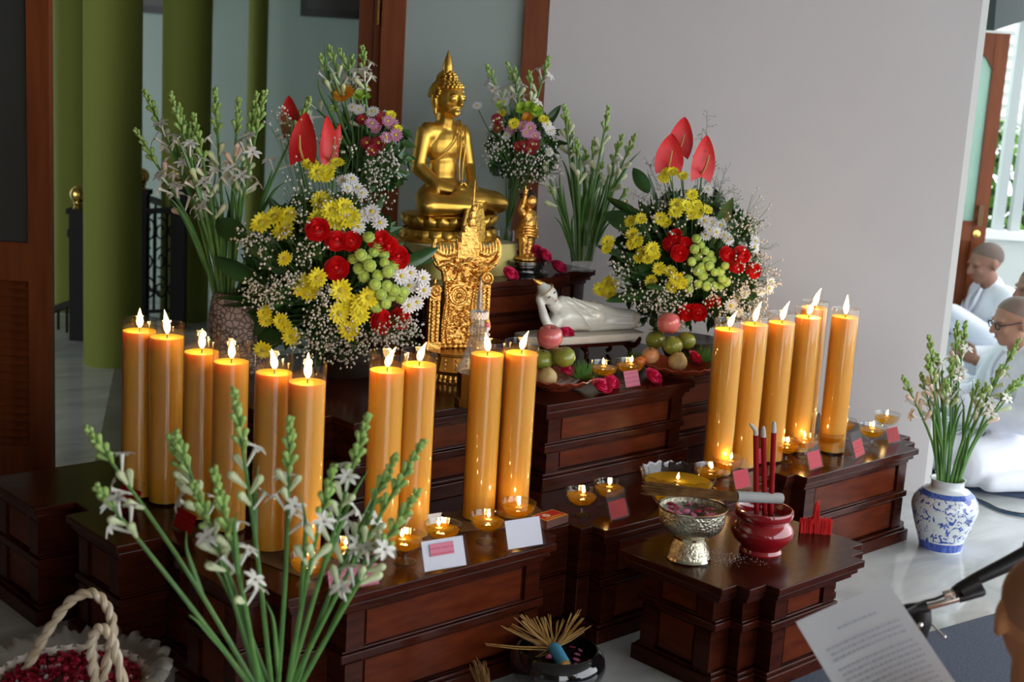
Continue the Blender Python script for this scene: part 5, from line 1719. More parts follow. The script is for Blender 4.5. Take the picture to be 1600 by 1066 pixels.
# ------------------------------------------------------------------ loose roses and fern sprigs
for (u, v, z, s, lab) in ((797, 430, Z3, 0.9, 'pink rose lying left of the black oval stand'), (819, 399, Z3 + 0.056, 0.85, 'pink rose at the left foot of the child statue'), (836, 396, Z3 + 0.056, 0.95, 'pink rose at the feet of the child statue'), (851, 400, Z3 + 0.056, 0.85, 'pink rose at the right foot of the child statue'),
                          (872, 420, Z3, 1.05, 'large pink rose lying right of the black oval stand'), (885, 521, Z2 + 0.10, 0.75, 'pink rose on the slab below the reclining statue'), (968, 510, Z2 + 0.09, 0.85, 'pink rose lying at the foot end of the reclining statue'),
                          (887, 581, Z2 + 0.035, 0.8, 'pink rose on the left fruit plate'), (940, 607, Z2, 1.0, 'pink rose lying under the oil cup on the middle tier'), (955, 600, Z2, 0.85, 'second pink rose squeezed beside the oil cup on the middle tier'), (1020, 592, Z2, 1.0, 'pink rose lying right of the pale pink card'), (1085, 560, Z2 + 0.035, 0.85, 'pink rose on the right fruit plate')):
    p = at(u, v + 6, z)
    t = thing('rose_head', lab, 'rose', p, 0, 'loose pink roses')
    M = Matrix.Translation(p + UP * 0.018 * s) @ basis(Vector((RR.uniform(-.4, .4), RR.uniform(-.9, -.3), 0.7))).to_4x4() @ Matrix.Diagonal((s, s, s, 1))
    place('petals', ME['prose'][0], t, M=M, world=True)
for (u, v, z, lab) in ((908, 590, Z2 + 0.03, 'feathery green fern tuft on the left fruit plate'), (990, 572, Z2, 'feathery green fern tuft left of the right fruit plate'), (1095, 566, Z2 + 0.03, 'feathery green fern tuft on the right fruit plate')):
    p = at(u, v, z)
    mb = MB()
    for k in range(160):
        a = RR.uniform(0, 2 * PI); el = RR.uniform(0.1, 1.5); L = RR.uniform(0.03, 0.06)
        d = Vector((math.cos(a) * math.cos(el), math.sin(a) * math.cos(el), math.sin(el)))
        o_ = Vector((RR.uniform(-.03, .03), RR.uniform(-.02, .02), 0))
        mb.tube([o_, o_ + d * L * 0.6, o_ + d * L + UP * 0.006], [0.0012, 0.001, 0.0004], 3, 0, False)
    tag(mb.build('fern_tuft', M_FERN, smooth=False, loc=p), lab, 'fern', 'fern tufts', 'stuff')
# ------------------------------------------------------------------ tuberoses
M_TST = mat('tuberose_stem', (0.075, 0.20, 0.045), 0.45, noise=(20, (0.13, 0.28, 0.06), 2, (1, 1, 1)))
M_TBG = mat('tuberose_bud_green', (0.26, 0.42, 0.09), 0.5, noise=(60, (0.38, 0.54, 0.16), 2, (1, 1, 1)))
M_TBW = mat('tuberose_bud_pale', (0.58, 0.66, 0.34), 0.5, noise=(40, (0.76, 0.78, 0.54), 2, (1, 1, 1)))
M_TFL = mat('tuberose_white', (0.82, 0.80, 0.72), 0.5)
M_TPK = mat('tuberose_blush', (0.80, 0.60, 0.46), 0.5)
BUD = [(0.0016, 0), (0.0030, 0.12), (0.0040, 0.40), (0.0058, 0.68), (0.0060, 0.84), (0.0036, 0.96), (0.0004, 1.0)]


def bud_mb(L, m=0, mb=None, M=None, fat=1.0):
    mb = mb or MB()
    mb.lathe([(r * fat * (L / 0.03) ** 0.55, z * L) for r, z in BUD], 7, M, m)
    return mb


def blossom_mb(mb=None, M=None, m=0, s=1.0):
    mb = mb or MB()
    T = M or Matrix.Identity(4)
    mb.lathe([(0.0016 * s, 0), (0.0022 * s, 0.010 * s), (0.0030 * s, 0.024 * s), (0.0042 * s, 0.030 * s)], 7, T, m)
    for k in range(6):
        petal_strip(mb, 0.019 * s, 0.0085 * s, 0.006 * s, -0.007 * s, k * PI / 3 + (0.1 if k % 2 else -0.1), z=0.029 * s, m=m, n=3, start=0.12, tip=0.3, M=T)
    return mb
BUDS = [bud_mb(0.013).mesh('bud', M_TBG), bud_mb(0.020).mesh('bud', M_TBG), bud_mb(0.030).mesh('bud', M_TBW), bud_mb(0.036).mesh('bud', M_TBW)]
BUDSP = [BUDS[0], BUDS[1], bud_mb(0.030).mesh('bud', M_TPK), bud_mb(0.036).mesh('bud', M_TPK)]
BLOS = blossom_mb().mesh('blossom', M_TFL, True, 180)


def tuberose(parent, base, tip, spike=0.36, bend=0.04, detail=True, nbl=3, blush=False, s=1.0, leafy=2, ctrl=None):
    base, tip = Vector(base), Vector(tip)
    L = (tip - base).length
    side = Vector((RR.uniform(-1, 1), RR.uniform(-1, 1), 0)) * bend
    horiz = Vector((tip.x - base.x, tip.y - base.y, 0))
    mid = base.lerp(tip, 0.5) + side - horiz * 0.12
    if ctrl is not None:
        mid = Vector(ctrl)
    c = catmull([base, mid, tip], 9)
    n = len(c)
    st = MB()
    st.tube(c, [lerp(0.0058, 0.0026, i / (n - 1)) * s for i in range(n)], 7)
    def pt(t):
        q = t * (n - 1); i = min(int(q), n - 2)
        return c[i].lerp(c[i + 1], q - i), (c[i + 1] - c[i]).normalized()
    # long narrow leaves along the stalk
    for k in range(leafy):
        t0 = RR.uniform(0.15, 0.6)
        p, d = pt(t0)
        a = RR.uniform(0, 6.28)
        o = d.orthogonal().normalized(); o.rotate(Quaternion(d, a))
        LL = RR.uniform(0.10, 0.20) * s
        pts = [p, p + d * LL * 0.5 + o * 0.012 * s, p + d * LL * 0.85 + o * 0.022 * s, p + d * LL * 1.1 + o * 0.040 * s]
        st.tube(catmull(pts, 4), [0.0045 * s, 0.005 * s, 0.0052 * s, 0.005 * s, 0.0048 * s, 0.0045 * s, 0.004 * s, 0.0036 * s, 0.003 * s, 0.0024 * s, 0.0016 * s, 0.001 * s, 0.0006 * s], 4)
    stem = st.build('tuberose_stem', M_TST, parent)
    joined = {0: MB(), 1: MB(), 2: MB()}
    nb = int(L * spike / (0.0080 * s))
    ang = RR.uniform(0, 6)
    for k in range(nb):
        q = k / max(1, nb - 1)
        t = 1.0 - spike * q ** 1.15
        p, d = pt(min(1.0, t))
        ang += 2.4
        o = d.orthogonal().normalized(); o.rotate(Quaternion(d, ang))
        op = lerp(0.16, 0.52, q)
        direction = (d * (1 - op) + o * op).normalized()
        i = 0 if q < 0.30 else 1 if q < 0.62 else 2 if q < 0.82 else 3
        open_ = (q > 0.60 and RR.random() < nbl * 0.09)
        M = Matrix.Translation(p + o * 0.002) @ basis(direction).to_4x4() @ Matrix.Diagonal((s * 1.22, s * 1.22, s * 1.3, 1))
        if q > 0.5 and not open_ and RR.random() < 0.45:
            continue
        if detail:
            place('blossom' if open_ else 'bud', BLOS if open_ else (BUDSP if blush else BUDS)[i], stem, M=M, world=True)
        else:
            if open_:
                blossom_mb(joined[2], M)
            else:
                bud_mb((0.013, 0.020, 0.030, 0.036)[i], 0, joined[0 if i < 2 else 1], M)
    if not detail:
        for key, nm, mt in ((0, 'green_buds', M_TBG), (1, 'pale_buds', M_TPK if blush else M_TBW), (2, 'blossoms', M_TFL)):
            if joined[key].v:
                joined[key].build(nm, mt, stem, True, 180)['kind'] = 'stuff'
    return stem


# ---- foreground bunch in a tall vase standing on the floor below the frame
FD = 2.62
fb = atd(432, 1066, FD)
VASE_TOP = fb.z - 0.10
t = thing('tuberose_vase', 'tall bunch of white tuberoses in the near left foreground', 'flower vase', (fb.x, fb.y, 0))
vh = VASE_TOP
MB().lathe([(0.001, 0), (0.06, 0), (0.075, vh * 0.15), (0.10, vh * 0.55), (0.085, vh * 0.85), (0.050, vh * 0.95), (0.060, vh), (0.052, vh), (0.042, vh * 0.95), (0.001, vh * 0.9)], 28).build('vase', mat('celadon_glaze', (0.30, 0.38, 0.32), 0.2, coat=0.4), t, world=False)
core = Vector((fb.x, fb.y, VASE_TOP - 0.02))
FG = [(141, 676, 0.00, 0.30), (156, 768, -0.10, 0.26), (277, 684, 0.05, 0.34), (268, 690, 0.08, 0.30), (305, 764, -0.12, 0.40), (336, 742, -0.16, 0.55), (367, 617, 0.02, 0.40), (453, 662, 0.04, 0.42), (573, 657, 0.06, 0.45), (519, 737, -0.06, 0.45), (657, 697, 0.10, 0.55), (615, 720, 0.12, 0.45), (648, 775, -0.05, 0.50)]
for i, (u, v, dd, sp) in enumerate(FG):
    tip = atd(u, v, FD + dd)
    low = atd(432 + (u - 400) * 0.10 + RR.uniform(-12, 12), 1085, FD + dd * 0.4)
    k = low.lerp(tip, 0.52)
    lean = RT * ((400 - u) * 0.00008) - UP * 0.02
    root = core + Vector((RR.uniform(-.02, .02), RR.uniform(-.02, .02), 0))
    tuberose(t, low.lerp(root, 0.6), tip, spike=sp, detail=True, nbl=(3 if u < 520 else 4), s=1.12, leafy=1, ctrl=k + lean)

# ---- blue and white jar with tuberoses on the floor at the right
jp = at(1487, 862, 0.0) + Vector((0.0, 0.05, 0))
mj = mat('porcelain_blue', (0.72, 0.76, 0.78), 0.12, coat=0.5)
nt = mj.node_tree
b = nt.nodes['Principled BSDF']
tc = nt.nodes.new('ShaderNodeTexCoord')
nz = nt.nodes.new('ShaderNodeTexNoise'); nz.inputs['Scale'].default_value = 30; nz.inputs['Detail'].default_value = 2.5; nz.inputs['Distortion'].default_value = 2.2
nt.links.new(tc.outputs['Object'], nz.inputs['Vector'])
rp = nt.nodes.new('ShaderNodeValToRGB'); rp.color_ramp.interpolation = 'LINEAR'
rp.color_ramp.elements[0].position = 0.55; rp.color_ramp.elements[0].color = (0, 0, 0, 1)
rp.color_ramp.elements[1].position = 0.585; rp.color_ramp.elements[1].color = (1, 1, 1, 1)
nt.links.new(nz.outputs[0], rp.inputs[0])
mx = nt.nodes.new('ShaderNodeMix'); mx.data_type = 'RGBA'
mx.inputs[6].default_value = (0.70, 0.75, 0.77, 1); mx.inputs[7].default_value = (0.03, 0.08, 0.42, 1)
nt.links.new(rp.outputs[0], mx.inputs[0]); nt.links.new(mx.outputs[2], b.inputs['Base Color'])
M_BLUE = mat('cobalt_band', (0.03, 0.07, 0.38), 0.15, coat=0.4, noise=(90, (0.10, 0.18, 0.55), 1, (1, 1, 0.1)))
M_PORC = mat('plain_porcelain', (0.70, 0.75, 0.77), 0.12, coat=0.5)
t = thing('porcelain_jar', 'blue and white porcelain jar of tuberoses standing on the marble floor', 'flower vase', (jp.x, jp.y, 0))
JP = [(0.075, 0.0), (0.078, 0.006), (0.080, 0.018), (0.0855, 0.038), (0.106, 0.100), (0.120, 0.150), (0.122, 0.168), (0.117, 0.190), (0.102, 0.213), (0.085, 0.228), (0.064, 0.236), (0.060, 0.243), (0.061, 0.262), (0.066, 0.270), (0.060, 0.270), (0.054, 0.262), (0.052, 0.24), (0.02, 0.235)]
MB().lathe(JP[3:9], 48).build('painted_belly', mj, t, world=False)
MB().lathe([(0.001, 0.0)] + JP[:2], 48).build('foot', M_PORC, t, world=False)
MB().lathe(JP[9:], 48).build('neck', M_PORC, t, world=False)
MB().lathe(JP[1:4], 48).build('foot_band', M_BLUE, t, world=False)
MB().lathe(JP[8:10], 48).build('shoulder_band', M_BLUE, t, world=False)
# painted blossoms, slightly raised enamel
en = MB()
for (a, z) in ((-2.6, 0.13), (-1.75, 0.15), (-0.9, 0.12), (0.2, 0.14), (1.4, 0.13), (2.6, 0.15), (-2.15, 0.08), (-1.3, 0.085)):
    r_ = lerp(0.0855, 0.122, min(1, (z - 0.038) / 0.125)) + 0.0008
    nrm = Vector((math.cos(a), math.sin(a), 0.0))
    M = Matrix.Translation((r_ * math.cos(a), r_ * math.sin(a), z)) @ basis((nrm + UP * -0.25 * (z < 0.11) ).normalized()).to_4x4()
    for k in range(9):
        petal_strip(en, 0.026 if z > 0.1 else 0.016, 0.006, -0.004, -0.002, k * 2 * PI / 9, z=0.0015, n=3, start=0.2, M=M)
en.build('painted_flowers', MATS['cobalt_band'], t, world=False, ang=180)
jd = jp.dot(FW)
for i, (u, v, dd, sp) in enumerate(((1412, 592, -0.03, 0.35), (1440, 588, 0.04, 0.34), (1452, 530, 0.0, 0.34), (1449, 562, -0.06, 0.36), (1464, 558, 0.05, 0.3), (1486, 565, -0.02, 0.34), (1496, 508, 0.06, 0.32), (1508, 508, 0.0, 0.32), (1540, 605, -0.06, 0.3), (1564, 575, 0.03, 0.4), (1590, 535, -0.02, 0.38), (1600, 588, 0.05, 0.36), (1583, 600, -0.06, 0.34), (1528, 600, 0.06, 0.3), (1478, 600, -0.05, 0.3))):
    tip = atd(u, v, jd + dd)
    root = Vector((jp.x, jp.y, 0.21)) + Vector((RR.uniform(-.025, .025), RR.uniform(-.025, .025), 0))
    mouth = Vector((jp.x, jp.y, 0.27)) + RT * ((u - 1500) * 0.0004) + Vector((RR.uniform(-.01, .01), RR.uniform(-.01, .01), 0))
    k = mouth.lerp(tip, 0.38) - RT * ((u - 1500) * 0.00020)
    tuberose(t, mouth - UP * 0.05, tip, spike=sp, detail=True, nbl=3, s=1.15, leafy=1, ctrl=k, blush=(i % 3 == 0))

# ---- granite pot with tuberoses at the back left
gp = Vector((2.335, 3.815, Z2))
mg = mat('crackled_granite', (0.42, 0.33, 0.33), 0.6)
nt = mg.node_tree
b = nt.nodes['Principled BSDF']
tc = nt.nodes.new('ShaderNodeTexCoord')
vo = nt.nodes.new('ShaderNodeTexVoronoi'); vo.feature = 'DISTANCE_TO_EDGE'; vo.inputs['Scale'].default_value = 55
nt.links.new(tc.outputs['Object'], vo.inputs['Vector'])
rp = nt.nodes.new('ShaderNodeValToRGB')
rp.color_ramp.elements[0].position = 0.02; rp.color_ramp.elements[0].color = (0.08, 0.06, 0.06, 1)
rp.color_ramp.elements[1].position = 0.16; rp.color_ramp.elements[1].color = (0.44, 0.36, 0.36, 1)
nt.links.new(vo.outputs['Distance'], rp.inputs[0]); nt.links.new(rp.outputs[0], b.inputs['Base Color'])
gz = atd(350, 455, gp.dot(FW)).z - Z2
t = thing('granite_pot', 'crackled stone pot of tuberoses behind the left candles', 'flower vase', (gp.x, gp.y, Z2))
MB().lathe([(0.001, 0), (0.085, 0), (0.095, gz * 0.3), (0.098, gz * 0.7), (0.088, gz * 0.93), (0.078, gz), (0.068, gz), (0.001, gz * 0.9)], 32).build('pot', mg, t, world=False)
gd = gp.dot(FW)
for i, (u, v, dd, sp) in enumerate(((215, 208, 0.02, 0.45), (229, 148, 0.05, 0.36), (268, 152, -0.03, 0.45), (281, 170, 0.03, 0.50), (304, 185, -0.02, 0.50), (336, 146, 0.04, 0.40), (373, 161, 0.00, 0.44), (400, 152, 0.06, 0.46), (413, 149, -0.03, 0.44), (482, 160, 0.08, 0.34), (296, 200, 0.06, 0.5))):
    tip = atd(u, v, gd + dd)
    mouth = atd(352 + (u - 330) * 0.12, 452, gd + dd * 0.3)
    k = mouth.lerp(tip, 0.42) - RT * ((u - 350) * 0.00018)
    tuberose(t, mouth - UP * 0.03, tip, spike=sp, detail=False, nbl=4, blush=(i % 3 == 0), s=1.3, leafy=2, ctrl=k)

# ---- glass vase with tuberoses right of the child statue
vp = at(910, 424, Z3) + FW * 0.02
t = thing('glass_vase', 'clear glass vase of tall tuberoses on the top tier beside the plain wall', 'flower vase', (vp.x, vp.y, Z3))
MB().lathe([(0.001, 0.001), (0.045, 0.001), (0.045, 0.10), (0.050, 0.105), (0.047, 0.105), (0.042, 0.10), (0.042, 0.006), (0.001, 0.006)], 28).build('vase', M_CLEAR, t, world=False)
vd = vp.dot(FW)
for i, (u, v, dd, sp) in enumerate(((882, 170, 0.0, 0.30), (888, 190, 0.06, 0.25), (901, 224, -0.04, 0.30), (929, 222, 0.02, 0.30), (950, 173, -0.02, 0.34), (970, 217, 0.04, 0.34), (990, 216, 0.0, 0.36), (852, 262, 0.03, 0.2), (862, 300, -0.03, 0.2), (976, 300, 0.05, 0.25), (940, 260, 0.07, 0.3), (915, 240, 0.08, 0.3))):
    tip = atd(u, v, vd + dd)
    low = atd(908 + (u - 915) * 0.20, 408, vd + dd * 0.3)
    k = low.lerp(tip, 0.40) - RT * ((u - 912) * 0.00025)
    tuberose(t, low, tip, spike=sp, detail=False, nbl=2, s=1.25, leafy=3, ctrl=k)

# ---- mixed bouquets either side of the golden statue
def bouquet(label, base, cu, cv, R, cr, scale, tips, lists, vase_h, gyps):
    a = Arr('mixed_bouquet', label, base, cu, cv, R, 0.6)
    a.stalks = MB()
    MB().lathe([(0.001, 0.001), (0.040, 0.001), (0.040, vase_h), (0.046, vase_h + 0.006), (0.043, vase_h + 0.006), (0.037, vase_h), (0.037, 0.006), (0.001, 0.006)], 28).build('glass_vase', M_CLEAR, a.t, world=False)
    for kind, lst, sc_ in lists:
        a.put(kind, crop(lst, *cr), sc_ * scale)
    for (u, v, sp) in tips:
        x, y = cr[0] + u / cr[2], cr[1] + v / cr[2]
        tip = atd(x, y, a.d + RR.uniform(-.04, .06))
        root = a.C + RT * ((x - cu) * 0.0004) - UP * 0.04
        tuberose(a.t, root, tip, spike=sp, detail=False, nbl=5, s=1.1, leafy=1)
    a.filler(500, R * 0.75)
    a.leaves(8, 0.4, 0.9, 0.6)
    a.gyp(gyps)
    mouth = a.base + UP * (vase_h * 0.2)
    for k in range(14):
        q = a.C + Vector((RR.uniform(-.06, .06), RR.uniform(-.06, .06), RR.uniform(-.08, 0)))
        a.stalks.tube([mouth + Vector((RR.uniform(-.02, .02), RR.uniform(-.02, .02), 0)), mouth + UP * vase_h * 0.8, q], 0.0024, 5)
    a.stalks.build('stalks', M_STK, a.t)
    return a
bb = at(566, 446, Z3) + FW * 0.03
bouquet('mixed bouquet with pink and orange flowers left of the golden statue', (2.72, 3.80, Z3), 575, 245, 0.20, (380, 0, 3.808), 1.0,
        ((465, 345, .35), (517, 290, .4), (580, 310, .42), (645, 350, .4), (710, 295, .4), (540, 645, .3), (390, 600, .25), (690, 660, .3)),
        (('orange', [(600, 565)], 1.0), ('yellow', [(725, 530), (920, 765), (878, 685)], 0.55), ('lime', [(705, 590)], 1.05), ('white', [(650, 640), (710, 645), (770, 665), (690, 655)], 0.8),
         ('pink', [(765, 735), (790, 765), (880, 735), (905, 805), (850, 820), (860, 720)], 0.9), ('dred', [(710, 712), (830, 705), (735, 850), (765, 895), (805, 850), (790, 880)], 0.95)), 0.20,
        [(600, 255, 22, 25, 14, 9), (570, 300, 40, 30, 14, 8)])
bouquet('mixed bouquet in a glass vase behind the small child statue', (3.52, 3.84, Z3), 818, 232, 0.19, (600, 40, 2.807), 1.0,
        ((457, 185, .4), (545, 175, .4), (575, 200, .4), (640, 215, .45), (720, 150, .4)),
        (('white', [(500, 325), (408, 352), (715, 435), (730, 460), (725, 555), (530, 335), (540, 480)], 0.85), ('lime', [(515, 355), (605, 365), (640, 360), (665, 380)], 0.75), ('yellow', [(520, 385), (700, 412), (570, 430)], 0.6), ('orange', [(630, 405)], 0.8),
         ('dred', [(495, 410), (500, 450), (590, 530), (615, 525), (640, 545), (655, 520)], 0.9), ('pink', [(560, 455), (610, 440), (640, 450), (660, 485), (625, 470)], 0.95)), 0.13,
        [(775, 250, 14, 30, 8, 8), (830, 265, 35, 25, 16, 9), (860, 250, 12, 25, 8, 7), (780, 210, 12, 30, 6, 6)])
# ------------------------------------------------------------------ things on the incense table
M_SILV = mat('chased_silver', (0.86, 0.80, 0.62), 0.30, metal=1.0, noise=(90, (0.42, 0.38, 0.28), 3, (1, 1, 1)), bump=0.55, bump_scale=130)
M_SILVP = mat('polished_silver', (0.80, 0.76, 0.60), 0.16, metal=1.0)
p = at(1076, 873, ZT)
SB = p
t = thing('silver_bowl', 'chased silver pedestal bowl with floating petals on the small table', 'bowl', p)
MB().lathe([(0.001, 0.0), (0.062, 0.0), (0.064, 0.004), (0.060, 0.010)], 40).lathe([(0.041, 0.058), (0.046, 0.062), (0.046, 0.069), (0.040, 0.073)], 40).lathe([(0.0955, 0.150), (0.0990, 0.153), (0.0995, 0.157), (0.0955, 0.157)], 48).build('rims', M_SILVP, t, world=False)
MB().lathe([(0.060, 0.010), (0.057, 0.026), (0.049, 0.045), (0.041, 0.058)], 40).build('foot', M_SILV, t, world=False)
MB().lathe([(0.040, 0.073), (0.066, 0.080), (0.084, 0.094), (0.093, 0.115), (0.0955, 0.150), (0.0935, 0.152), (0.088, 0.128), (0.076, 0.110), (0.001, 0.100)], 48).build('bowl', M_SILV, t, world=False)
MB().lathe([(0.001, 0.139), (0.089, 0.139)], 40).build('water', clear_mat('water', (0.75, 0.8, 0.8), 0.02, 1.4), t, world=False)
pe = MB()
for k in range(34):
    a = rnd(0, 2 * PI); q = 0.082 * math.sqrt(random.random())
    M = Matrix.Translation((q * math.cos(a), q * math.sin(a), 0.141)) @ Quaternion((1, rnd(-.25, .25), rnd(-.25, .25), rnd(-1, 1))).normalized().to_matrix().to_4x4()
    pe.sph((0, 0, 0), (0.012, 0.009, 0.002), 8, 4, M, random.choice((0, 0, 1)))
o = pe.build('petals', [mat('pink_petal', (0.72, 0.18, 0.36), 0.5), mat('wine_petal', (0.42, 0.03, 0.08), 0.5)], t, world=False); o['kind'] = 'stuff'

M_BURN = mat('oxblood_glaze', (0.30, 0.008, 0.013), 0.10, coat=0.6)
p = at(1188, 862, ZT)
BN = p
t = thing('incense_burner', 'glossy oxblood red incense burner on the small table', 'incense burner', p)
MB().lathe([(0.001, 0.0), (0.060, 0.0), (0.062, 0.006), (0.058, 0.016), (0.060, 0.022), (0.080, 0.040), (0.091, 0.060), (0.090, 0.076), (0.078, 0.093), (0.071, 0.100), (0.073, 0.104), (0.083, 0.110), (0.086, 0.122), (0.083, 0.132), (0.078, 0.133), (0.073, 0.126), (0.069, 0.104), (0.001, 0.085)], 56).build('pot', M_BURN, t, world=False)
MB().lathe([(0.001, 0.104), (0.068, 0.102)], 32).build('ash', mat('incense_ash', (0.32, 0.30, 0.28), 0.95, bump=0.6, bump_scale=200), t, world=False)
M_INC = mat('red_incense', (0.30, 0.008, 0.010), 0.65, spec=0.15)
M_ASHT = mat('grey_ash', (0.55, 0.53, 0.51), 0.95)
bd_ = BN.dot(FW)
for (ub, ut, vt, lab, cu_) in ((1183, 1181, 680, 'left stick of the three thick red incense sticks', -1), (1196, 1193, 683, 'middle stick of the three thick red incense sticks', 0), (1205, 1209, 676, 'right stick of the three thick red incense sticks', 0)):
    a = atd(ub, 802, bd_); a.z = ZT + 0.098
    c = atd(ut, vt, bd_)
    t = thing('incense_stick', lab, 'incense', a, 0, 'thick red incense sticks')
    MB().tube([a, a.lerp(c, 0.5), c], 0.0078, 12).build('stick', M_INC, t)
    d = (c - a).normalized()
    MB().tube([c, c + d * 0.012, c + d * 0.024 + RT * 0.008 * cu_, c + d * 0.032 + RT * 0.017 * cu_], [0.0075, 0.0072, 0.006, 0.0035], 10).build('ash_tip', M_ASHT, t)

M_STRAW = mat('dry_sticks', (0.12, 0.055, 0.018), 0.7, spec=0.1, noise=(30, (0.25, 0.13, 0.05), 3, (1, 1, 1)))
def whisk(label, tip, neck, end, spread, n, wrap_col, wrap_r, wname, flat=0.5, group='stick whisks', fan=False):
    tip, neck, end = Vector(tip), Vector(neck), Vector(end)
    t = thing('stick_whisk', label, 'whisk', (neck.x, neck.y, min(tip.z, neck.z, end.z)), 0, group)
    ax = (tip - neck).normalized()
    s1 = ax.cross(UP).normalized(); s2 = s1.cross(ax)
    rw = random.Random(len(label))
    mb = MB()
    for k in range(n):
        a = rw.uniform(0, 2 * PI); q = math.sqrt(rw.random())
        o0 = (s1 * math.cos(a) + s2 * math.sin(a) * 0.9) * wrap_r * 0.9 * q
        o1 = (s1 * math.cos(a) + s2 * math.sin(a) * flat) * spread * q
        e = tip + o1 + ax * rw.uniform(-.02, .02)
        mb.tube([end + o0, neck + o0, neck.lerp(e, 0.5) + o0 * 0.3, e], [0.0016, 0.0016, 0.0015, 0.0009], 4)
    mb.build('sticks', M_STRAW, t, smooth=False)
    L = (end - neck).length
    d = (end - neck) / L
    nn = 14
    MB().tube([neck + d * L * k / nn for k in range(nn + 1)], [wrap_r * (1.06 if k % 2 else 1.0) for k in range(nn + 1)], 14, 0, False).build('wrapping', mat(wname, wrap_col, 0.8), t)
    return t
wa, wb, wc = at(1012, 763, ZT + 0.178), at(1150, 776, ZT + 0.176), at(1221, 779, ZT + 0.160)
whisk('straw whisk with grey wrapped handle lying across the silver bowl', wa, wb, wc, 0.042, 150, (0.34, 0.34, 0.33), 0.0155, 'grey_tape', 0.4)

p = at(1273, 833, ZT)
rt = thing('red_bristle_brush', 'bright red bristle brush at the back of the small table', 'brush', p, ROOM_ROT)
M_RB = mat('red_bristle', (0.78, 0.008, 0.010), 0.45)
mb = MB()
for k in range(150):
    x = rnd(-0.050, 0.048); h_ = rnd(0.040, 0.052) - 0.10 * abs(x + 0.01) * (x < 0)
    y = rnd(-.012, .012)
    mb.tube([(x, y, 0.0), (x + rnd(-.003, .003), y + rnd(-.003, .003), h_)], [0.0014, 0.0010], 4)
mb.build('bristles', M_RB, rt, smooth=False, world=False)
mb = MB()
for k in range(34):
    x = rnd(-0.012, 0.010); y = rnd(-.008, .008)
    mb.tube([(x, y, 0.03), (x * 0.6, y, rnd(0.075, 0.105))], [0.0014, 0.0008], 4)
mb.build('upright_tuft', M_RB, rt, smooth=False, world=False)
# spilled ash
mb = MB()
q0 = at(1135, 872, ZT)
for k in range(260):
    x, y = random.gauss(0, 0.05), random.gauss(0, 0.028)
    v_ = q0 + RT * x + FW * y
    if 2.83 < v_.x < 3.42 and 2.15 < v_.y < 2.5:
        ico(mb, (v_.x, v_.y, ZT + 0.0006), rnd(0.0006, 0.0018))
tag(mb.build('spilled_ash', M_ASHT, smooth=False), 'grey ash crumbs spilled beside the red incense burner', 'ash', None, 'stuff')

# ------------------------------------------------------------------ floor: black bowl, whisks, petal basket
M_BLKG = mat('black_glaze', (0.006, 0.006, 0.008), 0.06, coat=0.8)
p = at(868, 1075, 0.0)
BK = p
t = thing('black_bowl', 'glossy black bowl of petals on the floor before the altar', 'bowl', p)
MB().lathe([(0.001, 0.0), (0.075, 0.0), (0.10, 0.012), (0.128, 0.045), (0.134, 0.072), (0.128, 0.098), (0.112, 0.116), (0.106, 0.117), (0.114, 0.098), (0.115, 0.06), (0.07, 0.02), (0.001, 0.016)], 56).build('bowl', M_BLKG, t, world=False)
MB().lathe([(0.001, 0.092), (0.114, 0.092)], 40).build('water', mat('dark_water', (0.01, 0.012, 0.012), 0.03), t, world=False)
pe = MB()
for k in range(22):
    a = rnd(0, 2 * PI); q = 0.10 * math.sqrt(random.random())
    M = Matrix.Translation((q * math.cos(a), q * math.sin(a), 0.094)) @ Quaternion((1, rnd(-.25, .25), rnd(-.25, .25), rnd(-1, 1))).normalized().to_matrix().to_4x4()
    pe.sph((0, 0, 0), (0.011, 0.008, 0.002), 8, 4, M, random.choice((0, 0, 1)))
o = pe.build('petals', [MATS['pink_petal'], MATS['wine_petal']], t, world=False); o['kind'] = 'stuff'
k_ = BK.dot(FW)
neck, end = atd(866, 1012, k_ - 0.02), atd(884, 1043, k_ - 0.10)
tw_ = thing('stick_whisk', 'frayed straw whisk with blue wrapped handle standing in the black bowl', 'whisk', (neck.x, neck.y, 0.09), 0, 'stick whisks')
mb = MB()
rw = random.Random(4)
for (u, v) in ((803, 965), (812, 962), (822, 964), (838, 964), (830, 968), (860, 961), (880, 967), (893, 960), (904, 953), (905, 960), (910, 966), (909, 981), (924, 978), (783, 978), (758, 1006), (792, 983), (815, 970), (845, 966), (870, 972), (890, 968), (828, 1030), (800, 975), (898, 962), (852, 965), (912, 985)):
    for j in range(2):
        e = atd(u + rw.uniform(-4, 4) * j, v + rw.uniform(-3, 3) * j, k_ + rw.uniform(-0.04, 0.04))
        o0 = Vector((rw.uniform(-1, 1), rw.uniform(-1, 1), rw.uniform(-1, 1))) * 0.008
        mb.tube([neck + o0, neck.lerp(e, 0.5) + o0 * 0.5 - UP * 0.004, e], [0.0020, 0.0018, 0.0011], 5)
mb.tube([neck, end], 0.0155, 14)
mb.build('sticks', mat('golden_sticks', (0.34, 0.17, 0.035), 0.55, noise=(30, (0.55, 0.32, 0.09), 3, (1, 1, 1))), tw_)
d = (end - neck)
MB().tube([neck + d * (k / 12) for k in range(12)], [0.0175 * (1.05 if k % 2 else 1) for k in range(12)], 16, 0, False).build('wrapping', mat('blue_tape', (0.06, 0.32, 0.52), 0.6), tw_)
e0 = at(760, 1108, 0.02)
fd = e0.dot(FW)
whisk('straw whisk standing at the bottom edge left of the black bowl', atd(748, 1045, fd), atd(762, 1090, fd), atd(768, 1125, fd), 0.032, 70, (0.30, 0.18, 0.10), 0.018, 'brown_tape', 0.8)

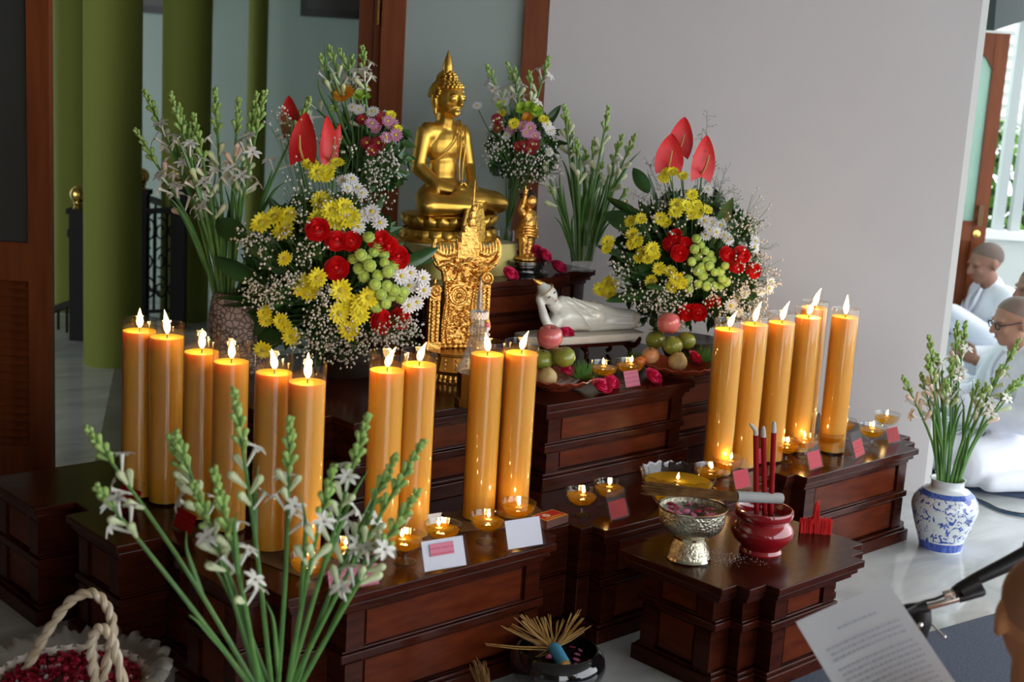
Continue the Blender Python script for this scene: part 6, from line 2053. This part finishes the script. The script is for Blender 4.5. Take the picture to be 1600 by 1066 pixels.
# basket
BR = 0.185
p = at(112, 1050, 0.15)
bk = thing('petal_basket', 'round lace-trimmed basket of red petals with twisted handles', 'basket', (p.x, p.y, 0))
M_WICK2 = mat('pale_wicker', (0.42, 0.34, 0.22), 0.6, noise=(30, (0.28, 0.20, 0.10), 3, (1, 1, 1)))
mb = MB()
for i in range(11):
    z = 0.006 + i * 0.0115
    r_ = lerp(0.13, BR - 0.01, (i / 10) ** 0.8)
    mb.tube([((r_ + 0.003 * math.cos(24 * a + PI * (i % 2))) * math.cos(a), (r_ + 0.003 * math.cos(24 * a + PI * (i % 2))) * math.sin(a), z) for a in [2 * PI * k / 96 for k in range(97)]], 0.0068, 6, 0, False)
mb.lathe([(0.001, 0.004), (0.13, 0.004)], 32)
mb.build('wicker_body', M_WICK2, bk, world=False)
M_LACE = clear_mat('silver_lace', (0.80, 0.78, 0.74), 0.35, 1.6, (0.52, 0.47, 0.40), 0.45)
lc = MB()
def lacef(u, v):
    a = 2 * PI * u
    rf = 0.010 * math.sin(22 * a) * v + 0.007 * math.sin(53 * a) * v
    rr_ = BR - 0.004 + 0.055 * v + rf * 0.6
    return (rr_ * math.cos(a), rr_ * math.sin(a), 0.135 + 0.040 * math.sin(v * 2.3) - 0.012 * v + rf)
lc.grid(lacef, 220, 8)
lo = lc.build('lace_trim', M_LACE, bk, world=False, ang=180)
ln = MB()
ln.grid(lambda u, v: ((BR - 0.002 - 0.03 * v + 0.004 * math.sin(30 * 2 * PI * u)) * math.cos(2 * PI * u), (BR - 0.002 - 0.03 * v + 0.004 * math.sin(30 * 2 * PI * u)) * math.sin(2 * PI * u), 0.142 - 0.055 * v), 150, 3)
ln.build('satin_lining', mat('cream_satin', (0.66, 0.58, 0.50), 0.35), bk, world=False, ang=180)
pe = MB()
rw = random.Random(9)
for k in range(900):
    a = rw.uniform(0, 2 * PI); q = (BR - 0.022) * math.sqrt(rw.random())
    z = 0.118 + 0.028 * (1 - (q / BR) ** 2) + rw.uniform(-0.006, 0.008)
    M = Matrix.Translation((q * math.cos(a), q * math.sin(a), z)) @ Quaternion((rw.uniform(-1, 1), rw.uniform(-1, 1), rw.uniform(-1, 1), rw.uniform(-1, 1))).normalized().to_matrix().to_4x4()
    s = rw.uniform(0.7, 1.2)
    pe.add([(-0.010 * s, 0, 0.002), (0, -0.008 * s, -0.001), (0.010 * s, 0, 0.002), (0, 0.009 * s, 0.003), (0, 0, -0.003)], [(0, 1, 4), (1, 2, 4), (2, 3, 4), (3, 0, 4)], 2 if rw.random() < 0.06 else rw.choice((0, 0, 1)), M)
o = pe.build('rose_petals', [mat('crimson_petal', (0.45, 0.008, 0.04), 0.5), mat('deep_petal', (0.26, 0.004, 0.02), 0.5), mat('white_petal', (0.7, 0.62, 0.58), 0.5)], bk, world=False, ang=180); o['kind'] = 'stuff'
M_HND = mat('twisted_ribbon', (0.55, 0.42, 0.26), 0.4, noise=(26, (0.68, 0.58, 0.44), 3, (1, 1, 1)), coat=0.2)
hd = p.dot(FW)
def handle(pts, parent, r=0.0085):
    c = catmull(pts, 14)
    n = len(c)
    for ph in (0, PI):
        q = []
        for i, P0 in enumerate(c):
            tdir = (c[min(i + 1, n - 1)] - c[max(i - 1, 0)]).normalized()
            x = tdir.orthogonal().normalized() if i == 0 else (xx - tdir * xx.dot(tdir)).normalized()
            xx = x
            y = tdir.cross(x)
            a = ph + i * 0.42
            q.append(P0 + (x * math.cos(a) + y * math.sin(a)) * r * 0.62)
        MB().tube(q, r, 8).build('handle_strand', M_HND, parent)
handle([atd(30, 1062, hd + 0.03), atd(55, 1020, hd + 0.03), atd(80, 978, hd + 0.03), atd(112, 938, hd + 0.03), atd(145, 927, hd + 0.03), atd(168, 950, hd + 0.02), atd(176, 985, hd), atd(168, 1030, hd - 0.02), atd(155, 1085, hd - 0.04)], bk)
handle([atd(150, 1085, hd - 0.12), atd(145, 1040, hd - 0.12), atd(143, 1005, hd - 0.12), atd(155, 982, hd - 0.12), atd(172, 993, hd - 0.12), atd(182, 1025, hd - 0.12), atd(196, 1085, hd - 0.12)], bk)

# ------------------------------------------------------------------ carpets and cables
M_CARP = mat('blue_grey_carpet', (0.060, 0.075, 0.115), 0.95, noise=(160, (0.11, 0.13, 0.18), 2, (1, 1, 1)), bump=0.5, bump_scale=300)
MB().prism([(2.1, 2.115), (2.1, -1.5), (6.5, -1.5), (6.5, 1.72), (4.24, 1.965), (3.4, 2.085), (2.93, 2.09)], 0.0, 0.007)
c_ = MB().prism([(2.35, 1.98), (2.35, -1.5), (6.5, -1.5), (6.5, 1.72), (4.24, 1.965), (3.42, 2.075), (2.9, 2.075)], 0.0005, 0.007).build('carpet', M_CARP, smooth=False)
tag(c_, 'blue-grey carpet in the near right foreground', 'carpet')
e1, e2 = Vector((5.20, 3.02, 0)), Vector((5.60, 2.24, 0))
dirn = (e2 - e1).normalized()
out_ = Vector((-dirn.y, dirn.x, 0))
fm_ = MB()
NB = 40
def matf(u, v):
    q = e1 - dirn * 0.9 + dirn * 4.2 * u
    z = 0.022 + 0.010 * math.sin(9 * u + 1.3) * (1 - v) ** 3 + 0.006 * math.sin(23 * u) * (1 - v) ** 4
    w_ = q + out_ * (v * 3.0 + 0.02 * math.sin(7 * u) * (1 - v))
    if v == 0:
        return (w_.x, w_.y, 0.001)
    return (w_.x, w_.y, z)
def matf2(u, v):
    return matf(u, 0 if v < 0.001 else 0.004 + 0.996 * ((v - 0.05) / 0.95))
fm_.grid(matf2, NB, 20)
tag(fm_.build('floor_mat', mat('navy_mat', (0.05, 0.075, 0.13), 0.85, noise=(12, (0.08, 0.11, 0.18), 3, (1, 1, 1))), ang=60), 'dark blue mat under the kneeling people by the garden', 'mat')
for pts, c, lab, r in (([(1500, 775), (1528, 783), (1550, 793), (1575, 802), (1630, 812)], (0.02, 0.10, 0.20), 'blue cable on the floor behind the porcelain jar', 0.0045), ([(1505, 772), (1540, 785), (1560, 795), (1590, 802), (1640, 806)], (0.015, 0.015, 0.015), 'black cable running beside the blue one behind the jar', 0.0038)):
    tag(MB().tube(catmull([at(u, v, 0.006) for u, v in pts], 6), r, 8).build('cable', mat('cable_' + lab[:4], c, 0.4)), lab, 'cable')

# ------------------------------------------------------------------ microphone on a short boom stand
MD = 2.75
M_BLK = mat('matt_black_plastic', (0.012, 0.012, 0.013), 0.45)
M_CHR = mat('chrome', (0.75, 0.74, 0.72), 0.12, metal=1.0)
A_ = lambda u, v, d=MD: atd(u, v, d)
j = A_(1432, 972)
ms = thing('microphone_stand', 'short black microphone stand with chrome boom on the carpet', 'microphone stand', (j.x, j.y, 0.007))
MB().tube([A_(1402, 958), A_(1420, 954), A_(1448, 949)], [0.014, 0.015, 0.013], 14).build('boom_clamp', M_BLK, ms)
MB().tube([A_(1445, 950), A_(1502, 934)], 0.0075, 14).build('boom_tube', M_CHR, ms)
MB().tube([A_(1498, 935), A_(1534, 925), A_(1539, 924)], [0.0105, 0.0105, 0.007], 12).build('boom_sleeve', M_BLK, ms)
mb = MB(); mb.tube([A_(1440, 952), A_(1438, 972), A_(1432, 996), A_(1430, 1010)], [0.020, 0.024, 0.021, 0.012], 14)
mb.build('tilt_joint', M_BLK, ms)
MB().sph(A_(1437, 977, MD - 0.027), 0.0075, 12, 8).build('rivet', M_CHR, ms)
MB().tube([A_(1455, 975, MD - 0.02), A_(1474, 994, MD - 0.03)], 0.0022, 8).sph(A_(1475.5, 995.5, MD - 0.03), 0.0042, 10, 8).build('wing_screw', M_CHR, ms)
foot = Vector((j.x, j.y, 0))
MB().tube([A_(1430, 1006), Vector((A_(1430, 1006).x, A_(1430, 1006).y, 0.03))], 0.010, 12).build('post', M_BLK, ms)
pf = A_(1430, 1006)
MB().lathe([(0.001, 0.0075), (0.11, 0.0075), (0.11, 0.018), (0.03, 0.03), (0.001, 0.032)], 32, Matrix.Translation((pf.x, pf.y, 0))).build('round_base', M_BLK, ms)
mc = thing('microphone', 'black handheld microphone clipped to the boom stand', 'microphone', A_(1500, 922))
c0, c1, c2, c3 = A_(1490, 925), A_(1525, 905), A_(1565, 886), A_(1605, 866)
MB().tube([c0, c0.lerp(c1, 0.3), c1, c2, c3], [0.0095, 0.0125, 0.0135, 0.016, 0.0185], 18).build('handle', M_BLK, mc)
g0 = c3; gd_ = (c3 - c2).normalized()
MB().tube([g0, g0 + gd_ * 0.006, g0 + gd_ * 0.02, g0 + gd_ * 0.04, g0 + gd_ * 0.055], [0.019, 0.0255, 0.0265, 0.022, 0.008], 18).build('grille', mat('mic_grille', (0.05, 0.05, 0.055), 0.4, metal=0.8, bump=0.8, bump_scale=700), mc)
MB().tube([A_(1484, 927), A_(1475, 930)], 0.0085, 14).tube([A_(1490, 925), A_(1486, 927)], 0.009, 14).build('connector', M_CHR, mc)
mb = MB(); mb.tube([A_(1500, 923, MD - 0.002), A_(1530, 908, MD - 0.002)], [0.017, 0.0185], 16); mb.tube([A_(1520, 915), A_(1526, 925)], [0.010, 0.009], 10)
mb.build('clip', M_BLK, mc)
tag(MB().tube(catmull([A_(1476, 930), A_(1462, 936), A_(1440, 942), A_(1410, 958, MD - 0.02), A_(1395, 975, MD - 0.02), A_(1380, 1010, MD), A_(1365, 1060, MD + 0.05), at(1300, 1100, 0.012)], 6), 0.0034, 8).build('microphone_cable', M_BLK), 'thin dark cable trailing from the microphone', 'cable')

# ------------------------------------------------------------------ sheet of paper in the reader's hand
TL, TR = atd(1243, 972, 2.56), atd(1388, 911, 2.60)
BRc = atd(1500, 1122, 2.36)
xax = (TR - TL); W_ = xax.length; xax.normalize()
dn = (BRc - TR); dn = (dn - xax * dn.dot(xax)).normalized()
nrm = xax.cross(dn)
mp_ = text_card('printed_paper', (0.80, 0.84, 0.90), (0.42, 0.46, 0.55), 75.0)
pt_ = MB()
Hh = 0.285
def paf(u, v):
    return (u * W_, 0.012 * math.sin(PI * u) * (0.3 + 0.7 * v) + 0.004 * v, -v * Hh)
pt_.grid(paf, 14, 14)
M = Matrix.Translation(TL) @ Matrix((xax, -nrm, -dn)).transposed().to_4x4()
pp = thing('paper_sheet', 'printed white sheet of paper held up in the right foreground', 'paper', TL + dn * Hh)
sh = place('sheet', pt_.mesh('sheet', clear_mat('white_paper', (0, 0, 0), 0.6, 1.05, (0.92, 0.95, 1.0), 0.97, graze=0.03), True), pp, M=M, world=True)
# printed lines of text (flat ink just above the paper)
ink = MB()
rw = random.Random(12)
rows = [(0.050, 0.30, 0.72)] + [(0.082 + 0.0125 * i + (0.010 if i > 2 else 0), 0.10, 0.90) for i in range(14)]
for (zr, xa, xb) in rows:
    x = xa + rw.uniform(0, 0.02)
    while x < xb - 0.02:
        wl = rw.uniform(0.015, 0.06)
        x2 = min(xb, x + wl)
        u0, v0 = x, zr / Hh
        q = [paf(x, v0), paf(x2, v0), paf(x2, v0 + 0.013), paf(x, v0 + 0.013)]
        ink.add([(a, b_ - 0.0008, c) for a, b_, c in q] + [(a, b_ + 0.0036, c) for a, b_, c in q], [(0, 1, 2, 3), (4, 5, 6, 7)])
        x = x2 + 0.012
place('printed_text', ink.mesh('printed_text', mat('print_ink', (0.60, 0.64, 0.72), 0.7), False), pp, M=M, world=True)['kind'] = 'stuff'
# ------------------------------------------------------------------ people
M_ROBE = mat('white_cotton', (0.74, 0.77, 0.86), 0.8, noise=(5, (0.80, 0.83, 0.90), 3, (1, 1, 1)), sheen=0.2)


def hand(mb, wrist, dirv, palmn, s=1.0, curl=0.6, side=1):
    """palm with five separate bent fingers; dirv = along the fingers, palmn = palm normal"""
    d = Vector(dirv).normalized(); n = Vector(palmn)
    n = (n - d * n.dot(d)).normalized()
    x = d.cross(n) * side
    w_ = Vector(wrist)
    pm_ = w_ + d * 0.048 * s
    M = Matrix.Translation(pm_) @ Matrix((x, d, n)).transposed().to_4x4()
    mb.sph((0, 0, 0), (0.038 * s, 0.048 * s, 0.015 * s), 12, 8, M)
    for k, (off, L) in enumerate(((-0.028, 0.062), (-0.009, 0.072), (0.010, 0.068), (0.028, 0.052))):
        b0 = pm_ + x * off * s + d * 0.040 * s
        b1 = b0 + (d * math.cos(curl * 0.5) + n * math.sin(curl * 0.5)) * L * 0.45 * s
        b2 = b1 + (d * math.cos(curl * 1.3) + n * math.sin(curl * 1.3)) * L * 0.32 * s
        b3 = b2 + (d * math.cos(curl * 1.9) + n * math.sin(curl * 1.9)) * L * 0.25 * s
        limb(mb, [b0, b1, b2, b3], [0.0095 * s, 0.0088 * s, 0.0080 * s, 0.0070 * s], 8)
    t0 = pm_ - x * 0.030 * s - d * 0.020 * s
    t1 = t0 - x * 0.022 * s + d * 0.022 * s + n * 0.012 * s
    t2 = t1 + d * 0.030 * s + n * 0.010 * s
    limb(mb, [t0, t1, t2], [0.012 * s, 0.0105 * s, 0.0085 * s], 8)


def head_shapes(mb, H, s=1.0):
    """head looking along local -y; H places the head centre (ear height)"""
    S = H @ Matrix.Diagonal((s, s, s, 1))
    mb.sph((0, 0.012, 0.030), (0.076, 0.094, 0.082), 22, 14, S)
    mb.sph((0, -0.022, -0.022), (0.062, 0.066, 0.078), 20, 12, S)
    mb.sph((0, -0.052, -0.082), (0.030, 0.030, 0.022), 14, 8, S)          # chin
    mb.sph((0, -0.030, -0.060), (0.050, 0.052, 0.036), 14, 8, S)          # jaw
    cap(mb, (0, -0.083, 0.020), (0, -0.106, -0.022), 0.009, 0.014, 10, M=S)  # nose
    for sd_ in (-1, 1):
        mb.sph((sd_ * 0.011, -0.094, -0.026), (0.009, 0.010, 0.008), 8, 6, S)
        mb.sph((sd_ * 0.032, -0.072, 0.024), (0.024, 0.018, 0.010), 10, 6, S)   # brow
        mb.sph((sd_ * 0.034, -0.066, -0.020), (0.022, 0.020, 0.020), 10, 8, S)  # cheek
        mb.sph((sd_ * 0.076, 0.012, -0.002), (0.010, 0.022, 0.032), 10, 8, S @ Matrix.Rotation(sd_ * 0.0, 4, 'Z'))  # ear
        mb.sph((sd_ * 0.077, 0.004, -0.028), (0.008, 0.010, 0.011), 8, 6, S)
    mb.sph((0, -0.082, -0.050), (0.023, 0.012, 0.0065), 10, 6, S)
    mb.sph((0, -0.079, -0.061), (0.020, 0.012, 0.0075), 10, 6, S)


def seated(name_label, pos, yaw, skin, scalp, robe, head_tilt=0.2, hands=None, glasses=False, group='kneeling people in white', hz=0.70, scale=1.0, book=False, robe_label='robe'):
    t = thing('person', name_label, 'person', pos, yaw, group)
    t.scale = (scale, scale, scale)
    sk = mat(*skin)
    HM_ = Matrix.Translation((0, -0.055, hz)) @ Matrix.Rotation(head_tilt, 4, 'X')
    b = MB()
    head_shapes(b, HM_)
    limb(b, [(0, 0.012, hz - 0.17), (0, -0.030, hz - 0.075)], [0.056, 0.052], 14)
    b.sph((0, 0.02, 0.42), (0.15, 0.10, 0.17), 18, 12)
    b.sph((0, 0.04, 0.20), (0.14, 0.11, 0.16), 18, 12)
    limb(b, [(-0.13, 0.02, 0.52), (0.13, 0.02, 0.52)], [0.06, 0.06], 14)
    hl, hr_ = hands or ((-0.05, -0.34, 0.33), (0.05, -0.34, 0.33))
    for sd_, hp in ((-1, hl), (1, hr_)):
        el = Vector((sd_ * 0.23, -0.07, 0.30))
        hp = Vector(hp)
        limb(b, [(sd_ * 0.165, 0.02, 0.515), el, hp], [0.050, 0.042, 0.027], 12)
        hand(b, hp, (Vector((0, -0.09, 0.05)) + Vector((-sd_ * 0.04, 0, 0))), Vector((-sd_ * 1.0, 0.1, 0.25)), 1.0, 0.75, sd_)
    for sd_ in (-1, 1):
        limb(b, [(sd_ * 0.09, 0.03, 0.13), (sd_ * 0.24, -0.30, 0.10), (sd_ * -0.02, -0.26, 0.07)], [0.085, 0.065, 0.045], 12)
    body = remesh(b.build('body', sk, t, world=False), 0.0075, 3)
    # shaved scalp
    c = MB()
    S = HM_
    def scf(u, v):
        az = 2 * PI * u
        fr_ = -math.sin(az)                                   # 1 at the front, -1 at the back
        low = math.radians(38 * max(0, fr_) ** 0.8 - 4 - 30 * max(0, -fr_) ** 0.6)
        el = lerp(PI / 2, low, v)
        return (0.0775 * math.cos(el) * math.cos(az), 0.015 + 0.0950 * math.cos(el) * math.sin(az), 0.032 + 0.0825 * math.sin(el))
    c.grid(scf, 40, 10, 0, S)
    c.build('cropped_hair', mat(*scalp), t, world=False, ang=180)
    # eyes and mouth line
    ey = MB()
    for sd_ in (-1, 1):
        ey.sph((sd_ * 0.032, -0.0855, 0.006), (0.013, 0.004, 0.0035), 10, 6, S)
    ey.build('eyes', mat('eye_dark', (0.03, 0.02, 0.015), 0.4), t, world=False)
    MB().sph((0, -0.0925, -0.0555), (0.020, 0.003, 0.0022), 10, 6, S).build('mouth', mat('lips', (0.28, 0.10, 0.08), 0.5), t, world=False)
    # robe
    r = MB()
    r.sph((0, 0.02, 0.40), (0.185, 0.135, 0.20), 22, 14)
    r.sph((0, 0.03, 0.22), (0.20, 0.16, 0.20), 22, 14)
    limb(r, [(-0.135, 0.02, 0.525), (0.135, 0.02, 0.525)], [0.072, 0.072], 14)
    limb(r, [(0, 0.02, 0.53), (0, 0.004, 0.575)], [0.085, 0.064], 14)
    for sd_, hp in ((-1, hl), (1, hr_)):
        hp = Vector(hp); el = Vector((sd_ * 0.235, -0.07, 0.30))
        wr = el.lerp(hp, 0.82)
        limb(r, [(sd_ * 0.17, 0.02, 0.515), el, wr], [0.070, 0.066, 0.056], 14)
        limb(r, [el.lerp(wr, 0.4) - UP * 0.03, wr - UP * 0.05], [0.055, 0.050], 12)   # hanging sleeve
        limb(r, [(sd_ * 0.08, 0.05, 0.12), (sd_ * 0.26, -0.30, 0.10), (sd_ * -0.02, -0.30, 0.085)], [0.125, 0.105, 0.09], 14)
        limb(r, [(sd_ * 0.10, 0.12, 0.06), (sd_ * 0.30, 0.02, 0.05), (sd_ * 0.34, -0.24, 0.045)], [0.06, 0.055, 0.05], 12)
    r.sph((0, -0.16, 0.065), (0.33, 0.28, 0.065), 24, 10)
    # soft drapery folds
    nv = []
    for x, y, z in r.v:
        k = math.sin(18 * x + 9 * z + 3 * y) * 0.007 + math.sin(31 * z - 14 * y + 6 * x) * 0.005
        n_ = Vector((x, y, 0.3 * (z - 0.3)))
        if n_.length > 1e-4:
            n_.normalize()
        nv.append((x + n_.x * k, y + n_.y * k, max(0.004, z)))
    r.v = nv
    rb = remesh(r.build('robe', robe, t, world=False), 0.011, 3)
    fo = MB()
    for k in range(9):
        a = -0.9 + 0.225 * k
        fo.tube(catmull([(0.06 * a, -0.12, 0.36 - 0.02 * abs(a)), (0.14 * a, -0.20, 0.22), (0.26 * a, -0.36, 0.14), (0.34 * a, -0.43, 0.05)], 5), [0.010 + 0.0004 * q for q in range(16)], 7)
    for sd_ in (-1, 1):
        fo.tube(catmull([(sd_ * 0.02, -0.075, 0.565), (sd_ * 0.03, -0.115, 0.48), (sd_ * -0.02, -0.135, 0.38)], 6), 0.010, 8)
    fo.build('robe_folds', robe, rb, world=False)
    if glasses:
        gm = MATS.get('glasses_frame') or mat('glasses_frame', (0.015, 0.015, 0.02), 0.3)
        gg = MB()
        for sd_ in (-1, 1):
            ring = [S @ Vector((sd_ * 0.034 + 0.024 * math.cos(a), -0.098 + 0.006 * abs(math.cos(a)), 0.004 + 0.016 * math.sin(a))) for a in [2 * PI * q / 18 for q in range(19)]]
            gg.tube(ring, 0.0026, 6, 0, False)
            gg.tube([S @ Vector(q) for q in ((sd_ * 0.058, -0.092, 0.008), (sd_ * 0.078, -0.050, 0.010), (sd_ * 0.080, 0.008, 0.010))], 0.0028, 6)
        gg.tube([S @ Vector((-0.010, -0.101, 0.008)), S @ Vector((0.010, -0.101, 0.008))], 0.0024, 6)
        gg.build('glasses', gm, t, world=False)
    return t


def yaw_to(d):
    return math.atan2(d.x, -d.y)


SK1 = ('tan_skin', (0.36, 0.185, 0.12), 0.5, 0, 0.4, 0, 0.15, (1, .35, .2), 0.006)
SK2 = ('brown_skin', (0.27, 0.13, 0.085), 0.5, 0, 0.4, 0, 0.15, (1, .35, .2), 0.006)
SC1 = ('shaved_scalp', (0.17, 0.115, 0.09), 0.6)
SC2 = ('dark_stubble', (0.12, 0.08, 0.062), 0.7)
left = (-RT - FW * 0.12).normalized()


def put_person(u, v, d, yawv, **kw):
    """the head centre lies on this sight line; the person sits upright below it"""
    hp = atd(u, v, d)
    hz = kw.get('hz', 0.70)
    sc_ = (hp.z - 0.022) / hz
    base = hp - Vector((0, 0, hp.z)) + UP * 0.022
    off = Vector((yawv.x, yawv.y, 0)).normalized() * 0.055 * sc_
    return seated(kw.pop('label'), base - off, yaw_to(yawv), scale=sc_, **kw)


pA = put_person(1584, 503, 5.95, left, label='kneeling person with glasses in a white robe, nearest the jar', skin=SK1, scalp=SC1, robe=M_ROBE, glasses=True, head_tilt=0.22, hands=((-0.05, -0.30, 0.33), (0.05, -0.30, 0.33)))
pB = put_person(1540, 412, 7.75, (left - FW * 0.1).normalized(), label='kneeling person in white reading from an open book by the door', skin=SK2, scalp=SC2, robe=M_ROBE, head_tilt=0.28, hands=((-0.06, -0.32, 0.46), (0.06, -0.32, 0.46)))
pC = put_person(1617, 452, 6.9, left, label='person in white cut off by the right picture edge', skin=SK2, scalp=SC2, robe=M_ROBE, head_tilt=0.15)


def book(hp, yawv, label, tilt=0.6, w_=0.15, h_=0.21):
    t = thing('open_booklet', label, 'book', hp, yaw_to(yawv), 'prayer booklets')
    for sd_ in (-1, 1):
        mb = MB()
        mb.grid(lambda u, v, sd_=sd_: (sd_ * w_ * u, -0.02 * math.sin(PI * u * 0.9) - 0.05 * u * 0 + 0.05 * u, h_ * (v - 0.3)), 10, 4)
        o = mb.build('page', MATS['white_card'], t, world=False, ang=180)
        s_ = o.modifiers.new('thick', 'SOLIDIFY'); s_.thickness = 0.006
    t.rotation_euler = (tilt, 0, yaw_to(yawv))
    return t


def fwd(t, dist, z, side=0.0):
    y = t.rotation_euler.z
    f = Vector((math.sin(y), -math.cos(y), 0)); x = Vector((math.cos(y), math.sin(y), 0))
    s = t.scale.x
    return t.location + f * dist * s + x * side * s + UP * z * s
book(fwd(pB, 0.42, 0.56), left, 'open booklet held up by the reader near the door', -0.5)
book(fwd(pA, 0.40, 0.43), left, 'white booklet in the hands of the person with glasses', -0.35, 0.11, 0.16)

# the reader in the near right corner, seen from behind, holding the printed sheet
hp = atd(1632, 975, 2.28)
look = (FW * 1.0 + RT * 0.10).normalized()
hz = 0.72
sc_ = hp.z / hz
grip = atd(1492, 1108, 2.37)
yv = yaw_to(look)
base = Vector((hp.x, hp.y, 0)) - look * 0.055 * sc_
Mi = (Matrix.Translation(base + UP * 0.008) @ Matrix.Rotation(yv, 4, 'Z') @ Matrix.Diagonal((sc_, sc_, sc_, 1))).inverted()
gl = Mi @ (grip - (atd(1388, 911, 2.6) - grip).normalized() * 0.10)
pD = seated('seated reader seen from behind in the near right corner', base + UP * 0.008, yv, ('warm_skin', (0.56, 0.25, 0.11), 0.5, 0, 0.4, 0, 0.15, (1, .35, .2), 0.006), ('brown_stubble', (0.34, 0.15, 0.07), 0.65),
            mat('saffron_robe', (0.34, 0.12, 0.03), 0.8), head_tilt=0.1, hz=hz, scale=sc_, group=None, hands=(tuple(gl), (0.14, -0.28, 0.30)))
